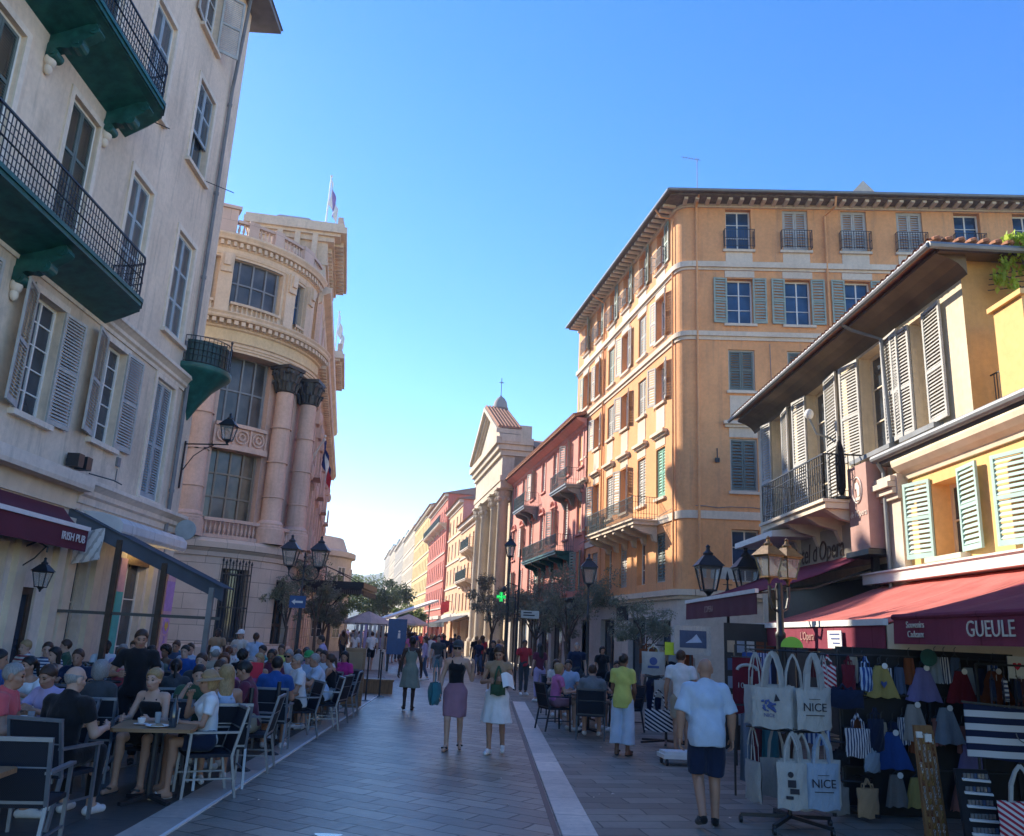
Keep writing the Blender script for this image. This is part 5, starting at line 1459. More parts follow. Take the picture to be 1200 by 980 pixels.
for s in (0, 1):
    e = -.45 if s == 0 else CW + .65
    a, b = Vector((e, 1.45, BZ + .64)), Vector((CM, 1.45, AP + .38)); dy = Vector((0, -1.8, 0)); dz = Vector((0, 0, .08))
    mb.hexa([a, b, b + dy, a + dy, a + dz, b + dz, b + dy + dz, a + dy + dz])
    for k in range(7):
        y = 1.35 - k * .26; mb.tube([(a.x, y, a.z + .1), (b.x, y, b.z + .1)], .08, 6)
mb.hexa([(-.1, -1.8, 15.2), (CW + .2, -1.8, 15.2), (CW + .2, -26, 15.2), (-.1, -26, 15.2), (CM - .1, -1.8, 17.4), (CM + .1, -1.8, 17.4), (CM + .1, -26, 17.4), (CM - .1, -26, 17.4)])
mb.build('roof', M['roof_tile'], ch)
mb = MB(); mb.lathe([(.62, 19.3), (.6, 19.8), (.66, 19.85), (.6, 20.0), (.52, 20.4), (.3, 20.75), (.08, 20.9), (.1, 20.97), (0, 21.0)], (CM, .2, 0), 16); lt = mb.build('lantern_cupola', M['church_side'], ch, smooth=True)
mb = MB(); mb.tube([(CM, .2, 20.9), (CM, .2, 22.5)], .03, 6); mb.bar((CM, 0, 22.1), (CM, .4, 22.1), .05, .05); mb.bar((CM - .2, .2, 22.1), (CM + .2, .2, 22.1), .05, .05); mb.build('cross', M['black_iron'], ch)
mb = MB(); mb.box(CM - 1.3, CM + 1.3, -.45, -.4, .1, 5.2); mb.build('door', M['dark_wood'], ch)
for u in (1.95, 9.85):
    s_ = link('window', cached('chw', lambda: casement_mesh(1.2, 3.4, M['dark_wood'], 2, 4)), ch, (u, -.4, 4.6)); link('pane', cached('chp', lambda: pane_mesh(1.2, 3.4, M['window_glass'])), s_)
mb = MB()
for u in (2.55, 10.45):
    mb.ell((u, .1, 3.3), (.3, .25, .8), 10, 7); mb.ell((u, .15, 4.25), (.18, .18, .22), 8, 6)
    mb.tube([(u + .75 * math.cos(t), .1, 8.2 + .5 * math.sin(t)) for t in [PI * i / 10 for i in range(11)]], .1, 6)
mb.box(CM - 1.65, CM - 1.3, 0, .25, .1, 5.6); mb.box(CM + 1.3, CM + 1.65, 0, .25, .1, 5.6); mb.box(CM - 1.8, CM + 1.8, 0, .5, 5.6, 6.0); mb.prism([(CM - 1.8, 6.0), (CM + 1.8, 6.0), (CM, 7.2)], 0, .4, 'y')
mb.build('carving', M['church_stone'], ch)

def far_building(name, label, u0, u1, z, mat, floors, colw, zbase=4.2, smat='shutter_grey', balc_rows=(), roof='hip', w=0.0, endmat=None, shop=True, depth=12, fh=None):
    t = thing(name, label, 'building', OU(u0, w), OR_)
    L = u1 - u0; fh = fh or (z - zbase - .6) / floors; n = max(2, int(L / colw)); ops = []; pos = []
    for j in range(floors):
        for i in range(n):
            c = (i + .5) * L / n; a = zbase + j * fh + .35; pos.append((c, a)); ops.append((c - .48, c + .48, a, a + fh * .62))
    so = [((i + .18) * L / max(2, n // 2), (i + .82) * L / max(2, n // 2), .05, 3.0) for i in range(max(2, n // 2))]
    mb = MB(); wall_open(mb, 0, L, 0, z, ops + so, 0, .25, 0)
    k = 1 if endmat else 0
    mb.quad((0, 0, 0), (0, -depth, 0), (0, -depth, z), (0, 0, z), k); mb.quad((L, 0, 0), (L, -depth, 0), (L, -depth, z), (L, 0, z), k); mb.quad((0, -depth, 0), (L, -depth, 0), (L, -depth, z), (0, -depth, z), k)
    mb.build('wall', [M[mat]] + ([M[endmat]] if endmat else []), t)
    h = round(fh * .62, 2)
    for i, (c, a) in enumerate(pos):
        if i % 4 == 3:
            o = link('window', cached(('fw', h), lambda: casement_mesh(.96, h, M['white_paint'], 2, 2)), t, (c - .48, -.2, a)); link('pane', cached(('fp', h), lambda: pane_mesh(.96, h, M['window_glass'])), o)
        else:
            o = link('window', cached(('fs', h, smat), lambda: shutter_mesh(.96, h, M[smat], 10)), t, (c - .48, -.12, a))
    mb = MB()
    for j in range(floors + 1):
        zz = zbase + j * fh; mb.box(0, L, 0, .12, zz - .12, zz + .02)
    mb.box(-.1, L + .1, 0, .45, z - .35, z - .02); mb.box(0, L, 0, .3, 3.3, 3.7); mb.build('cornice', M['pale_stucco'], t)
    for (j, a, b) in balc_rows: balc(t, a * L, b * L, .9, zbase + j * fh + .1, 'orange_trim', 'dark_green_iron', .9, 4)
    mb = MB()
    if roof == 'hip': mb.hexa([(-.4, .7, z), (L + .3, .7, z), (L + .3, -depth, z), (-.4, -depth, z), (2, -depth * .45, z + 1.8), (L - 2, -depth * .45, z + 1.8), (L - 2, -depth * .55, z + 1.8), (2, -depth * .55, z + 1.8)])
    else: mb.box(.2, L - .2, -depth, -.6, z, z + 1.6); mb.box(0, L, -.5, -.3, z, z + .8)
    rf_ = mb.build('roof', M['roof_tile'] if roof == 'hip' else M['zinc'], t)
    mb = MB(); mb.box(L * .3, L * .3 + .8, -5, -4.2, z + .5, z + 3); mb.box(L * .75, L * .75 + 1, -4, -3, z + .5, z + 2.6); mb.build('chimney', M['pale_stucco'], rf_)
    return t
far_building('ochre_house', 'low ochre house with two balconies just past the church', 47.5, 60.3, 12.6, 'ochre_stucco', 3, 2.4, 3.6, balc_rows=((1, .1, .7), (2, .05, .5)))
far_building('orange_house', 'taller orange house with a terracotta end wall past the ochre house', 60.4, 72.5, 15.7, 'ochre_stucco', 4, 2.5, 3.8, endmat='pink_stucco')
far_building('red_house', 'deep red apartment house with cream bands along the sunlit side of the street', 72.8, 94.6, 18.2, 'red_stucco', 4, 2.4, 4.6, smat='shutter_grey', endmat='red_stucco', w=.3, balc_rows=((3, 0, 1),))
far_building('yellow_house', 'tall yellow apartment house beyond the red one', 94.8, 128, 20, 'yellow_far', 5, 2.6, 4.4, smat='shutter_cream')
far_building('cream_house', 'cream apartment house with a flat roof beyond the yellow house', 128.3, 160, 21, 'church_stone', 5, 2.8, 4.4, smat='shutter_grey', roof='flat')
far_building('cream_house', 'pale grey apartment house with a mansard roof near the street end', 160.3, 195, 22, 'grey_far', 5, 2.9, 4.4, roof='flat')
far_building('cream_house', 'stepped beige apartment house second from the far street end', 195.3, 225, 23.5, 'church_stone', 6, 3.0, 4.4, roof='flat')
far_building('cream_house', 'tallest pale apartment house closing the right side of the street', 225.3, 262, 25, 'grey_far', 6, 3.1, 4.4, roof='flat')
# ================================================================== figures: signed-distance bodies meshed by surface nets
class Fld:
    def __init__(s, lo, hi, h):
        s.h = h; s.lo = np.array(lo, float); n = np.ceil((np.array(hi, float) - s.lo) / h).astype(int) + 1
        s.ax = [s.lo[i] + h * np.arange(n[i]) for i in range(3)]
        s.D = np.full(n, .3, np.float32)
    def sub(s, lo, hi):
        sl = []
        for i in range(3):
            a = int(np.floor((lo[i] - s.lo[i]) / s.h)); b = int(np.ceil((hi[i] - s.lo[i]) / s.h)) + 1
            sl.append(slice(max(a, 0), max(0, min(b, len(s.ax[i])))))
        X, Y, Z = np.meshgrid(s.ax[0][sl[0]], s.ax[1][sl[1]], s.ax[2][sl[2]], indexing='ij')
        return tuple(sl), X, Y, Z
    def add(s, prims, k=.02, infl=0.0):
        for p in prims:
            m = .05 + k
            if p[0] == 'c':
                a, b = np.array(p[1], float), np.array(p[2], float); ra, rb = p[3] + infl, p[4] + infl; r = max(ra, rb) + m
                sl, X, Y, Z = s.sub(np.minimum(a, b) - r, np.maximum(a, b) + r)
                if X.size == 0: continue
                ba = b - a; L = max(ba @ ba, 1e-9)
                t = np.clip(((X - a[0]) * ba[0] + (Y - a[1]) * ba[1] + (Z - a[2]) * ba[2]) / L, 0, 1)
                d = np.sqrt((X - a[0] - t * ba[0]) ** 2 + (Y - a[1] - t * ba[1]) ** 2 + (Z - a[2] - t * ba[2]) ** 2) - (ra + (rb - ra) * t)
            else:
                c = np.array(p[1], float); r = np.array(p[2], float) + infl; Rm = p[3] if len(p) > 3 and p[3] is not None else None
                q = max(r) + m
                sl, X, Y, Z = s.sub(c - q, c + q)
                if X.size == 0: continue
                X = X - c[0]; Y = Y - c[1]; Z = Z - c[2]
                if Rm is not None:
                    X, Y, Z = (Rm[0][0] * X + Rm[1][0] * Y + Rm[2][0] * Z, Rm[0][1] * X + Rm[1][1] * Y + Rm[2][1] * Z, Rm[0][2] * X + Rm[1][2] * Y + Rm[2][2] * Z)
                k0 = np.sqrt((X / r[0]) ** 2 + (Y / r[1]) ** 2 + (Z / r[2]) ** 2); k1 = np.sqrt((X / r[0] ** 2) ** 2 + (Y / r[1] ** 2) ** 2 + (Z / r[2] ** 2) ** 2) + 1e-9
                d = k0 * (k0 - 1) / k1
            o = s.D[sl]
            if k > 0:
                hh = np.maximum(k - np.abs(o - d), 0) / k
                s.D[sl] = np.minimum(o, d) - hh * hh * k * .25
            else: s.D[sl] = np.minimum(o, d)
        return s
    def grid(s): return np.meshgrid(*s.ax, indexing='ij')
    def cut(s, fn):
        X, Y, Z = s.grid(); s.D = np.maximum(s.D, fn(X, Y, Z).astype(np.float32)); return s
    def wob(s, amp, f=30, seed=0):
        X, Y, Z = s.grid(); s.D = s.D + amp * (np.sin(f * X + 11 * Z + seed) * np.sin(f * .7 * Z + 9 * Y + seed) + .6 * np.sin(f * 1.6 * Y + 17 * X - 8 * Z)).astype(np.float32); return s
    def nets(s):
        D = s.D; D[0] = D[-1] = .3; D[:, 0] = D[:, -1] = .3; D[:, :, 0] = D[:, :, -1] = .3
        I = D < 0
        c = [I[i:I.shape[0] - 1 + i, j:I.shape[1] - 1 + j, k:I.shape[2] - 1 + k] for i in (0, 1) for j in (0, 1) for k in (0, 1)]
        cnt = sum(x.astype(np.int8) for x in c); mask = (cnt > 0) & (cnt < 8)
        idx = np.argwhere(mask)
        if len(idx) == 0: return np.zeros((0, 3)), np.zeros((0, 4), int)
        acc = np.zeros((len(idx), 3)); n = np.zeros(len(idx))
        offs = [(i, j, k) for i in (0, 1) for j in (0, 1) for k in (0, 1)]
        for a in range(8):
            for b in range(a + 1, 8):
                da = np.array(offs[b]) - np.array(offs[a])
                if np.abs(da).sum() != 1: continue
                pa = idx + offs[a]; pb = idx + offs[b]
                va = D[pa[:, 0], pa[:, 1], pa[:, 2]]; vb = D[pb[:, 0], pb[:, 1], pb[:, 2]]
                cr = (va < 0) != (vb < 0)
                t = np.where(cr, va / np.where(cr, va - vb, 1), 0)
                acc += np.where(cr[:, None], np.array(offs[a]) + t[:, None] * da, 0); n += cr
        V = s.lo + s.h * (idx + acc / n[:, None])
        num = np.full(mask.shape, -1, np.int64); num[mask] = np.arange(len(idx))
        F = []
        for ax in range(3):
            o1, o2 = [(1, 2), (2, 0), (0, 1)][ax]
            lo_ = [slice(None)] * 3; hi_ = [slice(None)] * 3
            lo_[ax] = slice(0, -1); hi_[ax] = slice(1, None)
            A, B = I[tuple(lo_)], I[tuple(hi_)]
            e = np.argwhere(A != B)
            e = e[(e[:, o1] > 0) & (e[:, o2] > 0) & (e[:, o1] < num.shape[o1]) & (e[:, o2] < num.shape[o2])]
            u = np.zeros(3, int); u[o1] = 1; v = np.zeros(3, int); v[o2] = 1
            q = [num[tuple((e - w_).T)] for w_ in (u + v, v, 0 * u, u)]
            q = np.stack(q, 1); s_ = A[tuple(e.T)]
            q[~s_] = q[~s_][:, ::-1]
            F.append(q[(q >= 0).all(1)])
        return V, np.concatenate(F)

def sd_mesh(name, parts, nmat=1, matfn=None):
    """parts: list of (V,F); returns smooth mesh with nmat empty slots; matfn(V)->index per vertex"""
    Vs = []; Fs = []; n = 0
    for V, F in parts:
        Vs.append(V); Fs.append(F + n); n += len(V)
    V = np.concatenate(Vs); F = np.concatenate(Fs)
    me = bpy.data.meshes.new(name)
    me.vertices.add(len(V)); me.vertices.foreach_set('co', V.astype(np.float32).ravel())
    me.loops.add(F.size); me.loops.foreach_set('vertex_index', F.astype(np.int32).ravel())
    me.polygons.add(len(F)); me.polygons.foreach_set('loop_start', np.arange(0, F.size, 4, dtype=np.int32))
    try: me.polygons.foreach_set('loop_total', np.full(len(F), 4, np.int32))
    except Exception: pass
    me.update(calc_edges=True)
    me.polygons.foreach_set('use_smooth', np.ones(len(F), bool))
    for _ in range(nmat): me.materials.append(None)
    if matfn is not None:
        mi = matfn(V[F].mean(1)).astype(np.int32); me.polygons.foreach_set('material_index', mi)
    me.validate(); me.update()
    return me

def rotm(yaw=0, pitch=0, roll=0):
    """head frame: yaw + turns left (seen from above, counter-clockwise), pitch + looks down"""
    return np.array(Matrix.Rotation(yaw, 3, 'Z') @ Matrix.Rotation(-pitch, 3, 'X') @ Matrix.Rotation(roll, 3, 'Y'))
def unit(v): v = np.array(v, float); return v / (np.linalg.norm(v) + 1e-9)

def skeleton(pose='stand', H=1.72, sex='m', arms=None, lean=0.0, yaw=0.0, pitch=0.0, legs=None, seat=.45, twist=0.0):
    """joint positions, facing +Y, right hand at +X"""
    k = H / 1.75; J = {}
    sw = .19 if sex == 'm' else .165; hw = .09 if sex == 'm' else .095
    if pose == 'sit':
        pz = seat + .09
        J['pel'] = np.array([0, 0, pz]); up = unit([0, math.sin(lean), math.cos(lean)])
        for s, n in ((1, 'R'), (-1, 'L')):
            sp = (legs or {}).get(n, (0.0, 0.0))
            J['hip' + n] = np.array([s * hw, .02, pz - .01]); J['kne' + n] = np.array([s * (hw + .05 + sp[0]), .42 * k, pz + .02]); J['ank' + n] = np.array([s * (hw + .05 + sp[0]), .42 * k + sp[1], .085])
            J['toe' + n] = J['ank' + n] + np.array([s * .02, .15, -.05])
    else:
        pz = .93 * k
        J['pel'] = np.array([0, 0, pz]); up = unit([0, math.sin(lean), math.cos(lean)])
        st = {'stand': ((.0, .0, 0), (.0, .0, 0)), 'walk': ((.20, .26, 0), (-.02, -.30, .09)), 'walk2': ((.10, .10, 0), (-.02, -.16, .04)), 'ease': ((.05, .06, 0), (0, -.03, 0))}[pose]
        for (s, n), (ky, ay, az) in zip(((1, 'R'), (-1, 'L')), st if not legs else (legs['R'], legs['L'])):
            drop = .0
            J['hip' + n] = np.array([s * hw, 0, pz - .02]); J['kne' + n] = np.array([s * (hw + .0), ky + .02, .50 * k + (.015 if az else 0)]); J['ank' + n] = np.array([s * (hw - .005), ay, .085 + az])
            J['toe' + n] = J['ank' + n] + np.array([s * .025, .145, -.055 - az * .55])
    pel = J['pel']; J['che'] = pel + up * .36 * k; J['nec'] = pel + up * .545 * k; J['up'] = up
    sh = pel + up * .475 * k; cs, sn = math.cos(twist), math.sin(twist)
    for s, n in ((1, 'R'), (-1, 'L')): J['sho' + n] = sh + np.array([s * sw * k * cs, s * sw * k * sn, 0])
    J['head'] = J['nec'] + unit(up + np.array([0, .18, .25])) * .145 * k; J['hr'] = rotm(yaw, pitch); J['k'] = k; J['sex'] = sex
    arms = arms or {}
    for s, n in ((1, 'R'), (-1, 'L')):
        ua, fa = arms.get(n, ((s * .22, -.05, -1), (s * .08, .22, -1)))
        ua = np.array(ua, float); fa = np.array(fa, float)
        J['elb' + n] = J['sho' + n] + unit(ua) * .285 * k; J['wri' + n] = J['elb' + n] + unit(fa) * .25 * k; J['fdir' + n] = unit(fa)
    return J

def head_prims(J, fine):
    k = J['k']; c = J['head']; Rm = J['hr']; f = lambda x, y, z: c + Rm @ (np.array([x, y, z]) * k)
    P = [('e', f(0, -.012, .03), (.076 * k, .096 * k, .092 * k), Rm), ('e', f(0, .018, -.04), (.058 * k, .07 * k, .075 * k), Rm), ('e', f(0, .055, -.085), (.028 * k, .03 * k, .026 * k), Rm)]
    P += [('c', f(0, .078, .012), f(0, .105, -.028), .009 * k, .014 * k)]
    if fine:
        P += [('c', f(-.035, .073, .027), f(.035, .073, .027), .014 * k, .014 * k), ('c', f(-.016, .084, -.063), f(.016, .084, -.063), .010 * k, .010 * k), ('c', f(-.05, .045, -.02), f(-.03, .07, -.025), .018 * k, .02 * k), ('c', f(.05, .045, -.02), f(.03, .07, -.025), .018 * k, .02 * k)]
    for s in (-1, 1): P.append(('e', f(s * .079, -.008, -.008), (.011 * k, .02 * k, .034 * k), Rm))
    return P

def hand_prims(J, n, s, grip=.5, thin=1.0):
    k = J['k']; w = J['wri' + n]; f = J['fdir' + n]
    side = unit(np.cross(f, [s * 1.0, .15, 0])); side = side if abs(side @ side) > .1 else np.array([0, 1., 0])
    nn = unit(np.cross(side, f))  # palm normal (toward body)
    if nn[0] * s > 0: nn = -nn
    q = lambda a, b, c: w + (f * a + side * b + nn * c) * k
    P = [('c', q(-.01, 0, 0), q(.03, 0, 0), .024 * k, .022 * k), ('c', q(.035, -.022, 0), q(.08, -.026, 0), .016 * k, .014 * k), ('c', q(.035, .0, 0), q(.085, .0, 0), .018 * k, .014 * k), ('c', q(.035, .022, 0), q(.08, .024, 0), .016 * k, .014 * k)]
    for i, (b, L) in enumerate(((-.031, .062), (-.0105, .074), (.0105, .07), (.031, .052))):
        r = .0092 * k * thin; a0 = q(.082, b, 0); g = grip
        d1 = f * math.cos(g * .9) + nn * math.sin(g * .9) + side * b * 1.2; a1 = a0 + unit(d1) * L * .5 * k
        d2 = f * math.cos(g * 2.1) + nn * math.sin(g * 2.1); a2 = a1 + unit(d2) * L * .5 * k
        P += [('c', a0, a1, r, r * .95), ('c', a1, a2, r * .95, r * .8)]
    sg = -1 if (side @ np.array([0, 1, .3])) < 0 else 1
    t0 = q(.02, sg * .024, .006); t1 = t0 + unit(f * .7 + side * sg * .65 + nn * .3) * .04 * k; t2 = t1 + unit(f * .9 + side * sg * .15 + nn * .35) * .032 * k
    P += [('c', t0, t1, .013 * k, .011 * k), ('c', t1, t2, .0105 * k, .009 * k)]
    return P

def body_prims(J, fat=0.0):
    k = J['k']; m = J['sex'] == 'm'; P = []
    pel, che, nec, up = J['pel'], J['che'], J['nec'], J['up']
    cw = (.155 if m else .135) + fat * .5; ww = (.13 if m else .11) + fat; pw = (.14 if m else .15) + fat * .6
    P += [('e', pel + up * .02, (pw * k, (.105 + fat * .7) * k, .12 * k)), ('e', pel + up * .18 * k + np.array([0, fat * .6, 0]), (ww * k, (.092 + fat) * k, .14 * k)), ('e', che, (cw * k, (.10 + fat * .5) * k, .17 * k))]
    P += [('c', J['shoL'] + (nec - J['shoL']) * .12, J['shoR'] + (nec - J['shoR']) * .12, .058 * k, .058 * k), ('c', nec - up * .07 * k, nec + (J['head'] - nec) * .6, (.062 if m else .052) * k, (.054 if m else .045) * k)]
    if not m:
        for s in (-1, 1): P.append(('e', che + np.array([s * .062, .085, .02]) * k, (.055 * k, .05 * k, .055 * k)))
    else: P.append(('e', che + np.array([0, .06, .06]) * k, (.13 * k, .05 * k, .08 * k)))
    return P
def limb_prims(J, part, fat=0.0):
    k = J['k']; P = []; m = 1.0 if J['sex'] == 'm' else .86
    for n in 'RL':
        if part == 'ua': P.append(('c', J['sho' + n], J['elb' + n], (.054 + fat * .3) * m * k, .041 * m * k))
        if part == 'fa': P += [('c', J['elb' + n], J['wri' + n], (.041 + fat * .25) * m * k, (.027 + fat * .1) * m * k), ('c', J['elb' + n] * .75 + J['wri' + n] * .25, J['elb' + n] * .6 + J['wri' + n] * .4, .042 * m * k, .037 * m * k)]
        if part == 'th': P += [('c', J['hip' + n], J['kne' + n], (.084 + fat * .4) * k, .052 * k)]
        if part == 'sh':
            P += [('c', J['kne' + n], J['ank' + n], (.052 + fat * .4) * k, (.035 + fat * .15) * k)]
            a = J['kne' + n] * .7 + J['ank' + n] * .3; P.append(('e', a + np.array([0, -.022, 0]), (.045 * k, .048 * k, .1 * k)))
        if part == 'ft': P += [('c', J['ank' + n] + np.array([0, -.035, -.045]), J['toe' + n], .036 * k, .03 * k), ('c', J['ank' + n], J['ank' + n] * .5 + J['toe' + n] * .5, .036 * k, .034 * k)]
    return P
def bounds(J, pad=.16):
    pts = np.array([v for q, v in J.items() if isinstance(v, np.ndarray) and v.shape == (3,) and q[:3] not in ('up', 'fdi')])
    return pts.min(0) - pad, pts.max(0) + pad + np.array([0, 0, .02])

def body_mesh(J, h=.014, fat=0., fine=False, grip=(.5, .5)):
    lo, hi = bounds(J)
    F = Fld(lo, hi, h)
    F.add(body_prims(J, fat), .05).add(limb_prims(J, 'ua', fat), .03).add(limb_prims(J, 'fa', fat), .02).add(limb_prims(J, 'th', fat), .04).add(limb_prims(J, 'sh', fat), .025).add(limb_prims(J, 'ft'), .02)
    parts = []
    if not fine:
        F.add(head_prims(J, False), .02)
        for s, n, g in ((1, 'R', grip[0]), (-1, 'L', grip[1])): F.add(hand_prims(J, n, s, g, 1.15), .008)
        parts.append(F.nets())
    else:
        parts.append(F.nets())
        c = J['head']; G = Fld(c - .19, c + .19, .006); G.add(head_prims(J, True), .022)
        G.add([('c', J['nec'] - J['up'] * .03, J['nec'] + (c - J['nec']) * .65, .053 * J['k'], .05 * J['k'])], .03); parts.append(G.nets())
        for s, n, g in ((1, 'R', grip[0]), (-1, 'L', grip[1])):
            w = J['wri' + n] + J['fdir' + n] * .06; G = Fld(w - .15, w + .15, .0052); G.add(hand_prims(J, n, s, g), .007); G.add([('c', J['wri' + n] - J['fdir' + n] * .07, J['wri' + n], .031 * J['k'], .025 * J['k'])], .01); parts.append(G.nets())
    k = J['k']; c = J['head']; Rm = J['hr']
    eyes = [c + Rm @ (np.array([s * .032, .083, .008]) * k) for s in (-1, 1)]; mouth = [c + Rm @ (np.array([x, .094, -.063]) * k) for x in (-.014, 0, .014)]
    brow = [c + Rm @ (np.array([s * x, .088, .034]) * k) for s in (-1, 1) for x in (.024, .034, .044)]
    def mf(C):
        mi = np.zeros(len(C), int)
        for e in eyes: mi[np.linalg.norm((C - e) * [1, 1, 1.5], axis=1) < .0135] = 1
        for e in brow: mi[np.linalg.norm((C - e) * [1, 1, 1.8], axis=1) < .010] = 1
        for e in mouth: mi[np.linalg.norm((C - e) * [1, 1, 1.6], axis=1) < .0125] = 2
        return mi
    return sd_mesh('body', parts, 3, mf if fine else (lambda C: mf(C)))

def plane_below(p, d):   # keeps the side where dot(x-p,d) < 0
    p = np.array(p, float); d = unit(d)
    return lambda X, Y, Z: (X - p[0]) * d[0] + (Y - p[1]) * d[1] + (Z - p[2]) * d[2]

def top_mesh(J, sleeve=.5, hem=None, h=.014, fat=0., infl=.014, neck=.03, straps=False, loose=.0, crop=None):
    """shirt: sleeve = fraction of the upper arm (1..2 reaches the forearm)"""
    lo, hi = bounds(J); F = Fld(lo, hi, h); k = J['k']
    if not straps: F.add(body_prims(J, fat + loose), .05, infl)
    else:
        F.add(body_prims(J, fat + loose)[:3] + body_prims(J, fat + loose)[5:], .05, infl)
    p, u = J['nec'] + J['up'] * neck * k, J['up']
    F.cut(plane_below(p + np.array([0, .02, 0]), u + np.array([0, .25, 0])))
    if straps:
        F.cut(plane_below(J['che'] + u * .085 * k, u))
        for s, n in ((1, 'R'), (-1, 'L')):
            a = J['che'] + np.array([s * .075, .095, .075]) * k; b = J['nec'] * .5 + J['sho' + n] * .5 + u * .03 * k; c_ = J['che'] + np.array([s * .075, -.105, .08]) * k
            F.add([('c', a, b, .014, .014), ('c', b, c_, .014, .014)], .01)
    if sleeve > 0:
        for s, n in ((1, 'R'), (-1, 'L')):
            G = Fld(lo, hi, h); m = 1.0 if J['sex'] == 'm' else .86; r = .054 * m * k + infl + .006
            if sleeve <= 1:
                e = J['sho' + n] + (J['elb' + n] - J['sho' + n]) * sleeve; d = J['elb' + n] - J['sho' + n]
                G.add([('c', J['sho' + n], J['elb' + n], r, r * .9 + loose * .3)], 0); G.cut(plane_below(e, d))
            else:
                e = J['elb' + n] + (J['wri' + n] - J['elb' + n]) * (sleeve - 1); d = J['wri' + n] - J['elb' + n]
                G.add([('c', J['elb' + n], J['wri' + n], r * .85, r * .7)], 0); G.cut(plane_below(e, d)); G.add([('c', J['sho' + n], J['elb' + n], r, r * .88)], .02)
            hh = np.maximum(.03 - np.abs(F.D - G.D), 0) / .03; F.D = np.minimum(F.D, G.D) - hh * hh * .03 * .25
    if hem is not None:
        if hem < -.04: F.add([('e', J['pel'] - u * .02 * k, ((.15 + loose) * k + infl, (.112 + fat * .7 + loose) * k + infl, (.22 - hem) * k))], .04)
        F.cut(plane_below(J['pel'] + u * hem * k, -u))
    F.wob(.0055, 19, 1.3); F.wob(.002, 55, .4)
    return sd_mesh('top', [F.nets()])

def bottom_mesh(J, kind='shorts', length=.6, h=.014, fat=0., infl=.013, waist=.14, flare=0.0):
    lo, hi = bounds(J, .3 if 'skirt' in kind or kind == 'dress' else .2); F = Fld(lo, hi, h); k = J['k']; u = J['up']; sit = J['kneR'][1] > .3 and J['pel'][2] < .75
    if kind in ('shorts', 'trousers'):
        F.add(body_prims(J, fat)[:2], .05, infl)
        for n in 'RL':
            G = Fld(lo, hi, h)
            r0 = .084 * k + infl + fat * .4
            if length <= 1:
                d = J['kne' + n] - J['hip' + n]; e = J['hip' + n] + d * length
                G.add([('c', J['hip' + n], J['kne' + n], r0, .064 * k + infl + flare)], 0); G.cut(plane_below(e, d))
            else:
                d = J['ank' + n] - J['kne' + n]; e = J['kne' + n] + d * (length - 1)
                G.add([('c', J['kne' + n], J['ank' + n], .056 * k + infl + flare * .5, .044 * k + infl + flare)], 0); G.cut(plane_below(e, d)); G.add([('c', J['hip' + n], J['kne' + n], r0, .058 * k + infl + flare * .5)], .03)
            hh = np.maximum(.03 - np.abs(F.D - G.D), 0) / .03; F.D = np.minimum(F.D, G.D) - hh * hh * .03 * .25
        F.cut(plane_below(J['pel'] + u * waist * k, u))
    else:
        if sit:
            a = (J['hipR'] + J['hipL']) / 2; b = (J['kneR'] + J['kneL']) / 2
            F.add(body_prims(J, fat)[:2], .05, infl)
            for n in 'RL': F.add([('c', J['hip' + n], J['kne' + n], .1 * k, .075 * k)], .06)
            F.add([('c', a, b, .11 * k, .08 * k)], .06); F.cut(plane_below(a + (b - a) * min(1, length * 1.3), b - a))
        else:
            zt = J['pel'][2] + waist * k; zb = J['pel'][2] * (1 - length); mid = (J['ankR'] + J['ankL']) / 2; t_ = 1 - zb / J['pel'][2]
            cb = np.array([0, mid[1] * t_ * .8, zb]); st = abs(J['ankR'][1] - J['ankL'][1]) * t_ * .5
            X, Y, Z = F.grid(); f = np.clip((zt - Z) / (zt - zb), 0, 1)
            w0 = (.118 + fat) * k; w1 = (.15 + flare) * k; hipw = .172 * k
            rx = w0 + (hipw - w0) * np.clip(f * (zt - zb) / .2, 0, 1) ** .8 + (w1 - hipw + .022) * np.clip((f * (zt - zb) - .15) / max(.05, zt - zb - .15), 0, 1)
            ry = rx * .74 + st * f
            ang = np.arctan2(Y - cb[1] * f, X); fold = 1 + .05 * flare / .1 * f * np.sin(ang * 9 + 1) if flare > 0 else 1 + .012 * np.sin(ang * 5)
            d = (np.sqrt((X / rx) ** 2 + ((Y - cb[1] * f) / ry) ** 2) - fold) * np.minimum(rx, ry)
            F.add(body_prims(J, fat)[:2], .05, infl)
            for n in 'RL': F.add([('c', J['hip' + n], J['kne' + n], .092 * k + infl, .066 * k + infl)], .05)
            hh = np.maximum(.04 - np.abs(F.D - d), 0) / .04
            F.D = (np.minimum(F.D, d) - hh * hh * .01).astype(np.float32)
            F.D = np.maximum(np.maximum(F.D, Z - zt), zb - Z).astype(np.float32)
            if kind == 'dress': F.add(body_prims(J, fat)[:3], .05, infl); F.cut(plane_below(J['che'] + u * .1 * k, u))
            if kind == 'dress':
                for s, n in ((1, 'R'), (-1, 'L')):
                    F.add([('c', J['che'] + np.array([s * .075, .085, .08]) * k, J['nec'] * .5 + J['sho' + n] * .5 + u * .03, .016, .016), ('c', J['nec'] * .5 + J['sho' + n] * .5 + u * .03, J['che'] + np.array([s * .075, -.1, .08]) * k, .016, .016)], .01)
    F.wob(.005, 17, .4)
    return sd_mesh({'shorts': 'shorts', 'trousers': 'trousers', 'dress': 'dress'}.get(kind, 'skirt'), [F.nets()])

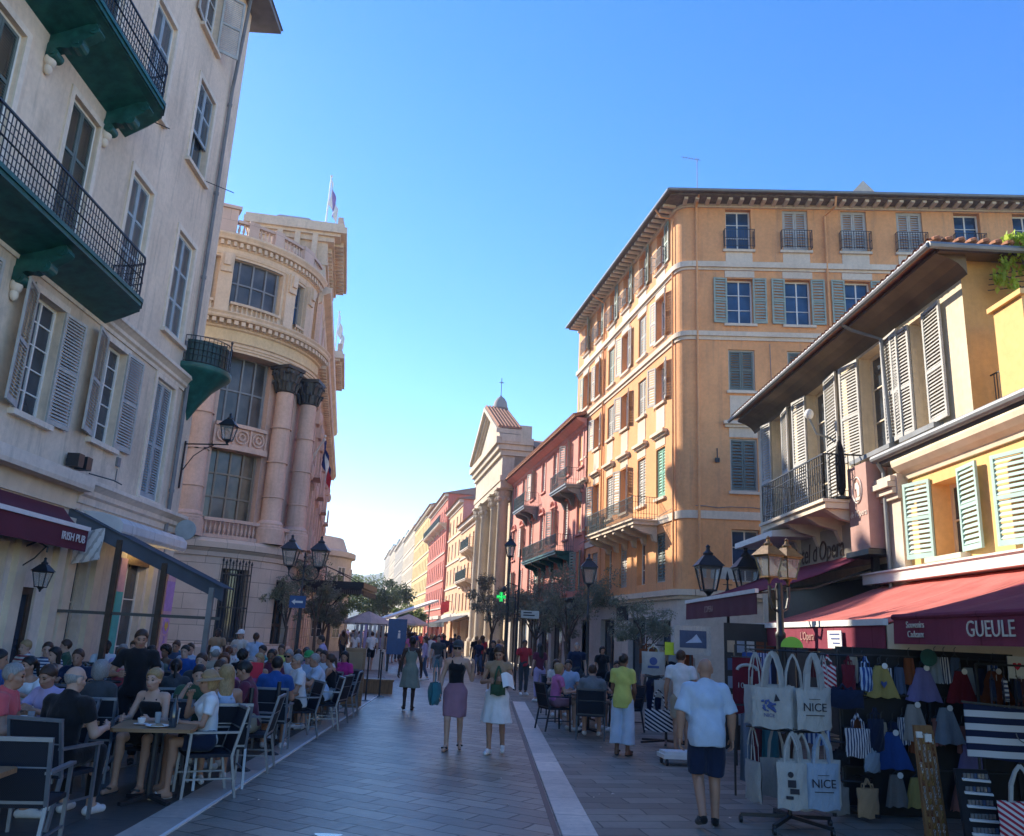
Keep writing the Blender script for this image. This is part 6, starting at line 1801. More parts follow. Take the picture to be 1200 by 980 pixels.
def hair_mesh(J, style='short', h=.010):
    c = J['head']; Rm = J['hr']; k = J['k']; f = lambda x, y, z: c + Rm @ (np.array([x, y, z]) * k)
    F = Fld(c - np.array([.22, .26, .5]), c + np.array([.22, .24, .26]), h)
    r = {'short': .010, 'crop': .005, 'curly': .035, 'long': .018, 'bob': .022, 'pony': .012, 'bun': .014, 'fringe': .005}[style]
    F.add([('e', f(0, -.014, .034), (.076 * k + r, .096 * k + r, .092 * k + r), Rm)], 0)
    X, Y, Z = F.grid(); Lx = Rm[0][0] * (X - c[0]) + Rm[1][0] * (Y - c[1]) + Rm[2][0] * (Z - c[2]); Ly = Rm[0][1] * (X - c[0]) + Rm[1][1] * (Y - c[1]) + Rm[2][1] * (Z - c[2]); Lz = Rm[0][2] * (X - c[0]) + Rm[1][2] * (Y - c[1]) + Rm[2][2] * (Z - c[2])
    # hairline: a slanting plane from the forehead to the nape
    line = (Ly * .80 - Lz * .75 - .006)
    if style == 'fringe':
        line = np.maximum(np.maximum(Lz - .045, -.08 - Lz), Ly - .04 + .3 * Lz)
    F.D = np.maximum(F.D, line.astype(np.float32))
    if style == 'long': F.add([('e', f(0, -.055, -.10), (.088 * k, .05 * k, .17 * k), Rm), ('c', f(-.07, -.02, .03), f(-.085, -.02, -.17), .026 * k, .022 * k), ('c', f(.07, -.02, .03), f(.085, -.02, -.17), .026 * k, .022 * k), ('e', f(0, -.085, -.24), (.085 * k, .035 * k, .12 * k), Rm)], .03)
    if style == 'bob': F.add([('e', f(0, -.045, -.03), (.088 * k, .06 * k, .09 * k), Rm), ('c', f(-.075, -.005, .03), f(-.08, .0, -.06), .024 * k, .022 * k), ('c', f(.075, -.005, .03), f(.08, .0, -.06), .024 * k, .022 * k)], .03)
    if style == 'pony': F.add([('e', f(0, -.115, .02), (.03 * k, .035 * k, .03 * k), Rm), ('c', f(0, -.13, .01), f(0, -.15, -.16), .03 * k, .014 * k)], .02)
    if style == 'bun': F.add([('e', f(0, -.10, .085), (.042 * k, .042 * k, .04 * k), Rm)], .015)
    if style == 'curly': F.wob(.008, 95)
    F.wob(.0022, 70)
    return sd_mesh('hair', [F.nets()])

def cap_mesh(J, kind='cap'):
    c = J['head']; Rm = J['hr']; k = J['k']; mb = MB()
    Mx = Matrix.Translation(Vector(c)) @ Matrix([[float(x) for x in r] for r in Rm]).to_4x4(); mb.M = Mx
    r = .094 * k
    prof = [(r * 1.02, .0), (r * 1.03, .03), (r * .95, .065), (r * .7, .095), (r * .3, .11), (0, .112)]
    n0 = len(mb.v); mb.lathe([(a, z + .035) for a, z in prof], (0, -.012, 0), 20)
    if kind == 'cap':
        mb.add([(-.07, .06, .04), (-.05, .15, .03), (0, .175, .028), (.05, .15, .03), (.07, .06, .04), (.07, .06, .05), (.05, .15, .04), (0, .175, .038), (-.05, .15, .04), (-.07, .06, .05)], [(0, 1, 2, 3, 4), (5, 6, 7, 8, 9), (0, 1, 8, 9), (1, 2, 7, 8), (2, 3, 6, 7), (3, 4, 5, 6)])
    else: mb.lathe([(r, .04), (r * 1.75, .025), (r * 1.78, .03), (r * 1.02, .055)], (0, -.012, 0), 24)
    return mb.mesh('hat', None, True)
def glasses_mesh(J):
    c = J['head']; Rm = J['hr']; k = J['k']; mb = MB(); mb.M = Matrix.Translation(Vector(c)) @ Matrix([[float(x) for x in r] for r in Rm]).to_4x4()
    for s in (-1, 1): mb.box(s * .034 - .026, s * .034 + .026, .094 * k, .1 * k, -.012, .026); mb.box(s * .078 - .002, s * .078 + .002, -.01, .096 * k, .012, .018)
    mb.box(-.01, .01, .096 * k, .1 * k, .012, .02)
    return mb.mesh('glasses', None)
def shoe_mesh(J, n, kind='shoe', h=.009):
    a, t = J['ank' + n], J['toe' + n]; k = J['k']; lo = np.minimum(a, t) - .12; hi = np.maximum(a, t) + .12
    F = Fld(lo, hi, h); d = unit((t - a) * [1, 1, 0])
    heel = a + np.array([0, 0, -.045]) - d * .04
    F.add([('c', heel, t + d * .005, .041 * k, .036 * k), ('c', a + np.array([0, 0, -.02]), a * .5 + t * .5, .042 * k, .038 * k)], .02)
    ax = unit(t - heel); dn = np.array([0, 0, -1.]) - ax * (-ax[2]); dn = unit(dn)
    F.cut(plane_below(heel + dn * .040 * k, dn))
    if kind == 'sandal': F.D = np.maximum(F.D, 0) if False else F.D; F.cut(plane_below(heel + dn * .018 * k, -dn)); F.add([('c', t - d * .05 - dn * .03 + np.array([.04, 0, 0]), t - d * .05 - dn * .03 - np.array([.04, 0, 0]), .014, .014)], .01)
    else: F.cut(plane_below(a + np.array([0, 0, .03 if kind != 'boot' else .1]), [0, 0, 1]))
    return sd_mesh('shoe', [F.nets()])

# ---- materials for people
def skin(name, c):
    n = NT(name); v = n.coord(); a = n.noise(7, 3, v); n.col(n.ramp(a, [(.3, mul(c, .88)), (.7, mul(c, 1.08))])); n.set(.55, spec=.35)
    n.b.inputs['Subsurface Weight'].default_value = .06; n.b.inputs['Subsurface Radius'].default_value = (.02, .008, .004); MATS[name] = n.m
skin('skin_fair', (.52, .32, .235)); skin('skin_tan', (.40, .22, .145)); skin('skin_brown', (.20, .10, .06)); skin('skin_dark', (.06, .03, .02))
paint('eye_dark', (.03, .02, .015), .3, .1); paint('lip', (.38, .13, .11), .5, .1)
def hairm(name, c):
    n = NT(name); v = n.coord(scale=(60, 60, 6)); a = n.noise(3, 4, v); n.col(n.ramp(a, [(.3, mul(c, .6)), (.7, mul(c, 1.3))])); n.bump(a, .5, .01); n.set(.45, spec=.4); MATS[name] = n.m
hairm('hair_black', (.012, .010, .009)); hairm('hair_brown', (.055, .028, .015)); hairm('hair_blond', (.36, .23, .10)); hairm('hair_grey', (.26, .25, .24)); hairm('hair_auburn', (.12, .045, .02))
for nm, c in dict(c_coral=(.62, .10, .11), c_navy=(.012, .02, .05), c_blue=(.02, .075, .26), c_white=(.66, .67, .68), c_offwhite=(.58, .54, .49), c_lilac=(.40, .33, .52), c_black=(.010, .010, .012), c_green=(.04, .09, .05), c_lightblue=(.36, .46, .62), c_maroon=(.12, .025, .05), c_beige=(.36, .29, .21), c_grey=(.17, .18, .19), c_dgrey=(.05, .055, .06), c_pink=(.55, .16, .34), c_magenta=(.48, .03, .20), c_yellow=(.52, .52, .13), c_sage=(.19, .215, .17), c_mauve=(.30, .155, .20), c_paleblue=(.44, .53, .65), c_denim=(.06, .09, .16), c_teal=(.03, .16, .20), c_red=(.42, .03, .04), c_tan=(.33, .22, .13), c_cap_green=(.03, .26, .08), c_turq=(.08, .30, .27), c_purple=(.16, .10, .36)).items():
    cloth(nm, c)
def printed(name, c1, c2, sc):
    n = NT(name); v = n.coord(); vo = n.n('ShaderNodeTexVoronoi'); n.l(v, vo.inputs['Vector']); vo.inputs['Scale'].default_value = sc
    n.col(n.ramp(vo.outputs['Distance'], [(.28, c1), (.36, c2)])); n.set(.85, spec=.2); n.bump(n.noise(14, 4, v), .5, .03); MATS[name] = n.m
stripes('c_stripe_h', (.55, .55, .56), (.03, .05, .12), .05, 2, rough=.85); stripes('c_stripe_w', (.6, .58, .55), (.3, .06, .07), .06, 2, rough=.85); printed('c_floral', (.5, .12, .14), (.55, .52, .46), 22); printed('c_print', (.08, .14, .3), (.5, .54, .6), 16); printed('c_dots', (.6, .6, .6), (.05, .05, .08), 26)
SKINEXTRA = ('eye_dark', 'lip')
def set_mats(o, names):
    for i, nm in enumerate(names):
        if i >= len(o.material_slots): break
        o.material_slots[i].link = 'OBJECT'; o.material_slots[i].material = M[nm]
_tpl = {}
def figure(label, loc, rz, J, key, skin_='skin_fair', hair=None, haircol='hair_brown', top=None, topcol='c_white', bottom=None, botcol='c_navy', shoes='shoe', shoecol='c_white', hat=None, hatcol='c_white', glasses=False,
           fine=False, fat=0., grip=(.5, .5), group=None, scale=1.0, socks=None, coarse=.016):
    h = .0115 if fine else coarse
    def C(tag_, fn): return cached(('fig', key, tag_), fn)
    p = thing('person', label, 'person', loc, rz, group)
    if scale != 1: p.scale = (scale,) * 3
    b = link('body', C('body%s' % fine, lambda: body_mesh(J, h, fat, fine, grip)), p); set_mats(b, (skin_,) + SKINEXTRA)
    if hair: o = link('hair', C(('hair', hair), lambda: hair_mesh(J, hair, .008 if fine else .012)), p); set_mats(o, (haircol,))
    if top: o = link(top.get('name', 'shirt'), C(('top', str(top)), lambda: top_mesh(J, h=h, fat=fat, **{k_: v_ for k_, v_ in top.items() if k_ != 'name'})), p); set_mats(o, (topcol,))
    if bottom: o = link({'shorts': 'shorts', 'trousers': 'trousers', 'dress': 'dress'}.get(bottom['kind'], 'skirt'), C(('bot', str(bottom)), lambda: bottom_mesh(J, h=h, fat=fat, **bottom)), p); set_mats(o, (botcol,))
    if shoes:
        for n in 'RL': o = link('shoe', C(('shoe', shoes, n), lambda: shoe_mesh(J, n, shoes, .009 if fine else .014)), p); set_mats(o, (shoecol,))
    if hat: o = link('hat', C(('hat', hat), lambda: cap_mesh(J, hat)), p); set_mats(o, (hatcol,))
    if glasses: o = link('glasses', C('gl', lambda: glasses_mesh(J)), p); set_mats(o, ('c_black',))
    return p
# ================================================================== chairs and tables
def make_chair(name, label, frame, fabric, group, arms=True):
    t = thing(name, label, 'chair', (0, 0, 0), 0, group)
    fm, bm_ = M[frame], M[fabric]
    def leg(m_): return link('leg', m_, t)
    mb = MB(); mb.bar((-.26, .24, 0), (-.26, .22, .645), .028, .028); leg(mb.mesh('leg', fm))
    mb = MB(); mb.bar((.26, .24, 0), (.26, .22, .645), .028, .028); leg(mb.mesh('leg', fm))
    for s in (-1, 1):
        mb = MB(); mb.bar((s * .26, -.30, 0), (s * .26, -.22, .42), .028, .028); mb.bar((s * .26, -.22, .42), (s * .26, -.34, .90), .028, .028); leg(mb.mesh('leg', fm))
    mb = MB(); mb.box(-.245, .245, -.22, .23, .425, .44); mb.box(-.26, .26, .205, .235, .41, .445); mb.box(-.26, .26, -.235, -.205, .41, .445); mb.box(-.262, -.244, -.21, .21, .41, .446); mb.box(.244, .262, -.21, .21, .41, .446); mb.build('seat', [bm_], t)
    mb = MB(); mb.hexa([(-.244, -.225, .46), (.244, -.225, .46), (.244, -.237, .46), (-.244, -.237, .46), (-.244, -.33, .88), (.244, -.33, .88), (.244, -.342, .88), (-.244, -.342, .88)]); bk = mb.build('backrest', bm_, t)
    mb = MB(); mb.bar((-.274, -.34, .90), (.274, -.34, .90), .03, .03); mb.bar((-.246, -.232, .45), (.246, -.232, .45), .022, .022); mb.bar((-.246, -.29, .70), (.246, -.29, .70), .016, .014); mb.build('back_frame', fm, bk)
    if arms:
        for s in (-1, 1): mb = MB(); mb.bar((s * .26, -.29, .66), (s * .26, .26, .66), .05, .022); mb.build('armrest', fm, t)
    mb = MB(); mb.bar((-.26, .236, .2), (-.26, -.26, .2), .018, .018); mb.bar((.26, .236, .2), (.26, -.26, .2), .018, .018); mb.build('stretcher', fm, t)
    return t
CH_GRP = 'metal chairs on the left terrace'
chair_proto = make_chair('terrace_chair', 'empty grey metal armchair with black mesh back at the bottom left, nearest the camera', 'aluminium', 'textilene', CH_GRP)
chair_proto.location = (-3.48, 6.95, 0); chair_proto.rotation_euler = (0, 0, R(8))
def chair(x, y, rz, label, proto=None): return copy_tree(proto or chair_proto, (x, y, 0), rz, label)
dark_proto = make_chair('cafe_chair', 'black folding armchair behind the man in grey at the right hand cafe', 'chair_dark_metal', 'textilene', 'black chairs of the right hand cafe')
def make_table(name, label, sz, mat, base, group):
    t = thing(name, label, 'table', (0, 0, 0), 0, group)
    h = sz / 2
    mb = MB(); mb.prism([(-h + .03, -h), (h - .03, -h), (h, -h + .03), (h, h - .03), (h - .03, h), (-h + .03, h), (-h, h - .03), (-h, -h + .03)], .705, .74, 'z'); mb.build('tabletop', M[mat], t)
    mb = MB(); mb.tube([(0, 0, .05), (0, 0, .69)], .035, 10); mb.box(-.2, .2, -.03, .03, .675, .70); mb.build('pedestal', M[base], t)
    for k in range(4):
        a = PI / 4 + k * PI / 2; mb = MB(); mb.bar((.03 * math.cos(a), .03 * math.sin(a), .06), (.32 * math.cos(a), .32 * math.sin(a), .02), .05, .035); mb.build('foot', M[base], t)
    return t
TB_GRP = 'wooden tables on the left terrace'
tab_proto = make_table('terrace_table', 'bare wooden table corner at the bottom left edge beside the empty armchair', .78, 'table_wood', 'black_iron', TB_GRP)
tab_proto.location = (-3.62, 6.02, 0); tab_proto.rotation_euler = (0, 0, R(6))
def table(x, y, rz, label, proto=None): return copy_tree(proto or tab_proto, (x, y, 0), R(rz), label)

SITARMS = {
    'A': {'R': ((.25, .35, -1), (-.25, 1, .12)), 'L': ((-.25, .35, -1), (.25, 1, .12))},
    'B': {'R': ((.25, .75, -.75), (-.45, .05, 1)), 'L': ((-.25, .35, -1), (.25, 1, .12))},
    'C': {'R': ((.2, .05, -1), (-.25, 1, -.25)), 'L': ((-.2, .05, -1), (.25, 1, -.25))},
    'D': {'R': ((.35, .6, -.8), (-.5, .8, .35)), 'L': ((-.35, .6, -.8), (.5, .8, .35))},
}
SITLEAN = {'A': .12, 'B': .08, 'C': -.02, 'D': .3}
TOPS = {'tee': dict(sleeve=.55, hem=-.03), 'polo': dict(sleeve=.6, hem=-.05, loose=.012), 'tank': dict(sleeve=0, straps=True, hem=-.02, name='tank_top'), 'long': dict(sleeve=1.85, hem=-.04, loose=.008), 'off': dict(sleeve=.5, hem=-.02, neck=-.055, name='blouse')}
BOTS = {'shorts': dict(kind='shorts', length=.75, flare=.01), 'trousers': dict(kind='trousers', length=1.85), 'skirt': dict(kind='skirt', length=.62)}
def clab(d, proto):
    w_ = ('%s chair under the %s' % ('black' if proto else 'metal', d)).split()
    out = ' '.join(w_[:16])
    while out.split()[-1] in ('the', 'a', 'of', 'with', 'in', 'and', 'at', 'his', 'her', 'to', 'by', 'behind', 'from', 'seen', 'next', 'beside', 'right', 'left', 'mid', 'far', 'off', 'hand', 'front'): out = out.rsplit(' ', 1)[0]
    return out
def seated(desc, x, y, rz, var='A', sex='m', hair='short', haircol='hair_brown', skin_='skin_fair', top='tee', topcol='c_white', bot='shorts', botcol='c_navy', H=None, fine=False, hat=None, hatcol='c_white', glasses=False, yaw=0, pitch=.12, fat=0., proto=None, clabel=None, lab=None, nochair=False, lean=None, group='diners seated on the left terrace', shoes='shoe', shoecol='c_white'):
    H = H or (1.72 if sex == 'm' else 1.62); ln = SITLEAN[var] if lean is None else lean
    J = skeleton('sit', H, sex, SITARMS[var], ln, yaw, pitch)
    key = ('sit', var, sex, round(H, 2), round(ln, 2), round(yaw, 2), round(pitch, 2), fat)
    p = figure(lab or desc, (x, y, 0), R(rz), J, key, skin_, hair, haircol, TOPS[top], topcol, BOTS[bot], botcol, shoes, shoecol, hat, hatcol, glasses, fine, fat, (.9, .6), group)
    if not nochair: chair(x, y - 0, R(rz), clabel or clab(desc, proto), proto)
    return p
# --- front tables
table(-3.36, 9.26, 12, 'wooden table in front of the smiling woman in a black halter top')
seated('bald man in a black T-shirt with his back turned at the front table', -3.86, 8.2, -12, 'A', 'm', 'fringe', 'hair_grey', 'skin_fair', 'tee', 'c_black', 'trousers', 'c_black', fine=True, fat=.025, yaw=-.3)
seated('smiling woman in a black halter top facing the camera at the front table', -3.66, 9.95, 172, 'A', 'f', 'bun', 'hair_blond', 'skin_fair', 'tank', 'c_black', 'skirt', 'c_black', H=1.58, fine=True, lean=.22, shoes='sandal', shoecol='c_dgrey')
seated('child in a white T-shirt and sun hat raising a hand at the front table', -2.98, 9.72, 118, 'B', 'f', 'bob', 'hair_blond', 'skin_tan', 'tee', 'c_white', 'shorts', 'c_navy', H=1.55, fine=True, hat='sunhat', hatcol='c_tan', shoes='sandal', shoecol='c_offwhite')
seated('dark haired boy in a dark green top behind the front table', -3.5, 10.75, 200, 'B', 'm', 'short', 'hair_black', 'skin_fair', 'tee', 'c_green', 'shorts', 'c_dgrey', H=1.6, pitch=.3)
seated('man in a coral T-shirt cut off by the left edge', -4.55, 8.35, -75, 'A', 'm', 'crop', 'hair_grey', 'skin_tan', 'tee', 'c_coral', 'shorts', 'c_navy', fine=True, fat=.02)
seated('man in a royal blue T-shirt at the far left edge', -6.05, 10.95, -60, 'C', 'm', 'short', 'hair_black', 'skin_tan', 'tee', 'c_blue', 'shorts', 'c_dgrey')
seated('dark haired woman in a white off shoulder blouse', -5.72, 11.3, 170, 'D', 'f', 'pony', 'hair_black', 'skin_tan', 'off', 'c_white', 'trousers', 'c_denim', fine=True, yaw=-.35)
seated('woman in a lilac blouse with tied back hair', -4.6, 9.6, 165, 'D', 'f', 'bun', 'hair_brown', 'skin_tan', 'polo', 'c_lilac', 'trousers', 'c_denim', fine=True, pitch=.35)
seated('grey haired woman in a grey cardigan with her back turned', -4.5, 10.3, 15, 'C', 'f', 'bob', 'hair_grey', 'skin_fair', 'long', 'c_dgrey', 'trousers', 'c_black')
table(-4.95, 10.2, 5, 'table between the lilac blouse and the royal blue T-shirt')
table(-4.42, 9.0, -8, 'table between the coral T-shirt and the lilac blouse')
# --- second front group
table(-3.62, 11.1, 8, 'wooden table beside the man in a maroon T-shirt')
seated('long haired blond woman in a pale blue top with her back turned', -3.02, 10.3, 25, 'A', 'f', 'long', 'hair_blond', 'skin_tan', 'tank', 'c_lightblue', 'shorts', 'c_lightblue', fine=True, H=1.66)
seated('man in a maroon T-shirt and beige shorts bending over his table', -2.98, 11.5, 95, 'A', 'm', 'short', 'hair_black', 'skin_tan', 'tee', 'c_maroon', 'shorts', 'c_beige', fine=True, lean=.25, pitch=.45, shoecol='c_white')
seated('young man in a dark plum shirt beside the maroon T-shirt', -3.5, 11.9, 170, 'D', 'm', 'short', 'hair_brown', 'skin_fair', 'tee', 'c_maroon', 'shorts', 'c_dgrey', pitch=.35)
# --- blue T-shirt group
table(-3.4, 13.95, 0, 'table in front of the broad back in a blue T-shirt')
seated('man in a bright blue T-shirt seen from behind in a tall dark chair', -3.14, 13.1, 4, 'A', 'm', 'short', 'hair_black', 'skin_tan', 'tee', 'c_blue', 'shorts', 'c_navy', fine=True, fat=.02)
seated('short haired woman with glasses holding up a red menu', -3.86, 14.6, 178, 'D', 'f', 'bob', 'hair_grey', 'skin_fair', 'tee', 'c_pink', 'trousers', 'c_denim', fine=True, glasses=True)
seated('older man in a white polo shirt and black shorts in profile', -3.1, 14.75, 120, 'A', 'm', 'crop', 'hair_grey', 'skin_tan', 'polo', 'c_white', 'shorts', 'c_black', fine=True)
table(-3.6, 15.6, 0, 'table behind the man in a white polo shirt')
seated('man in a green cap and pale blue shirt', -3.36, 16.5, 175, 'C', 'm', 'short', 'hair_brown', 'skin_fair', 'tee', 'c_lightblue', 'shorts', 'c_beige', hat='cap', hatcol='c_cap_green')
seated('man in a white T-shirt and sunglasses behind the green cap', -3.86, 17.2, 170, 'A', 'm', 'short', 'hair_grey', 'skin_tan', 'polo', 'c_white', 'shorts', 'c_navy', glasses=True)
table(-3.5, 18.3, 0, 'table in front of the woman in a pink dress')
seated('man in a white polo with a dark bag strap across his chest', -3.3, 17.9, 165, 'A', 'm', 'short', 'hair_black', 'skin_tan', 'polo', 'c_white', 'shorts', 'c_dgrey', fine=False)
seated('dark haired woman in a magenta dress by the menu stand', -3.12, 19.2, 160, 'C', 'f', 'long', 'hair_black', 'skin_tan', 'tee', 'c_magenta', 'skirt', 'c_magenta')
seated('man in a black tank top next to the magenta dress', -3.7, 19.3, 185, 'A', 'm', 'short', 'hair_black', 'skin_tan', 'tee', 'c_black', 'shorts', 'c_grey')
# --- rows further in
rowd = [
 ('woman with long dark hair in black near the pub door', -6.75, 13.9, 150, 'A', 'f', 'long', 'hair_black', 'skin_fair', 'tank', 'c_black'),
 ('young man in a navy and white striped T-shirt near the pub door', -7.3, 14.6, 200, 'C', 'm', 'short', 'hair_brown', 'skin_fair', 'tee', 'c_stripe_h'),
 ('man with folded arms in a navy T-shirt behind the lilac blouse', -6.1, 13.3, 185, 'D', 'm', 'short', 'hair_brown', 'skin_tan', 'tee', 'c_navy'),
 ('man in a white T-shirt and black cap below the teal banner', -7.6, 17.4, 230, 'A', 'm', 'short', 'hair_black', 'skin_dark', 'tee', 'c_white'),
 ('thin man in an olive shirt below the teal banner', -7.9, 16.6, 120, 'B', 'm', 'short', 'hair_brown', 'skin_fair', 'tee', 'c_green'),
 ('woman with long brown hair in a beige top behind the waiter', -5.1, 13.6, 60, 'A', 'f', 'long', 'hair_brown', 'skin_fair', 'tank', 'c_tan'),
 ('man in a grey T-shirt right of the waiter', -5.9, 15.4, 170, 'C', 'm', 'short', 'hair_black', 'skin_tan', 'tee', 'c_grey'),
 ('woman with dark curly hair in a sage vest', -6.4, 17.6, 160, 'A', 'f', 'curly', 'hair_black', 'skin_brown', 'tank', 'c_sage'),
 ('man in a bright blue polo beneath the grey canopy post', -5.72, 16.6, 175, 'C', 'm', 'short', 'hair_black', 'skin_fair', 'polo', 'c_blue'),
 ('man in a pale blue T-shirt left of the bright blue polo', -6.3, 18.6, 190, 'A', 'm', 'short', 'hair_brown', 'skin_fair', 'tee', 'c_paleblue'),
 ('blond woman in a cream top right of the bright blue polo', -5.3, 17.3, 165, 'D', 'f', 'bob', 'hair_blond', 'skin_fair', 'tee', 'c_offwhite'),
 ('person in a white cap and beige shirt', -5.0, 16.1, 30, 'C', 'm', 'short', 'hair_grey', 'skin_fair', 'tee', 'c_beige', 'cap'),
 ('woman in a black top with frizzy dark hair', -4.72, 16.9, 15, 'A', 'f', 'curly', 'hair_black', 'skin_tan', 'tee', 'c_black'),
 ('woman in a blue print shirt behind the glasses wearer', -4.5, 18.4, 170, 'C', 'f', 'pony', 'hair_brown', 'skin_fair', 'tee', 'c_print'),
 ('dark haired man in a turquoise shirt far back on the terrace', -5.0, 19.7, 150, 'A', 'm', 'short', 'hair_black', 'skin_tan', 'tee', 'c_turq'),
 ('grey haired man in a white shirt far back on the terrace', -5.9, 20.3, 200, 'D', 'm', 'crop', 'hair_grey', 'skin_fair', 'polo', 'c_white'),
 ('woman in a floral top far back beside the turquoise shirt', -5.6, 19.0, 20, 'A', 'f', 'pony', 'hair_auburn', 'skin_fair', 'tee', 'c_floral'),
 ('man in a denim blue shirt far back by the canopy rail', -6.9, 19.4, 175, 'C', 'm', 'short', 'hair_brown', 'skin_tan', 'tee', 'c_denim'),
 ('woman in a red top hunched over a table mid terrace', -4.3, 12.2, 20, 'D', 'f', 'pony', 'hair_black', 'skin_fair', 'tee', 'c_dgrey'),
 ('man with brown hair in a charcoal T-shirt mid terrace', -4.25, 13.2, 175, 'A', 'm', 'short', 'hair_brown', 'skin_fair', 'tee', 'c_dgrey'),
 ('woman with an auburn bob in a beige shirt mid terrace', -4.45, 14.9, 190, 'A', 'f', 'bob', 'hair_auburn', 'skin_fair', 'tee', 'c_offwhite'),
 ('blond man in a red striped T-shirt by the teal banner', -8.0, 15.4, 150, 'A', 'm', 'short', 'hair_blond', 'skin_fair', 'tee', 'c_stripe_w'),
 ('woman with a brown bob and dotted blouse by the far wall', -7.9, 19.6, 160, 'C', 'f', 'bob', 'hair_brown', 'skin_fair', 'tee', 'c_dots'),
 ('black haired man in a dark teal T-shirt by the far wall', -7.3, 20.6, 190, 'A', 'm', 'short', 'hair_black', 'skin_tan', 'tee', 'c_teal'),
 ('long haired woman in a coral top by the canopy post', -6.6, 15.9, 200, 'D', 'f', 'long', 'hair_auburn', 'skin_fair', 'tank', 'c_coral'),
 ('grey haired woman in a lilac top near the canopy post', -6.9, 16.6, 20, 'A', 'f', 'bob', 'hair_grey', 'skin_fair', 'tee', 'c_lilac'),
 ('man in a yellow T-shirt in the middle of the crowd', -4.9, 20.8, 180, 'C', 'm', 'short', 'hair_brown', 'skin_tan', 'tee', 'c_yellow'),
 ('woman in a white top beyond the yellow T-shirt', -4.4, 21.4, 170, 'A', 'f', 'long', 'hair_black', 'skin_fair', 'tee', 'c_white'),
 ('man in a maroon polo beyond the green cap', -4.15, 16.9, 185, 'A', 'm', 'short', 'hair_black', 'skin_brown', 'polo', 'c_maroon'),
 ('woman in an olive tank top behind the white polo profile', -4.0, 15.4, 160, 'C', 'f', 'pony', 'hair_blond', 'skin_tan', 'tank', 'c_green'),
 ('young man in a pale pink T-shirt close to the rail', -3.95, 18.4, 20, 'D', 'm', 'short', 'hair_brown', 'skin_fair', 'tee', 'c_mauve'),
 ('woman in a denim shirt facing the pink T-shirt', -4.15, 20.2, 175, 'A', 'f', 'bun', 'hair_brown', 'skin_fair', 'polo', 'c_denim'),
 ('man in a cream shirt near the left edge of the terrace', -7.4, 12.6, 160, 'A', 'm', 'crop', 'hair_grey', 'skin_tan', 'polo', 'c_offwhite'),
]
for r_ in rowd:
    d_, x, y, rz, var, sex, hr, hc, sk, tp, tc = r_[:11]
    if 'red top' in d_: d_ = d_.replace('red top', 'dark grey top')
    seated(d_, x, y, rz, var, sex, hr, hc, sk, tp, tc, 'shorts', 'c_dgrey', hat='cap' if len(r_) > 11 else None)
for i, (x, y, lb) in enumerate([(-6.4, 14.0, 'table in front of the pub door group'), (-5.4, 14.5, 'table beside the man in grey right of the waiter'), (-7.5, 16.9, 'table below the teal banner'), (-5.7, 17.55, 'table in front of the bright blue polo'), (-4.85, 17.6, 'table beside the frizzy haired woman'), (-5.4, 19.7, 'farthest table on the terrace by the rail'), (-4.3, 12.75, 'table between the two charcoal tops mid terrace'), (-6.6, 18.1, 'table by the sage vest')]):
    table(x, y, i * 3, lb)
# empty chairs
chair(-4.15, 7.5, R(-80), 'empty metal armchair beside the coral T-shirt at the left edge')

seated('man in a striped looking grey shirt at the kerb beside the green cap'.replace('striped looking ', 'pale '), -2.98, 16.2, 110, 'D', 'm', 'short', 'hair_grey', 'skin_tan', 'polo', 'c_paleblue', 'shorts', 'c_black')
seated('woman in a black top at the kerb beside the sunglasses wearer', -2.98, 17.1, 80, 'A', 'f', 'pony', 'hair_brown', 'skin_tan', 'tank', 'c_black', 'shorts', 'c_white')
chair(-3.0, 18.7, R(90), 'farthest empty metal chair at the kerb by the menu stand')
jk = thing('denim_jacket', 'light blue denim jacket hung over a chair back at the left', 'jacket', (-4.55, 8.35, 0), R(-75))
mb = MB(); mb.sheet([[(-.26 + .52 * i / 8, -.345 - .03 * math.sin(PI * j / 4) - .015 * math.sin(i * 2.0), .93 - abs(j - 2) * .11 * (1 if j < 2 else 1.3)) for i in range(9)] for j in range(5)]); mb.build('cloth', M['c_lightblue'], jk, smooth=True)
# windbreak posts along the kerb
for i, (y, lb) in enumerate([(11.3, 'thin black post at the kerb beside the maroon T-shirt'), (12.75, 'thin black post at the kerb beside the blue T-shirt')]):
    t = thing('kerb_post', lb, 'post', (-2.98, y, 0), 0, 'posts on the kerb'); mb = MB(); mb.tube([(0, 0, 0), (0, 0, 1.0)], .03, 8); mb.build('post', M['black_iron'], t)
    mb = MB(); mb.lathe([(.1, 0), (.1, .02), (.04, .05)], (0, 0, 0), 12); mb.build('base', M['black_iron'], t)
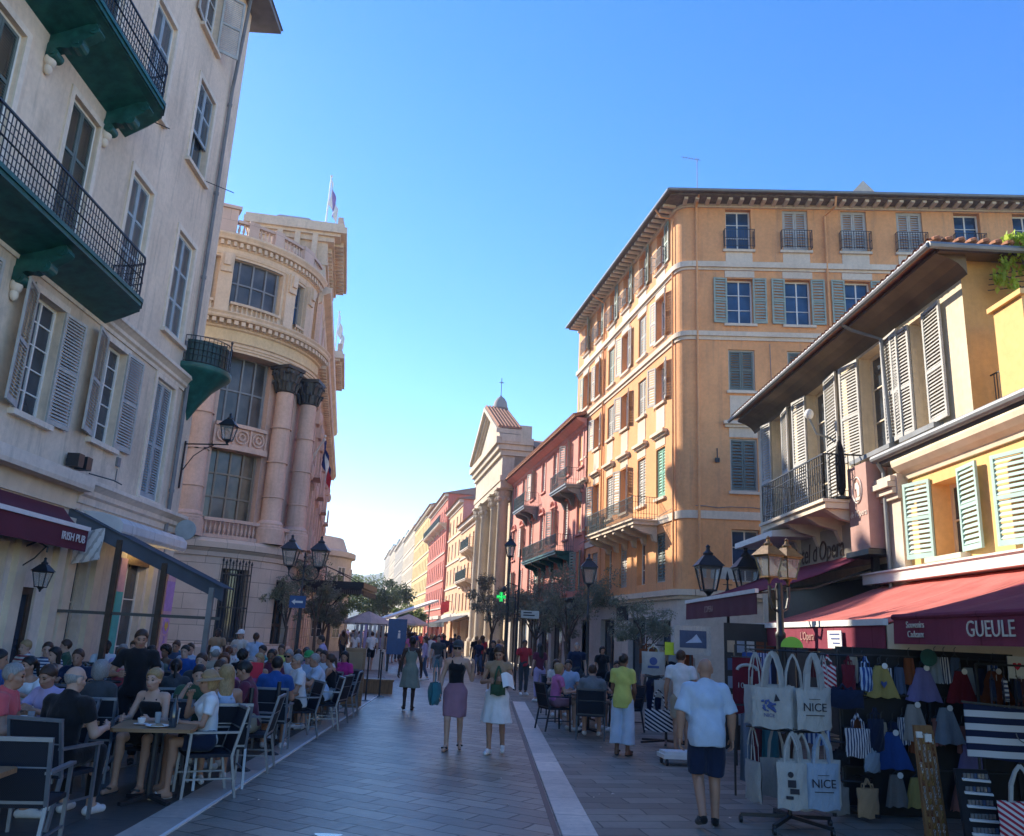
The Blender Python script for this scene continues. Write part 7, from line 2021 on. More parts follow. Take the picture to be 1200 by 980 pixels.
# glasses, bottles and cups
n = NT('drink_amber'); n.col((.45, .16, .03)); n.set(.1, 0, .5); MATS['drink_amber'] = n.m
paint('glass_pale', (.5, .52, .52), .1, .05); paint('menu_red', (.65, .02, .05), .6)
tops = [(-3.36, 9.26), (-3.62, 11.1), (-3.4, 13.95), (-3.6, 15.6), (-4.42, 9.0), (-4.95, 10.2), (-4.3, 12.75)]
tn = ['front table', 'table of the maroon T-shirt', 'table of the blue T-shirt', 'table behind the white polo', 'table of the coral T-shirt', 'table of the lilac blouse', 'mid terrace table']
for i, (x, y) in enumerate(tops):
    t = thing('beer_glass', 'tall glass of amber drink on the ' + tn[i], 'glass', (x + .13, y + .1, .741), 0, 'drinks on the terrace tables')
    mb = MB(); mb.lathe([(0, .004), (.03, .004), (.038, .15), (.041, .16), (.036, .158), (.034, .02), (0, .02)], n=14); mb.build('tumbler', M['glass_pale'], t, smooth=True)
    mb = MB(); mb.lathe([(0, .021), (.0335, .021), (.035, .12), (0, .12)], n=14); mb.build('drink', M['drink_amber'], t, smooth=True)
    t = thing('cup', 'small white cup and saucer on the ' + tn[i], 'cup', (x - .15, y - .08, .741), 0, 'cups on the terrace tables')
    mb = MB(); mb.lathe([(0, 0), (.05, .002), (.075, .012), (.05, .01), (0, .01)], n=16); mb.build('saucer', M['white_paint'], t, smooth=True)
    mb = MB(); mb.lathe([(.02, .012), (.036, .03), (.04, .065), (.036, .063), (0, .03)], n=14); mb.build('bowl', M['white_paint'], t, smooth=True)
wine = None
n = NT('clear_water'); n.col((.55, .6, .62)); n.set(.05, 0, .5); n.b.inputs['Alpha'].default_value = .45; MATS['clear_water'] = n.m
pr_ = random.Random(77)
alltabs = tops + [(-6.4, 14.0), (-5.4, 14.5), (-5.7, 17.55), (-4.85, 17.6), (-3.5, 18.3)]
alln = tn + ['table of the pub door group', 'table right of the waiter', 'table of the bright blue polo', 'table of the frizzy haired woman', 'table of the magenta dress']
pl_ = thing('plate', 'white plate with leftovers on the ' + alln[0], 'plate', (0, 0, 0), 0, 'plates on the terrace tables')
mb = MB(); mb.lathe([(0, .004), (.07, .004), (.115, .018), (.118, .014), (.07, 0), (0, 0)], n=20); mb.build('dish', M['white_paint'], pl_, smooth=True)
mb = MB(); mb.ell((.01, .01, .012), (.05, .035, .02), 8, 6); mb.ell((-.03, -.02, .012), (.03, .03, .014), 8, 6); mb.build('food', M['c_tan'], pl_, smooth=True)
gl_ = thing('water_glass', 'clear water glass on the ' + alln[0], 'glass', (0, 0, 0), 0, 'water glasses on the terrace tables')
mb = MB(); mb.lathe([(0, .003), (.028, .003), (.034, .11), (.031, .11), (.026, .01), (0, .01)], n=14); mb.build('tumbler', M['clear_water'], gl_, smooth=True)
for i, (x, y) in enumerate(alltabs):
    for pr0, kind, rr_ in ((pl_, 'white plate with leftovers on the ', .2), (gl_, 'clear water glass on the ', .12)):
        a_ = pr_.uniform(0, 6.28); L_ = (x + rr_ * math.cos(a_), y + rr_ * math.sin(a_), .741)
        if i == 0: pr0.location = L_
        else: copy_tree(pr0, L_, 0, kind + alln[i])
t = thing('red_menu', 'red menu card held up at the table of the blue T-shirt', 'menu', (-3.78, 14.18, .95), R(10)); mb = MB(); mb.box(-.17, .0, -.01, .01, 0, .24); mb.box(.0, .17, -.01, .012, .0, .24); mb.build('card', M['menu_red'], t)
t = thing('water_bottle', 'dark bottle standing on the front wooden table', 'bottle', (-3.16, 9.1, .741), 0)
mb = MB(); mb.lathe([(0, 0), (.037, 0), (.04, .02), (.04, .19), (.015, .25), (.015, .3), (0, .3)], n=14); mb.build('glass_body', M['window_glass'], t, smooth=True); mb = MB(); mb.lathe([(.017, .285), (.017, .315), (0, .315)], n=12); mb.build('cap', M['black_iron'], t)
# waiter
J = skeleton('ease', 1.66, 'm', arms={'R': ((.5, .1, -1), (-.6, 1, .05)), 'L': ((-.35, .25, -1), (.1, 1, .05))}, pitch=.25, yaw=.2)
figure('standing waiter in a black T-shirt carrying a tray between the terrace tables', (-4.5, 11.35, 0), R(195), J, 'waiter', 'skin_tan', 'short', 'hair_brown', dict(sleeve=.6, hem=-.05), 'c_black', dict(kind='trousers', length=1.88), 'c_black', 'shoe', 'c_black', fine=True, grip=(.3, .3))
t = thing('serving_tray', 'round dark tray held by the waiter', 'tray', (-4.62, 10.75, 1.02), 0); mb = MB(); mb.lathe([(0, 0), (.18, 0), (.19, .02), (.185, .022), (.178, .008), (0, .008)], n=24); mb.build('disc', M['black_iron'], t)
# standing people at the back of the terrace
ST = [
 ('woman in a pale blue shirt standing with her back turned behind the terrace', -5.75, 21.6, 10, 'f', 'pony', 'hair_brown', 'skin_fair', 'tee', 'c_lightblue', 'shorts', 'c_turq', 'stand'),
 ('man in a white vest and cap standing behind the terrace', -6.3, 22.2, 160, 'm', 'short', 'hair_grey', 'skin_tan', 'tee', 'c_offwhite', 'shorts', 'c_beige', 'ease'),
 ('dark skinned young man in a beige top by the barred window', -7.5, 24.2, 170, 'm', 'short', 'hair_black', 'skin_dark', 'tee', 'c_tan', 'shorts', 'c_dgrey', 'stand'),
 ('man in a purple T-shirt reaching sideways beside the menu stand', -3.9, 21.2, 100, 'm', 'short', 'hair_black', 'skin_tan', 'tee', 'c_lilac', 'trousers', 'c_denim', 'walk2'),
]
for d_, x, y, rz, sx, hr, hc, sk, tp, tc, bt, bc_, ps_ in ST:
    J = skeleton(ps_, 1.62 if sx == 'm' else 1.58, sx, lean=.25 if 'purple' in d_ else 0)
    figure(d_, (x, y, 0), R(rz), J, ('st', ps_, sx, 'purple' in d_), sk, hr, hc, TOPS[tp], tc, BOTS[bt], bc_, hat='cap' if 'cap' in d_ else None, group='people standing behind the terrace')

# ================================================================== walkers in the street
G_ = 'pedestrians walking in the street'
J = skeleton('walk2', 1.68, 'f', arms={'L': ((-.35, -.05, -1), (-.1, .55, .9)), 'R': ((.3, -.1, -1), (.05, .35, -.9))})
w1 = figure('woman in a black tank top and mauve skirt walking this way with a teal bag', (-.47, 14.1, 0), R(176), J, 'wC', 'skin_fair', 'pony', 'hair_brown', dict(sleeve=0, straps=True, hem=-.03, name='tank_top'), 'c_black', dict(kind='skirt', length=.42, flare=.02), 'c_mauve', 'sandal', 'c_black', 'cap', 'c_dgrey', True, fine=True, group=G_)
J = skeleton('walk2', 1.64, 'f', pitch=.5, arms={'L': ((-.35, .15, -1), (.5, .9, .25)), 'R': ((.4, .0, -1), (-.55, .8, .1))}, legs={'R': ((.02, -.02, 0), ) * 1 and (.06, .05, 0), 'L': (.0, -.16, .05)})
w2 = figure('woman in a white flared skirt and tan top looking down at a white paper', (.2, 13.9, 0), R(170), J, 'wW', 'skin_tan', 'long', 'hair_brown', dict(sleeve=.2, hem=-.02), 'c_tan', dict(kind='skirt', length=.46, flare=.10), 'c_white', 'shoe', 'c_white', fine=True, group=G_)
def tote_bag(name, label, loc, rz, w, h, mat, strap=.45, group=None, cat='bag', depth=.05, sw=.018, smat=None):
    """soft bag hanging from its two straps; origin at the strap top"""
    t = thing(name, label, cat, loc, rz, group)
    mb = MB(); nx, nz = 10, 10
    for side in (1, -1):
        g = []
        for j in range(nz + 1):
            f = j / nz; row = []
            for i in range(nx + 1):
                s_ = i / nx * 2 - 1
                bul = depth * math.sqrt(max(0, 1 - s_ * s_)) * (.35 + .65 * math.sin(PI * min(1, .15 + f * .8))) + .006
                row.append((s_ * w / 2 * (1 - .03 * math.sin(PI * f)), side * bul + .006 * math.sin(i * 1.7 + j * 1.1), -strap - h * f + .012 * math.sin(i * .9) * f))
            g.append(row)
        mb.sheet(g)
    mb.sheet([[(-w / 2 + w * i / nx, y, -strap - h) for i in range(nx + 1)] for y in (-.012, .012)])
    b = mb.build('bag_body', M[mat], t, smooth=True)
    for side in (1, -1):
        mb = MB(); pts = [(w * .24, side * .02, -strap - .03), (w * .2, side * .025, -strap * .55), (w * .1, side * .015, -.06), (0, side * .01, 0), (-w * .1, side * .015, -.06), (-w * .2, side * .025, -strap * .55), (-w * .24, side * .02, -strap - .03)]
        for a, b_ in zip(pts[:-1], pts[1:]): mb.bar(a, b_, .004, sw * 1.6, up=(0, 0, 1))
        mb.build('strap', M[smat or mat], t)
    return t
tote_bag('shoulder_bag', 'large teal shoulder bag of the woman in the black tank top', (-.80, 14.05, 1.38), R(80), .42, .34, 'c_teal', .36, depth=.1)
t = thing('white_paper', 'white sheet of paper held by the woman in the white skirt', 'paper', (.37, 13.5, 1.02), R(20)); mb = MB(); mb.sheet([[(-.1 + .2 * i / 5, -.02 * math.sin(i) + .12 * j / 5, .03 * math.sin(i * .8) + .2 * j / 5) for i in range(6)] for j in range(6)]); mb.build('sheet', M['white_paint'], t, smooth=True)
t = tote_bag('crossbody_bag', 'small dark green crossbody bag worn by the woman in the white skirt', (.2, 13.72, 1.33), R(0), .24, .16, 'c_green', .28, depth=.06)
J = skeleton('walk2', 1.68, 'f', arms={'L': ((-.3, -.15, -1), (-.15, .1, -1)), 'R': ((.3, -.1, -1), (.1, .25, -1))})
figure('dark skinned woman in a loose sage green dress walking away', (-1.78, 20.6, 0), R(5), J, 'wD', 'skin_dark', 'short', 'hair_black', None, '', dict(kind='dress', length=.42, flare=.08), 'c_sage', 'sandal', 'c_black', fine=True, group=G_)
J = skeleton('stand', 1.6, 'f', pitch=.3, arms={'R': ((.15, .15, -1), (-.2, .6, -.6)), 'L': ((-.12, .1, -1), (.2, .6, -.5))})
figure('woman in a lime yellow T-shirt and wide white trousers seen from behind', (2.28, 14.45, 0), R(-25), J, 'wY', 'skin_brown', 'short', 'hair_black', dict(sleeve=.6, hem=-.12, loose=.02), 'c_yellow', dict(kind='trousers', length=1.75, flare=.075), 'c_paleblue', 'sandal', 'c_black', fine=True, group=G_)
J = skeleton('walk', 1.67, 'm', arms={'R': ((.34, .06, -1), (.04, .22, -1)), 'L': ((-.34, -.08, -1), (-.02, .12, -1))}, lean=.05, pitch=.25, legs={'R': (.07, .05, 0), 'L': (.03, -.26, .07)})
figure('bald man in a pale blue shirt and navy shorts walking away in the foreground', (2.36, 9.3, 0), R(-6), J, 'man', 'skin_tan', None, 'hair_grey', dict(sleeve=.9, hem=-.12, loose=.04), 'c_paleblue', dict(kind='shorts', length=.96, flare=.03), 'c_navy', 'shoe', 'c_black', fine=True, fat=.035, group=G_)
W_ = [
 ('person in a lilac shirt and jeans standing in mid street', -2.35, 33.0, 90, 'f', 'long', 'hair_brown', 'skin_fair', 'long', 'c_lilac', 'trousers', 'c_denim', 'walk2'),
 ('tall man in a dark T-shirt and grey shorts behind the woman in black', -1.75, 31.0, 185, 'm', 'short', 'hair_black', 'skin_fair', 'tee', 'c_dgrey', 'shorts', 'c_grey', 'walk2'),
 ('woman in a black dress with long hair to the right of centre', .2, 28.5, 170, 'f', 'long', 'hair_black', 'skin_tan', 'tee', 'c_black', 'skirt', 'c_black', 'walk2'),
 ('woman in a maroon top and patterned trousers standing by the lamp post', 1.55, 25.2, 20, 'f', 'long', 'hair_black', 'skin_fair', 'tee', 'c_maroon', 'trousers', 'c_lilac', 'stand'),
 ('person in a red top beside the tall lamp post', 1.2, 27.8, 200, 'm', 'short', 'hair_black', 'skin_brown', 'tee', 'c_red', 'trousers', 'c_dgrey', 'stand'),
 ('man in dark clothes standing behind the cafe tables', 2.6, 25.0, 180, 'm', 'crop', 'hair_grey', 'skin_fair', 'tee', 'c_navy', 'trousers', 'c_dgrey', 'ease'),
 ('woman in black standing behind the cafe tables', 3.4, 25.5, 190, 'f', 'bob', 'hair_black', 'skin_tan', 'tee', 'c_black', 'trousers', 'c_black', 'stand'),
 ('dark haired man looking over the tote bags of the farther rack', 3.75, 19.4, 175, 'm', 'short', 'hair_black', 'skin_fair', 'tee', 'c_dgrey', 'trousers', 'c_navy', 'ease'),
 ('customer in a white T-shirt with a red bag strap in front of the postcards', 3.35, 14.9, -20, 'm', 'short', 'hair_brown', 'skin_tan', 'tee', 'c_white', 'shorts', 'c_beige', 'ease'),
 ('woman in a grey T-shirt walking behind the tall man', -1.2, 36.0, 180, 'f', 'long', 'hair_brown', 'skin_fair', 'tee', 'c_grey', 'shorts', 'c_denim', 'walk2'),
]
for d_, x, y, rz, sx, hr, hc, sk, tp, tc, bt, bc_, ps_ in W_:
    J = skeleton(ps_, 1.7 if sx == 'm' else 1.62, sx, pitch=.1)
    figure(d_, (x, y, 0), R(rz), J, ('w', ps_, sx), sk, hr, hc, TOPS[tp], tc, BOTS[bt], bc_, group=G_, coarse=.015)
# right-hand cafe
dark_proto.location = (2.02, 16.6, 0); dark_proto.rotation_euler = (0, 0, R(-8))
RG = 'diners at the right hand cafe'
seated('man in a grey T-shirt with his back turned at the right hand cafe', 2.05, 16.75, -8, 'A', 'm', 'short', 'hair_brown', 'skin_fair', 'tee', 'c_grey', 'shorts', 'c_dgrey', fine=True, nochair=True, group=RG, fat=.02)
seated('woman in a pink T-shirt at the right hand cafe', 1.42, 17.8, -70, 'A', 'f', 'bob', 'hair_blond', 'skin_fair', 'tee', 'c_pink', 'shorts', 'c_mauve', fine=True, proto=dark_proto, group=RG)
seated('man in a white shirt at the right hand cafe', 1.85, 19.6, 175, 'A', 'm', 'short', 'hair_black', 'skin_tan', 'tee', 'c_lightblue', 'shorts', 'c_dgrey', proto=dark_proto, group=RG)
seated('grey haired woman with sunglasses at the right hand cafe', 2.35, 19.0, 165, 'D', 'f', 'bob', 'hair_grey', 'skin_fair', 'tee', 'c_dgrey', 'skirt', 'c_dgrey', glasses=True, proto=dark_proto, group=RG)
seated('woman in a white blouse behind the grey T-shirt at the right hand cafe', 2.95, 18.3, 110, 'A', 'f', 'pony', 'hair_black', 'skin_tan', 'off', 'c_white', 'skirt', 'c_black', proto=dark_proto, group=RG)
seated('man in a black T-shirt at the rear of the right hand cafe', 3.1, 20.6, 180, 'C', 'm', 'short', 'hair_black', 'skin_tan', 'tee', 'c_black', 'shorts', 'c_dgrey', proto=dark_proto, group=RG)
seated('woman in a cream top at the rear of the right hand cafe', 1.7, 21.3, 190, 'A', 'f', 'long', 'hair_brown', 'skin_fair', 'tee', 'c_offwhite', 'skirt', 'c_grey', proto=dark_proto, group=RG)
dtab = make_table('cafe_table', 'dark square cafe table in front of the grey T-shirt', .72, 'dark_wood', 'black_iron', 'dark tables of the right hand cafe'); dtab.location = (2.1, 17.75, 0)
table(2.4, 20.0, 5, 'dark square cafe table behind the grey haired woman', dtab)
t = thing('orange_cup', 'orange and white drinks on the dark cafe table', 'glass', (2.0, 17.9, .741), 0); mb = MB(); mb.lathe([(0, .003), (.035, .003), (.042, .14), (0, .14)], n=14); mb.build('drink', M['drink_amber'], t, smooth=True); mb = MB(); mb.lathe([(.0425, .14), (.044, .16), (0, .16)], n=14); mb.build('foam', M['white_paint'], t)
# distant pedestrians
frnd = random.Random(21)
FAR = []
cols_t = ['c_stripe_h', 'c_floral', 'c_print', 'c_white', 'c_offwhite', 'c_navy', 'c_black', 'c_red', 'c_lightblue', 'c_grey', 'c_beige', 'c_coral', 'c_lilac', 'c_blue', 'c_dgrey', 'c_pink', 'c_tan']
cols_b = ['c_navy', 'c_dgrey', 'c_beige', 'c_denim', 'c_black', 'c_white', 'c_tan']
for i in range(92):
    y = 38 + 75 * frnd.random() ** 1.5
    cx_ = -1.2 - (y - 30) * .166; half = 4.0
    x = cx_ + frnd.uniform(-half, half)
    sx = frnd.choice('mf'); ps_ = frnd.choice(['walk', 'walk2', 'stand'])
    J = skeleton(ps_, 1.66, sx); hc = frnd.choice(['hair_black', 'hair_brown', 'hair_blond', 'hair_grey', 'hair_brown'])
    p = figure('tiny distant pedestrian in the crowd far down the street', (x, y, 0), R(frnd.choice([0, 180]) + frnd.uniform(-25, 25)), J, ('far', ps_, sx), frnd.choice(['skin_fair', 'skin_tan', 'skin_brown']), 'long' if sx == 'f' else 'short', hc, TOPS['tee'], frnd.choice(cols_t), BOTS[frnd.choice(['shorts', 'trousers'])], frnd.choice(cols_b), None, group='pedestrians far down the street', coarse=.026, scale=frnd.uniform(.94, 1.06))
# ================================================================== souvenir shop goods
cloth('canvas', (.40, .395, .375), bump=.3); cloth('canvas_blue', (.27, .34, .43), bump=.3)
stripes('stripe_navy', (.60, .62, .66), (.015, .022, .06), .13, 2); stripes('stripe_bag', (.62, .63, .66), (.012, .018, .05), .06, 2, dirv=(.5, 0, .87)); stripes('stripe_red', (.62, .6, .6), (.36, .03, .06), .045, 2, dirv=(.55, 0, .83)); stripes('stripe_blue', (.36, .46, .62), (.03, .07, .24), .05, 0); stripes('stripe_thin', (.55, .55, .58), (.05, .06, .12), .03, 0)
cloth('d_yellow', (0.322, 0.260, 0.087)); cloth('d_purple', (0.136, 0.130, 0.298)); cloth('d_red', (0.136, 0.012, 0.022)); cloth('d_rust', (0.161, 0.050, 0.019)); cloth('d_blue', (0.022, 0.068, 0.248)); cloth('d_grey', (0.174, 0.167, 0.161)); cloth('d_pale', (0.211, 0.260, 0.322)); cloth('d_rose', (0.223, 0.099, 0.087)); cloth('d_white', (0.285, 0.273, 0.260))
paint('ink', (.02, .02, .03), .7); paint('ink_blue', (.06, .09, .25), .7); paint('lime', (.30, .55, .05), .6, .05); paint('board_black', (.012, .012, .014), .6)
def caster_base(mb, r, n=5, z=.08):
    for k in range(n):
        a = 2 * PI * k / n + .3; e = (r * math.cos(a), r * math.sin(a))
        mb.bar((0, 0, z + .03), (e[0], e[1], z), .04, .035)
def wheels(parent, r, n=5):
    for k in range(n):
        a = 2 * PI * k / n + .3; mb = MB(); x, y = r * math.cos(a), r * math.sin(a)
        mb.tube([(x - .015, y, .035), (x + .015, y, .035)], .035, 10); mb.bar((x, y, .05), (x, y, .08), .02, .03); mb.build('caster', M['black_iron'], parent)
# tote rack
TX, TY = 3.26, 9.42
t = thing('tote_rack', 'black wheeled stand carrying two tiers of canvas tote bags', 'rack', (TX, TY, 0), 0)
mb = MB(); caster_base(mb, .5); mb.build('base', M['black_iron'], t); wheels(t, .5)
mb = MB(); mb.tube([(0, 0, .09), (0, 0, 1.84)], .022, 8); mb.build('pole', M['black_iron'], t)
for z in (1.78, .98):
    mb = MB(); mb.tube([(.36 * math.cos(a), .36 * math.sin(a), z) for a in [2 * PI * i / 24 for i in range(25)]], .012, 6, caps=False)
    for k in range(6): a = PI * k / 3; mb.bar((0, 0, z), (.44 * math.cos(a), .44 * math.sin(a), z), .014, .014)
    mb.build('ring', M['black_iron'], t)
def tote_print(t, w, h, strap, kind, depth):
    b = [c for c in t.children if c.name.startswith('bag_body')][0]
    y = -(depth * 1.02 + .012); zc = -strap - h * .48
    if kind == 'nice':
        text_on('NICE', .115, M['ink'], b, (0, y, zc + .02), (1, 0, 0), depth=.002)
        mb = MB(); mb.box(-.1, .1, y - .002, y + .002, zc - .06, zc - .052); mb.box(-.06, .06, y - .002, y + .002, zc + .1, zc + .105); mb.build('print_rule', M['ink'], b)
    elif kind == 'berries':
        mb = MB(); r_ = random.Random(3)
        for _ in range(16): mb.tube([(-.02 + r_.gauss(0, .035), y - .001, zc + .03 + r_.gauss(0, .03)), ] * 1 + [(-.02 + r_.gauss(0, .035), y + .001, zc + .03 + r_.gauss(0, .03))], .012, 6)
        mb.build('printed_motif', M['ink_blue'], b)
        mb = MB(); mb.prism([(.03, zc + .06), (.05, zc + .14), (.09, zc + .07)], y - .002, y + .002, 'y'); mb.build('printed_leaf', M['ink'], b)
        text_on('NICE', .05, M['ink_blue'], b, (-.02, y, zc - .08), (1, 0, 0), depth=.002)
    elif kind == 'figure':
        mb = MB(); mb.tube([(-.02, y - .001, zc + .1), (-.02, y + .002, zc + .1)], .03, 8); mb.box(-.05, .03, y - .001, y + .001, zc - .02, zc + .05); mb.box(-.03, .06, y - .001, y + .001, zc - .08, zc - .03); mb.box(-.07, .0, y - .001, y + .001, zc - .13, zc - .1); mb.build('printed_motif', M['ink'], b)
    elif kind == 'sun':
        mb = MB(); mb.tube([(0, y - .001, zc + .03), (0, y + .002, zc + .03)], .07, 14); mb.build('printed_motif', M['ink_blue'], b)
        mb = MB(); mb.box(-.1, .1, y - .001, y + .001, zc - .09, zc - .05); mb.build('printed_bar', M['ink_blue'], b)
TG = 'canvas tote bags on the rack'
specs = [(-.27, -.34, 1.76, -.42, .40, .40, .36, 'canvas', 'berries', 'upper canvas tote printed with dark blue berries'),
         (.14, -.40, 1.76, .10, .36, .40, .36, 'canvas', 'nice', 'upper canvas tote printed NICE in black capitals'),
         (-.12, -.44, .97, -.12, .30, .44, .28, 'canvas', 'figure', 'lower canvas tote with a small black figure'),
         (.2, -.40, .97, .06, .36, .44, .28, 'canvas_blue', 'nice', 'lower bluish tote printed NICE in black capitals')]
for (dx, dy, z, rz, w_, h_, st, mt, kd, lb) in specs:
    b = tote_bag('tote_bag', lb, (TX + dx, TY + dy, z), rz, w_, h_, mt, st, TG, depth=.035, sw=.012); tote_print(b, w_, h_, st, kd, .035)
    for q in (1, 2): tote_bag('tote_bag', ['', 'first plain tote hanging directly behind the ', 'second plain tote hanging behind the '][q] + lb.split(' printed')[0].split(' with')[0] + (' with berries' if kd == 'berries' else ' reading NICE' if kd == 'nice' else ' with figure'), (TX + dx + .035 * q, TY + dy + .05 * q, z + .012 * q), rz + .06 * q, w_, h_, 'canvas', st, TG, depth=.03, sw=.012)
for i, (dx, dy, z, rz, lb) in enumerate([(-.38, -.18, 1.75, -1.1, 'plain upper tote behind the berry tote'), (-.02, -.30, 1.75, -.15, 'plain upper tote between the berry and NICE totes'), (.34, -.2, 1.75, .9, 'plain upper tote at the right of the rack'), (.0, .36, 1.75, 3.1, 'plain upper tote at the back of the rack'), (.03, -.33, .97, .0, 'plain lower tote between the two printed ones'), (.38, -.1, .97, 1.2, 'plain lower tote at the right of the rack'), (-.36, .05, .97, -1.4, 'plain lower tote at the left of the rack'), (0, .38, .97, 3.1, 'plain lower tote at the back of the rack')]):
    tote_bag('tote_bag', lb, (TX + dx, TY + dy, z), rz, .36, .40, 'canvas', .34, TG, depth=.03, sw=.012)
t = thing('price_tag', 'lime green half round price tag above the tote rack', 'tag', (TX - .02, TY - .3, 1.82), 0); mb = MB(); mb.prism([(.12 * math.cos(a), .11 * math.sin(a)) for a in [PI * i / 14 for i in range(15)]], -.004, .004, 'y'); mb.build('card', M['lime'], t); mb = MB(); mb.tube([(0, 0, 0), (0, .02, -.06)], .005, 5); mb.build('stem', M['black_iron'], t)
# maroon apron
t = thing('apron', 'maroon printed apron with a pale arch and bottle hanging beside the totes', 'apron', (3.5, 11.6, 0), R(-8))
mb = MB(); mb.sheet([[(-.19 + .38 * i / 8, .01 * math.sin(i * 1.4 + j * .3), 1.66 - .72 * j / 8) for i in range(9)] for j in range(9)]); mb.sheet([[(-.19 + .38 * i / 8, .012 + .01 * math.sin(i * 1.4 + j * .3), 1.66 - .72 * j / 8) for i in range(9)] for j in range(9)]); c_ = mb.build('cloth', M['d_red'], t, smooth=True)
mb = MB(); mb.tube([(.13 * math.cos(a), -.018, 1.5 + .07 * math.sin(a)) for a in [PI * i / 12 for i in range(13)]], .022, 6); mb.build('printed_arch', M['canvas'], c_)
mb = MB(); mb.prism([(.0, 1.05), (.1, 1.05), (.1, 1.25), (.07, 1.32), (.065, 1.42), (.035, 1.42), (.03, 1.32), (0, 1.25)], -.022, -.016, 'y'); mb.build('printed_bottle', M['c_beige'], c_)
text_on('10', .1, M['canvas'], c_, (-.09, -.02, 1.3), (1, 0, 0), depth=.002)
mb = MB(); mb.bar((-.2, 0, 1.67), (.2, 0, 1.67), .02, .015); mb.tube([(0, 0, 1.67), (0, .05, 1.8)], .005, 5); mb.build('hanger', M['black_iron'], t)
# clothes rail helper
def garment(name, label, loc, rz, mat, w0, w1, h, group, seed=0, sleeves=False, tag_=True, cat='clothes'):
    t = thing(name, label, cat, loc, rz, group); mb = MB(); nx, nz = 12, 8
    for y in (-.012, .012):
        mb.sheet([[((-.5 + i / nx) * (w0 + (w1 - w0) * (j / nz) ** .9), y * (1 + 1.5 * j / nz) + .012 * (j / nz) * math.sin(i * .9 + seed), -h * j / nz + .01 * math.sin(i * 1.3 + seed) * j / nz) for i in range(nx + 1)] for j in range(nz + 1)])
    mb.build('cloth', M[mat], t, smooth=True)
    mb = MB(); mb.tube([(-w0 * .5, 0, -.01), (0, 0, .035), (w0 * .5, 0, -.01)], .006, 5); mb.tube([(0, 0, .035), (0, 0, .1), (.02, 0, .12)], .004, 5); mb.build('hanger', M['black_iron'], t)
    if sleeves:
        for s in (-1, 1): mb = MB(); mb.hexa([(s * w0 * .48, -.02, -.02), (s * w0 * .48, .02, -.02), (s * (w0 * .48 + .12), .02, -.2), (s * (w0 * .48 + .12), -.02, -.2), (s * w0 * .5, -.02, -.12), (s * w0 * .5, .02, -.12), (s * (w0 * .48 + .06), .02, -.24), (s * (w0 * .48 + .06), -.02, -.24)]); mb.build('sleeve', M[mat], t)
    if tag_: mb = MB(); mb.prism([(.03 + .035 * math.cos(a), .0 + .035 * math.sin(a)) for a in [2 * PI * i / 10 for i in range(10)]], -.05, -.046, 'y'); mb.build('label_disc', M['white_paint'], t)
    return t
# display wall of children's dresses
dw = thing('display_rack', 'tall black grid rack of hanging dresses under the plum awning', 'rack', (5.05, 10.25, 0), 0)
mb = MB(); mb.box(-.85, 1.3, .06, .1, .0, 1.86); mb.build('shade_panel', M['board_black'], dw)  # black sheet standing in for the dark shade behind the dresses
mb = MB()
for z in (1.78, 1.33, .95, .52): mb.bar((-.85, -.02, z), (1.2, -.02, z), .02, .02)
for x in (-.85, .2, 1.2): mb.bar((x, 0, 0), (x, 0, 1.86), .03, .03)
mb.build('rail', M['black_iron'], dw)
DG = 'children dresses on the black rack'
for (x, z, mt, w1, h, lb, sd) in [(-.38, 1.66, 'd_yellow', .40, .36, 'pale yellow dress with a red motif at the top left of the rack', 1), (.12, 1.66, 'd_purple', .42, .38, 'violet dress in the top row of the rack', 2), (.57, 1.64, 'd_red', .36, .36, 'dark red dress in the top row of the rack', 3), (.98, 1.66, 'd_rust', .46, .38, 'rust brown dress in the top row of the rack', 4),
        (-.02, 1.24, 'd_white', .34, .40, 'off white dress half hidden in the second row', 5), (.36, 1.22, 'd_pale', .38, .40, 'pale blue and white dress in the second row', 6), (.8, 1.2, 'd_grey', .36, .40, 'dull grey dress in the second row', 7),
        (-.3, .92, 'd_blue', .46, .40, 'bright blue dress in the third row', 8), (.62, .86, 'd_purple', .36, .40, 'violet dress in the third row behind the wooden board', 9), (-.28, .46, 'd_grey', .26, .34, 'grey dress at the bottom of the rack', 10), (-.04, .44, 'd_yellow', .30, .32, 'mustard bag like dress at the bottom of the rack', 11), (.5, .46, 'd_rose', .34, .36, 'rose brown dress at the bottom of the rack', 12)]:
    g = garment('hanging_dress', lb, (5.05 + x, 10.19, z), 0, mt, .13, w1, h, DG, sd)
    if 'motif' in lb: mb = MB(); mb.prism([(0, -.25), (.035, -.2), (.03, -.17), (0, -.19), (-.03, -.17), (-.035, -.2)], -.07, -.064, 'y'); mb.build('motif', M['ink_blue'], g)
gr_ = random.Random(5)
for i in range(26):
    garment('small_cloth', 'small dull souvenir cloth filling the gaps of the black rack', (4.35 + (i % 13) * .14 + gr_.uniform(-.03, .03), 10.225, (1.74, 1.08)[i // 13] + gr_.uniform(-.12, .06)), gr_.uniform(-.2, .2), gr_.choice(['c_navy', 'd_grey', 'd_pale', 'stripe_thin', 'd_rose', 'stripe_blue', 'c_denim', 'd_rust', 'c_beige']), .1, .14, .3, 'small cloths on the black rack', i, tag_=False)
t = thing('round_price_tag', 'dark green round price disc above the dresses', 'tag', (5.22, 10.12, 1.78), 0); mb = MB(); mb.tube([(0, -.005, 0), (0, .005, 0)], .1, 20); mb.build('card', M['green_iron'], t)
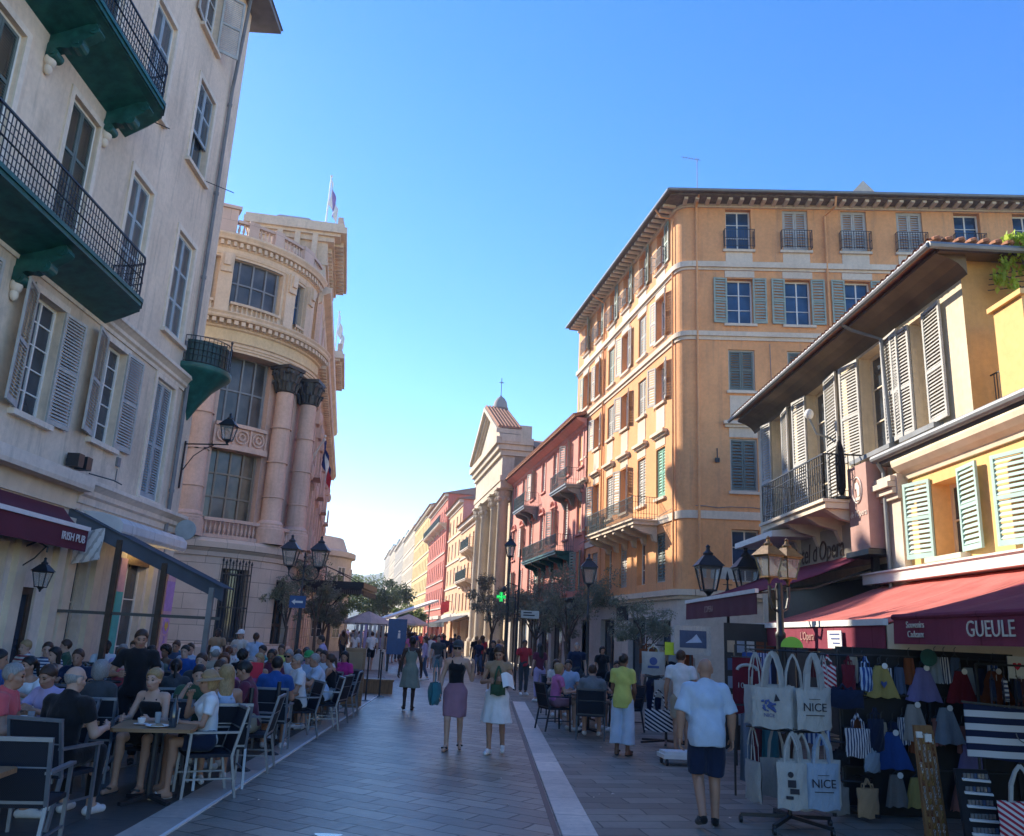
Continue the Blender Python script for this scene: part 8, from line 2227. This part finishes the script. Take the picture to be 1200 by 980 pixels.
# wooden keyring board
kb = thing('keyring_board', 'tall wooden board hung with rows of metal keyrings', 'display', (4.56, 8.95, 0), R(4))
mb = MB(); mb.hexa([(-.11, -.02, 0), (.11, -.02, 0), (.11, .02, 0), (-.11, .02, 0), (-.1, .1, 1.1), (.1, .1, 1.1), (.1, .13, 1.1), (-.1, .13, 1.1)]); mb.build('board', M['board_wood'], kb)
mb = MB(); mb.hexa([(.125, .0, 0), (.2, .25, 0), (.21, .25, 0), (.135, 0, 0), (.115, .12, 1.05), (.19, .3, 1.05), (.2, .3, 1.05), (.125, .12, 1.05)]); mb.build('side_board', M['board_wood'], kb)
r_ = random.Random(9); paint('silver', (.55, .53, .5), .3, .2, 20, metal=.8); paint('brass', (.42, .26, .08), .35, .2, 20, metal=.7)
for j in range(17):
    for i in range(4):
        z = .12 + j * .056; x = -.075 + i * .05 + r_.uniform(-.006, .006); y = -.02 + .12 * z / 1.1 - .012
        mb = MB(); mb.tube([(x + .012 * math.cos(a), y, z + .012 * math.sin(a)) for a in [2 * PI * k / 8 for k in range(9)]], .0025, 4, caps=False)
        if r_.random() < .5: mb.ell((x, y - .004, z - .026), (.011, .005, .013), 8, 5)
        else: mb.box(x - .009, x + .009, y - .007, y - .001, z - .042, z - .014)
        mb.build('keyring', M[r_.choice(['silver', 'brass', 'silver', 'd_rust'])], kb)
mb = MB(); mb.box(-.09, -.03, .07, .09, .98, 1.04); mb.box(.0, .07, .07, .09, .94, 1.02); mb.build('price_card', M['white_paint'], kb)
# striped towel, magnets, red striped bag
tw = thing('striped_towel', 'navy and white striped beach towel with an anchor emblem hung on a rail', 'towel', (5.42, 9.0, 1.34), R(-8))
mb = MB(); 
for y in (-.008, .008): mb.sheet([[(-.42 + .84 * i / 14, y + .012 * math.sin(i * .8), -.52 * j / 8 + .0 - .05 * (i / 14)) for i in range(15)] for j in range(9)])
tb = mb.build('cloth', M['stripe_navy'], tw, smooth=True)
mb = MB(); mb.tube([(.16 + .1 * math.cos(a), -.03, -.27 + .09 * math.sin(a)) for a in [PI + PI * i / 10 for i in range(11)]], .006, 5); mb.tube([(.16, -.03, -.36), (.16, -.03, -.2)], .006, 5); mb.build('anchor_print', M['c_grey'], tb)
mb = MB(); mb.bar((-.44, .0, .015), (.44, 0, -.035), .02, .02); mb.tube([(.3, .03, 0), (.3, .03, -1.34)], .015, 6); mb.tube([(-.3, .03, 0), (-.3, .03, -1.34)], .015, 6); mb.build('rail', M['black_iron'], tw)
mg = thing('magnet_stand', 'leaning black stand with five white strips of small magnets', 'display', (4.72, 8.35, 0), R(2))
mb = MB(); mb.hexa([(-.2, -.05, 0), (.2, -.05, 0), (.2, -.01, 0), (-.2, -.01, 0), (-.06, .32, .74), (.26, .32, .74), (.26, .36, .74), (-.06, .36, .74)]); mb.build('panel', M['board_black'], mg)
for k in range(6):
    f = .12 + k * .15; z = .74 * f; x = .13 * f; y = -.05 + .37 * f
    mb = MB(); mb.hexa([(x - .14, y - .02, z), (x + .14, y - .02, z - .012), (x + .14, y - .002, z - .006), (x - .14, y - .002, z + .006), (x - .14, y - .02, z + .016), (x + .14, y - .02, z + .004), (x + .14, y, z + .012), (x - .14, y, z + .024)]); mb.build('shelf_strip', M['white_paint'], mg)
    for i in range(7):
        mb = MB(); xx = x - .12 + i * .036; mb.box(xx, xx + .026, y - .004, y + .01, z + .022, z + .065); mb.build('magnet', M[r_.choice(['silver', 'd_grey', 'c_denim', 'c_grey'])], mg)
tote_bag('striped_bag', 'red and white striped bag with rope handles at the bottom right corner', (4.98, 8.15, .86), R(-15), .44, .42, 'stripe_red', .32, depth=.08, smat='canvas')
t = thing('heart_card', 'white card with a red heart pinned beside the striped tops', 'card', (5.95, 9.6, 1.72), 0); mb = MB(); mb.box(-.1, .12, 0, .012, -.12, .12); mb.build('card', M['white_paint'], t)
mb = MB(); mb.prism([(0, -.03), (.05, .02), (.045, .045), (.02, .05), (0, .03), (-.02, .05), (-.045, .045), (-.05, .02)], -.008, -.002, 'y'); mb.build('heart', M['menu_red'], t)
for i, (x, mt) in enumerate([(5.62, 'c_navy'), (5.76, 'stripe_thin'), (5.9, 'c_navy'), (6.05, 'stripe_navy'), (6.2, 'c_white')]):
    garment('striped_jersey', ['plain navy top hung first on the rail above the striped towel', 'thin striped top on the rail above the striped towel', 'navy top between the two striped ones above the towel', 'broad striped top on the rail above the towel', 'white top last on the rail above the striped towel'][i], (x, 9.55, 1.6), R(62), mt, .34, .40, .55, 'tops on the rail above the striped towel', i, sleeves=True)
t = thing('clothes_rail', 'black clothes rail holding navy and striped tops', 'rack', (5.9, 9.55, 0), 0); mb = MB(); mb.bar((-.45, 0, 1.74), (.6, 0, 1.74), .022, .022); mb.build('bar', M['black_iron'], t)
for x in (-.45, .6): mb = MB(); mb.bar((x, 0, 0), (x, 0, 1.74), .025, .025); mb.build('upright', M['black_iron'], t)
# mixed rack right of the totes: bags, hats, striped dresses
mr = thing('bag_rack', 'black stand crammed with striped bags and small accessories beside the totes', 'rack', (4.12, 10.1, 0), 0)
mb = MB(); caster_base(mb, .42); mb.build('base', M['black_iron'], mr); mb = MB(); mb.tube([(0, 0, .09), (0, 0, 1.82)], .02, 8); mb.build('pole', M['black_iron'], mr)
for z in (1.76, 1.3, .82, .42): mb = MB(); mb.tube([(.3 * math.cos(a), .3 * math.sin(a), z) for a in [2 * PI * i / 20 for i in range(21)]], .01, 5, caps=False); mb.build('ring', M['black_iron'], mr)
BG = 'bags on the mixed stand'
for (dx, dy, z, rz, w_, h_, st, mt, lb) in [(-.22, -.26, 1.76, -.2, .18, .26, .12, 'stripe_red', 'red striped pouch at the top of the mixed stand'), (.0, -.3, 1.76, .1, .16, .28, .1, 'd_red', 'dark red pouch at the top of the mixed stand'), (.22, -.25, 1.76, .4, .18, .26, .12, 'stripe_blue', 'pale striped pouch at the top of the mixed stand'),
        (-.1, -.34, 1.45, .0, .48, .20, .06, 'c_navy', 'wide plain navy bag on the mixed stand'), (-.36, -.22, 1.22, -.3, .28, .34, .1, 'stripe_blue', 'blue striped bag on the mixed stand'), (.05, -.34, 1.14, .1, .30, .30, .16, 'stripe_thin', 'grey striped bag on the mixed stand'), (.32, -.2, 1.2, .5, .26, .34, .12, 'c_navy', 'small navy bag at the right of the mixed stand'), (-.15, -.32, .78, -.1, .2, .14, .05, 'c_black', 'black purse on the mixed stand'), (.2, -.32, .78, .2, .2, .2, .05, 'd_pale', 'pale blue purse on the mixed stand'), (-.2, -.3, .46, -.1, .26, .28, .1, 'd_grey', 'grey straw bag low on the mixed stand'), (.14, -.3, .46, .15, .26, .3, .1, 'c_tan', 'tan straw bag low on the mixed stand')]:
    tote_bag('hanging_bag', lb, (4.12 + dx, 10.1 + dy, z), rz, w_, h_, mt, st, BG, depth=.04, sw=.01)
# pale hanging towels left of the totes
for i, (x, mt, lb) in enumerate([(3.38, 'd_pale', 'pale blue cloth hanging low left of the tote rack'), (3.52, 'd_red', 'dark maroon cloth hanging low left of the tote rack'), (3.66, 'c_teal', 'teal cloth hanging low left of the tote rack')]):
    garment('hanging_towel', lb, (x, 11.2, .98), R(35), mt, .26, .3, .8, 'cloths hanging low beside the tote rack', i, tag_=False)
t = thing('towel_rail', 'low black rail holding the hanging cloths beside the totes', 'rack', (3.55, 11.2, 0), 0); mb = MB(); mb.bar((-.35, 0, 1.08), (.35, 0, 1.08), .02, .02); mb.build('bar', M['black_iron'], t); mb = MB(); mb.bar((-.35, 0, 0), (-.35, 0, 1.08), .022, .022); mb.bar((.35, 0, 0), (.35, 0, 1.08), .022, .022); mb.build('frame', M['black_iron'], t)
# farther rack: white tote with blue sun, yellow card, bags
fr_ = thing('farther_tote_rack', 'farther wheeled black stand with totes and striped bags behind the man', 'rack', (3.3, 15.9, 0), 0)
mb = MB(); caster_base(mb, .5, 6); mb.build('base', M['black_iron'], fr_); mb = MB(); mb.tube([(0, 0, .09), (0, 0, 1.84)], .025, 8); mb.build('pole', M['black_iron'], fr_)
for z in (1.76, 1.2): mb = MB(); mb.tube([(.42 * math.cos(a), .42 * math.sin(a), z) for a in [2 * PI * i / 20 for i in range(21)]], .012, 5, caps=False); mb.build('ring', M['black_iron'], fr_)
FG = 'bags on the farther stand'
for (dx, dy, z, rz, w_, h_, st, mt, kd, lb) in [(-.3, -.35, 1.78, -.2, .42, .40, .14, 'canvas', 'sun', 'white tote with a round blue print on the farther stand'), (-.12, -.42, 1.22, -.1, .36, .3, .06, 'canvas', '', 'plain pale tote below the blue print tote'), (-.22, -.45, 1.0, -.3, .5, .36, .34, 'stripe_bag', '', 'navy and white chevron striped bag hung low on the farther stand'), (.3, -.4, 1.0, .2, .34, .3, .3, 'c_teal', '', 'teal bag beside the chevron striped bag'), (.42, -.1, 1.76, .9, .36, .4, .2, 'canvas', '', 'plain tote at the right of the farther stand'), (.1, -.42, 1.76, .1, .3, .22, .06, 'd_pale', '', 'pale blue cloth pouch on the farther stand'), (.3, -.36, 1.76, .3, .26, .3, .05, 'd_rust', '', 'orange brown pouch on the farther stand')]:
    b = tote_bag('hanging_bag', lb, (3.3 + dx, 15.9 + dy, z), rz, w_, h_, mt, st, FG, depth=.05, sw=.014)
    if kd: tote_print(b, w_, h_, st, kd, .05)
paint('card_yellow', (.62, .70, .03), .6)
t = thing('yellow_card', 'bright yellow price card on the farther stand', 'card', (3.32, 15.42, 1.68), 0); mb = MB(); mb.box(-.14, .14, 0, .006, -.08, .14); mb.build('card', M['card_yellow'], t)
FB2 = random.Random(8)
for k in range(9):
    tote_bag('hanging_bag', 'small souvenir pouch dangling in the clutter of the farther stand', (3.3 + FB2.uniform(-.5, .6), 15.9 + FB2.uniform(-.35, .35), FB2.choice([1.78, 1.2])), FB2.uniform(-.8, .8), .24, .26, FB2.choice(['d_rust', 'c_navy', 'stripe_blue', 'd_pale', 'c_beige', 'stripe_thin', 'd_yellow']), .1, 'pouches of the farther stand', depth=.04, sw=.01)
pc = thing('postcard_display', 'white panel with a dark blue picture above the postcards', 'panel', (3.62, 15.3, 1.62), 0); mb = MB(); mb.box(-.3, .36, 0, .02, .0, .5); mb.build('board', M['canvas'], pc); mb = MB(); mb.box(-.2, .28, -.006, -.001, .12, .42); mb.build('picture', M['c_denim'], pc); mb = MB(); mb.prism([(-.1, .2), (.2, .22), (.1, .36), (.02, .28)], -.012, -.007, 'y'); mb.build('picture_shape', M['c_lightblue'], pc); mb = MB(); mb.tube([(0, .04, .1), (0, .04, -1.62)], .02, 6); mb.build('post', M['black_iron'], pc)
for i, (x, y, mt, lb) in enumerate([(4.25, 13.9, 'd_blue', 'blue and white patterned cloth hanging beyond the apron'), (4.5, 13.9, 'stripe_blue', 'blue striped cloth hanging beyond the apron'), (4.72, 13.9, 'c_navy', 'navy cloth hanging beyond the apron'), (4.1, 13.2, 'stripe_bag', 'navy striped bag like cloth below the patterned cloths')]):
    garment('hanging_scarf', lb, (x, y, 1.72 if i < 3 else 1.15), R(10), mt, .26, .3, .6, 'cloths hanging beyond the apron', i, tag_=False)
t = thing('scarf_rail', 'black rail carrying the patterned cloths beyond the apron', 'rack', (4.5, 13.9, 0), 0); mb = MB(); mb.bar((-.5, 0, 1.83), (.5, 0, 1.83), .02, .02); mb.build('bar', M['black_iron'], t); mb = MB(); mb.bar((-.5, 0, 0), (-.5, 0, 1.83), .024, .024); mb.bar((.5, 0, 0), (.5, 0, 1.83), .024, .024); mb.build('frame', M['black_iron'], t)
# low trolley with wheels by the man
t = thing('low_trolley', 'low grey trolley on small casters beside the bald man', 'trolley', (3.05, 13.7, 0), R(5)); mb = MB(); mb.box(-.3, .3, -.2, .2, .1, .16); mb.box(-.27, .27, -.17, .17, .16, .2); mb.build('deck', M['white_paint'], t)
for sx in (-.24, .24):
    for sy in (-.15, .15): mb = MB(); mb.tube([(sx - .015, sy, .045), (sx + .015, sy, .045)], .045, 10); mb.bar((sx, sy, .06), (sx, sy, .1), .02, .03); mb.build('caster', M['black_iron'], t)
# notice on the awning valance and shop goods further in
t = thing('paper_notice', 'white printed notice fixed to the red awning valance', 'notice', (4.84, 11.9, 1.98), RNR); mb = MB(); mb.box(-.24, .24, .0, .012, -.14, .1); mb.build('card', M['white_paint'], t)
mb = MB()
for k in range(3): mb.box(-.18, .16 - .05 * k, .013, .016, .04 - k * .06, .06 - k * .06)
mb.build('printed_lines', M['ink_blue'], t)
sr = random.Random(31)
for i in range(14):
    x = 5.6 + sr.uniform(0, 1.2); y = 11.5 + i * .28
    garment('shop_garment', 'dim garment hanging in the shade deep under the souvenir awnings', (x, y, 1.9 - .55 * (i % 2)), R(sr.uniform(40, 110)), sr.choice(['c_navy', 'd_grey', 'stripe_blue', 'd_red', 'c_beige', 'stripe_thin']), .3, .36, .55, 'garments deep under the souvenir awnings', i, tag_=False)
pg = thing('postcard_rack', 'dark pictures and cards stand below the hotel awning beside the apron', 'rack', (4.55, 15.0, 0), R(-10))
mb = MB(); mb.box(-.4, .5, 0, .05, .1, 2.2); mb.build('panel', M['board_black'], pg)
for j in range(5):
    for i in range(5):
        mb = MB(); mb.box(-.35 + i * .165, -.22 + i * .165, -.012, -.001, .5 + j * .3, .7 + j * .3); mb.build('postcard', M[sr.choice(['c_beige', 'canvas', 'd_pale', 'c_tan', 'd_rust', 'c_denim'])], pg)
# ================================================================== lamp posts, trees, street furniture
def lamp_post(name, label, loc, H, arms=2, s=1.0, span=.62, rz=0., iron='black_iron', cage=None, group='black lantern posts', spur=True, tk=1.0):
    t = thing(name, label, 'lamp post', loc, rz, group)
    mb = MB(); mb.lathe([(.17, 0), (.17, .12), (.13, .18), (.13, .55), (.15, .6), (.09, .7), (.07, .85), (.055 * tk, 1.0), (.045 * tk, H * .7), (.055 * tk, H * .71), (.055 * tk, H * .73), (.04 * tk, H * .74), (.035 * tk, H)], n=12)
    mb.build('post', M[iron], t, smooth=True)
    if arms == 1:
        lantern(t, (0, 0, H + .16 * s), s, cage=cage); return t
    for k in range(arms):
        a = 2 * PI * k / arms; cx, sy = math.cos(a), math.sin(a)
        P = lambda r, z: (r * cx, r * sy, z)
        mb = MB(); mb.tube([P(0.02, H - .35), P(span * .3, H - .42), P(span * .75, H - .38), P(span, H - .22), P(span, H - .05)], [.03, .024, .022, .022, .03], 6)
        mb.tube([P(.03, H - .1), P(span * .25, H - .02), P(span * .42, H - .12), P(span * .38, H - .26), P(span * .28, H - .24)], .014, 5)
        mb.build('arm', M[iron], t); lantern(t, P(span, H + .08), s, cage=cage)
    if spur: mb = MB(); mb.lathe([(.035, H), (.07, H + .08), (.03, H + .16), (.02, H + .35), (.05, H + .4), (0, H + .62)], n=10); mb.bar((-.12, 0, H + .25), (.12, 0, H + .25), .02, .02); mb.build('finial', M[iron], t)
    return t
lamp_post('street_lamp', 'double lantern post standing over the plum hotel awning', (6.18, 22.0, 0), 3.1, 2, 1.25, .5, group='black lantern posts')
lamp_post('street_lamp', 'nearest lantern post with two coppery lanterns in front of the hotel sign', (4.45, 13.0, 0), 2.78, 2, .66, .19, R(25), cage='copper_lamp', spur=False, tk=1.45)
lamp_post('street_lamp', 'double lantern post by the palace at the back of the terrace', (-6.6, 30.0, 0), 3.75, 2, 1.15, .52, R(0))
lamp_post('street_lamp', 'single lantern post in front of the orange building balcony', (3.47, 30.0, 0), 3.55, 1, 1.1, iron='black_iron')
lamp_post('street_lamp', 'tall thin post with a small lantern beside the church columns', (.66, 31.0, 0), 4.5, 1, .8)
t = thing('camera_mast', 'tallest slim black mast in front of the pink building', 'mast', (1.0, 30.0, 0), 0)
mb = MB(); mb.tube([(0, 0, 0), (0, 0, 4.8)], [.05, .03], 8); mb.build('mast', M['black_iron'], t); mb = MB(); mb.tube([(0, 0, 3.5), (-.35, 0, 3.6), (-.5, 0, 3.45)], .02, 6); mb.ell((-.5, 0, 3.38), (.08, .08, .1), 10, 8); mb.build('camera_arm', M['black_iron'], t)
mb = MB(); mb.box(.12, .75, -.04, -.02, 2.42, 2.68); pl = mb.build('sign_plate', M['plaque'], t); mb = MB(); mb.box(.0, .14, -.03, -.02, 2.45, 2.5); mb.box(.0, .14, -.03, -.02, 2.6, 2.65); mb.build('sign_bracket', M['black_iron'], t)
mb = MB()
for k in range(2): mb.box(.2, .6 - k * .1, -.046, -.041, 2.5 + k * .09, 2.54 + k * .09)
mb.build('sign_lines', M['ink'], pl)
emit('cross_green', (.02, .70, .12), .9)
t = thing('pharmacy_cross', 'green lit pharmacy cross sign beside the church', 'sign', (.3, 34.0, 0), 0)
mb = MB(); mb.prism([(-.16, 2.86), (.16, 2.86), (.16, 3.16), (.46, 3.16), (.46, 3.48), (.16, 3.48), (.16, 3.78), (-.16, 3.78), (-.16, 3.48), (-.46, 3.48), (-.46, 3.16), (-.16, 3.16)], -.06, .06, 'y'); cr = mb.build('case', M['black_iron'], t)
mb = MB()
for (a, b, c, d) in [(-.03, .03, 2.92, 3.72), (-.4, .4, 3.29, 3.35), (-.13, -.1, 2.9, 3.2), (.1, .13, 2.9, 3.2), (-.13, -.1, 3.45, 3.74), (.1, .13, 3.45, 3.74), (-.42, -.13, 3.2, 3.23), (.13, .42, 3.2, 3.23), (-.42, -.13, 3.42, 3.45), (.13, .42, 3.42, 3.45)]: mb.box(a, b, -.075, -.061, c, d)
mb.build('neon', M['cross_green'], cr); mb = MB(); mb.bar((.45, 0, 3.3), (1.3, 0, 3.3), .05, .05); mb.tube([(1.3, 0, -4.12), (1.3, 0, 3.9)], .05, 8); mb.build('bracket', M['black_iron'], t)
t.location = (.45, 34.0, 1.82); t.scale = (.44, .44, .44)

def tree(name, label, loc, H, crown_r, trunk_r, leaf, n_leaf, lsize, seed, group=None, crown_z=None, nclump=26, aspect=.35, cat='tree', fork=.42):
    rnd = random.Random(seed); t = thing(name, label, cat, loc, 0, group)
    mb = MB(); fz = H * fork
    mb.tube([(0, 0, 0), (rnd.uniform(-.05, .05), rnd.uniform(-.05, .05), fz * .5), (rnd.uniform(-.08, .08), 0, fz)], [trunk_r * 1.25, trunk_r, trunk_r * .8], 8)
    cz = crown_z or H * .72; tips = []
    for k in range(6):
        a = 2 * PI * k / 6 + rnd.uniform(-.4, .4); r = crown_r * rnd.uniform(.5, .85); e = Vector((r * math.cos(a), r * math.sin(a), cz + rnd.uniform(-.25, .45) * (H - fz)))
        m_ = Vector((e.x * .35, e.y * .35, fz + (e.z - fz) * .55)); mb.tube([(0, 0, fz * .95), tuple(m_), tuple(e)], [trunk_r * .5, trunk_r * .28, trunk_r * .07], 6); tips.append(e)
        for _ in range(2):
            e2 = e + Vector((rnd.uniform(-.4, .4), rnd.uniform(-.4, .4), rnd.uniform(-.1, .4))) * crown_r; mb.tube([tuple(m_), tuple((m_ + e2) / 2 + Vector((0, 0, .05))), tuple(e2)], [trunk_r * .18, trunk_r * .1, trunk_r * .04], 5); tips.append(e2)
    mb.build('trunk', M['bark'], t, smooth=True)
    mb = MB()
    for i in range(nclump):
        c = tips[i % len(tips)] + Vector((rnd.gauss(0, .22), rnd.gauss(0, .22), rnd.gauss(0, .18))) * crown_r; q = crown_r * rnd.uniform(.16, .36)
        leaves(mb, rnd, c, (q, q, q * .75), int(1.7 * n_leaf) // nclump, lsize * 1.3, aspect)
    mb.build('crown', M[leaf], t)
    return t
tree('olive_tree', 'small olive tree with twisted trunk against the white shop wall', (5.0, 27.2, 0), 3.0, .95, .07, 'olive_leaf', 2600, .075, 1, 'olive trees along the right side', nclump=34)
tree('olive_tree', 'leafy dark olive tree in front of the pink building', (3.4, 37.0, 0), 4.0, 1.7, .1, 'olive_leaf', 3600, .1, 2, 'olive trees along the right side', nclump=40)
tree('olive_tree', 'olive tree beside the shop sign of the pink building', (2.3, 41.5, 0), 4.1, 1.6, .1, 'olive_leaf', 3200, .1, 3, 'olive trees along the right side', nclump=36)
tree('olive_tree', 'narrow olive tree below the church columns', (.2, 47.0, 0), 4.4, 1.5, .1, 'olive_leaf', 3000, .11, 4, 'olive trees along the right side', nclump=36)
tree('olive_tree', 'grey green olive tree by the palace lanterns', (-8.0, 34.2, 0), 4.2, .9, .07, 'olive_leaf', 1700, .1, 5, 'olive trees along the palace', nclump=34)
tree('olive_tree', 'bare looking olive tree right of the palace lanterns', (-7.6, 38.0, 0), 3.9, .8, .07, 'olive_leaf', 1300, .1, 6, 'olive trees along the palace', nclump=30)
tree('olive_tree', 'bushy tree under the iron marquee of the palace', (-8.6, 45.0, 0), 3.4, 1.0, .08, 'olive_leaf', 2000, .13, 7, 'olive trees along the palace', nclump=36)
for i, (x, y, h, r, lf, lb) in enumerate([(-12.2, 66, 4.6, 1.6, 'plane_leaf', 'light green tree just beyond the iron marquee'), (-10.4, 84, 5.4, 2.5, 'dark_leaf', 'dark round tree in the middle of the far street'), (-18.5, 100, 7.5, 3.4, 'plane_leaf', 'tall pale green tree at the left end of the street'), (-20, 118, 8, 3.8, 'plane_leaf', 'second tall tree at the left end of the street'), (-13.8, 110, 6.0, 2.8, 'dark_leaf', 'dark tree right of the tall pale trees'), (-6.6, 72, 3.4, 1.3, 'plane_leaf', 'small light tree beside the white roof edge')]):
    tree('street_tree', lb, (x, y, 0), h, r, .14, lf, 3400, .1 * r ** .7, 20 + i, 'trees at the far end of the street', nclump=44, aspect=.55)
def parasol(label, loc, r, h, seed=0):
    t = thing('parasol', label, 'parasol', loc, R(seed * 13), 'white parasols down the street'); mb = MB(); n = 8
    mb.lathe([(.02, h), (r * .5, h - .28), (r, h - .62)], n=n); mb.lathe([(.02, h - .02), (r * .5, h - .30), (r, h - .64), (r, h - .74), (r * 1.005, h - .74), (r, h - .62)], n=n); mb.build('canopy', M['parasol_white'], t)
    mb = MB(); mb.tube([(0, 0, 0), (0, 0, h + .06)], .025, 8); mb.build('pole', M['dark_wood'], t); mb = MB(); mb.lathe([(.25, 0), (.25, .06), (.05, .1)], n=14); mb.build('base', M['black_iron'], t)
    mb = MB()
    for k in range(n): a = 2 * PI * k / n; mb.bar((0, 0, h - .75), (r * .6 * math.cos(a), r * .6 * math.sin(a), h - .36), .012, .012)
    mb.build('rib', M['dark_wood'], t)
parasol('white parasol in front of the marquee at the end of the terrace', (-6.7, 48.0, 0), 1.5, 2.75, 1)
parasol('white parasol farther down the street under the dark trees', (-5.4, 58.0, 0), 1.5, 2.9, 2)
t = thing('white_roof_edge', 'slanting white kiosk roof edge among the far trees', 'kiosk', (-6.2, 64, 0), R(20)); mb = MB(); mb.hexa([(-2, -1, 2.4), (2.2, -1, 4.0), (2.2, 1, 4.0), (-2, 1, 2.4), (-2, -1, 2.55), (2.2, -1, 4.15), (2.2, 1, 4.15), (-2, 1, 2.55)]); mb.build('roof', M['white_paint'], t)
for sx in (-1.6, 1.8):
    mb = MB(); mb.tube([(sx, 0, 0), (sx, 0, 2.5 if sx < 0 else 3.9)], .05, 6); mb.build('post', M['zinc'], t)
# blue info panel, menu stand, rope posts
t = thing('advertising_totem', 'tall navy blue advertising panel with a small white figure in the far street', 'panel', (-4.1, 39.0, 0), R(3)); mb = MB(); mb.box(-.42, .42, 0, .12, .75, 2.3); mb.build('panel', M['sign_blue'], t); mb = MB(); mb.box(-.38, -.28, .02, .1, 0, .75); mb.box(.28, .38, .02, .1, 0, .75); mb.build('leg', M['black_iron'], t)
mb = MB(); mb.tube([(.1, -.012, 1.75), (.1, -.002, 1.75)], .05, 10); mb.prism([(.04, 1.45), (.16, 1.45), (.15, 1.68), (.05, 1.68)], -.012, -.002, 'y'); mb.build('figure_mark', M['white_paint'], t)
t = thing('menu_stand', 'wooden menu stand at the end of the terrace', 'stand', (-3.15, 20.6, 0), R(0))
mb = MB(); mb.hexa([(-.2, -.06, .05), (.28, -.06, .05), (.28, .02, .05), (-.2, .02, .05), (-.2, .06, 1.35), (.28, .06, 1.35), (.28, .12, 1.35), (-.2, .12, 1.35)]); mb.build('board', M['table_wood'], t); mb = MB(); mb.box(-.16, .24, -.02, -.0, .0, .06); mb.hexa([(-.15, -.055, .3), (.22, -.055, .3), (.22, -.05, .3), (-.15, -.05, .3), (-.15, .04, 1.25), (.22, .04, 1.25), (.22, .045, 1.25), (-.15, .045, 1.25)]); mb.build('menu_sheet', M['c_tan'], t)
for i, (x, y, lb) in enumerate([(-3.05, 22.6, 'slim black rope post just beyond the menu stand'), (-2.9, 24.2, 'slim black rope post by the wooden planter'), (-3.3, 27.0, 'slim black rope post beyond the wooden planter')]):
    t = thing('rope_post', lb, 'post', (x, y, 0), 0, 'slim black posts beyond the terrace'); mb = MB(); mb.tube([(0, 0, .02), (0, 0, 1.15)], .022, 8); mb.ell((0, 0, 1.17), (.035, .035, .035), 10, 8); mb.build('post', M['black_iron'], t); mb = MB(); mb.lathe([(.14, 0), (.14, .02), (.03, .04)], n=14); mb.build('base', M['black_iron'], t)
t = thing('wooden_planter', 'low brown planter box at the end of the kerb strip', 'planter', (-3.25, 25.6, 0), R(4)); mb = MB(); mb.box(-.6, .55, -.2, .2, .0, .38); mb.box(-.63, .58, -.23, .23, .34, .4); mb.build('box', M['board_wood'], t)
t = thing('white_kiosk', 'small white stall with hanging cloths beside the blue panel', 'stall', (-5.3, 40.5, 0), R(4)); mb = MB(); mb.box(-.9, .55, -.5, .5, .0, .9); mb.build('counter', M['white_paint'], t)
for k in range(7): mb = MB(); mb.box(-.85 + k * .2, -.72 + k * .2, -.52, -.5, .9, 2.0); mb.build('hanging_cloth', M[['canvas', 'd_pale', 'c_lilac', 'canvas', 'c_white', 'd_white', 'canvas'][k]], t)
mb = MB(); mb.bar((-.9, -.5, 2.02), (.55, -.5, 2.02), .03, .03); mb.bar((-.9, -.5, .9), (-.9, -.5, 2.05), .03, .03); mb.bar((.55, -.5, .9), (.55, -.5, 2.05), .03, .03); mb.build('frame', M['black_iron'], t)
FR = lambda u, w_: OU(u, w_)
t = awning('red_shop_awning', 'distant red awning at the foot of the red apartment house', (OU(0, .05), OR_), 74, 90, 3.4, 2.7, 2.2, .3, 'awning_red', 'awning_red', None)
t = awning('dark_shop_awning', 'dark shop awning at the foot of the ochre houses', (OU(0, 0), OR_), 50, 66, 3.6, 2.7, 2.4, .4, 'board_black', 'board_black', None)
t = thing('red_banner', 'small red flag on the facade of the orange house', 'flag', OU(64, .1), OR_); mb = MB(); mb.sheet([[(0 + .02 * math.sin(j), .3 + .9 * i / 5, 5.2 - 1.2 * j / 5 - .3 * i / 5) for i in range(6)] for j in range(6)]); mb.build('cloth', M['flag_red'], t, smooth=True); mb = MB(); mb.tube([(0, 0, 5.0), (0, 1.3, 5.3)], .03, 6); mb.build('pole', M['black_iron'], t)
# hotel balcony dressings
t = thing('folded_parasol', 'folded black parasol standing on the hotel balcony', 'parasol', RU(16.4, .55, 4.74), 0); mb = MB(); mb.lathe([(.04, .1), (.09, .25), (.1, .7), (.08, 1.05), (.04, 1.2), (.0, 1.25)], n=10); mb.build('canopy', M['c_black'], t, smooth=True); mb = MB(); mb.tube([(0, 0, 0), (0, 0, 1.32)], .02, 6); mb.build('pole', M['black_iron'], t); mb = MB(); mb.lathe([(.2, 0), (.2, .05), (.04, .08)], n=12); mb.build('base', M['black_iron'], t)
t = thing('balcony_lamp', 'grey globe lamp on a bent arm on the hotel front above the balcony', 'lamp', RU(18.0, .02, 6.4), RNR); mb = MB(); mb.tube([(0, 0, 0), (0, .35, .1), (0, .5, .45)], .025, 6); mb.build('arm', M['zinc'], t); mb = MB(); mb.ell((0, .5, .55), (.1, .1, .12), 12, 8); mb.build('globe', M['white_paint'], t, smooth=True)

# ================================================================== air
n = bpy.data.materials.new('haze_air'); n.use_nodes = True; nt = n.node_tree; nt.nodes.clear()
ov = nt.nodes.new('ShaderNodeOutputMaterial'); pv = nt.nodes.new('ShaderNodeVolumePrincipled'); pv.inputs['Color'].default_value = (.72, .84, 1, 1); pv.inputs['Density'].default_value = .0008; pv.inputs['Anisotropy'].default_value = .3
nt.links.new(pv.outputs[0], ov.inputs['Volume'])
mb = MB(); mb.box(-480, 320, -12, 860, -1.2, 52); hz_ = mb.build('haze', n); tag(hz_, kind='stuff')
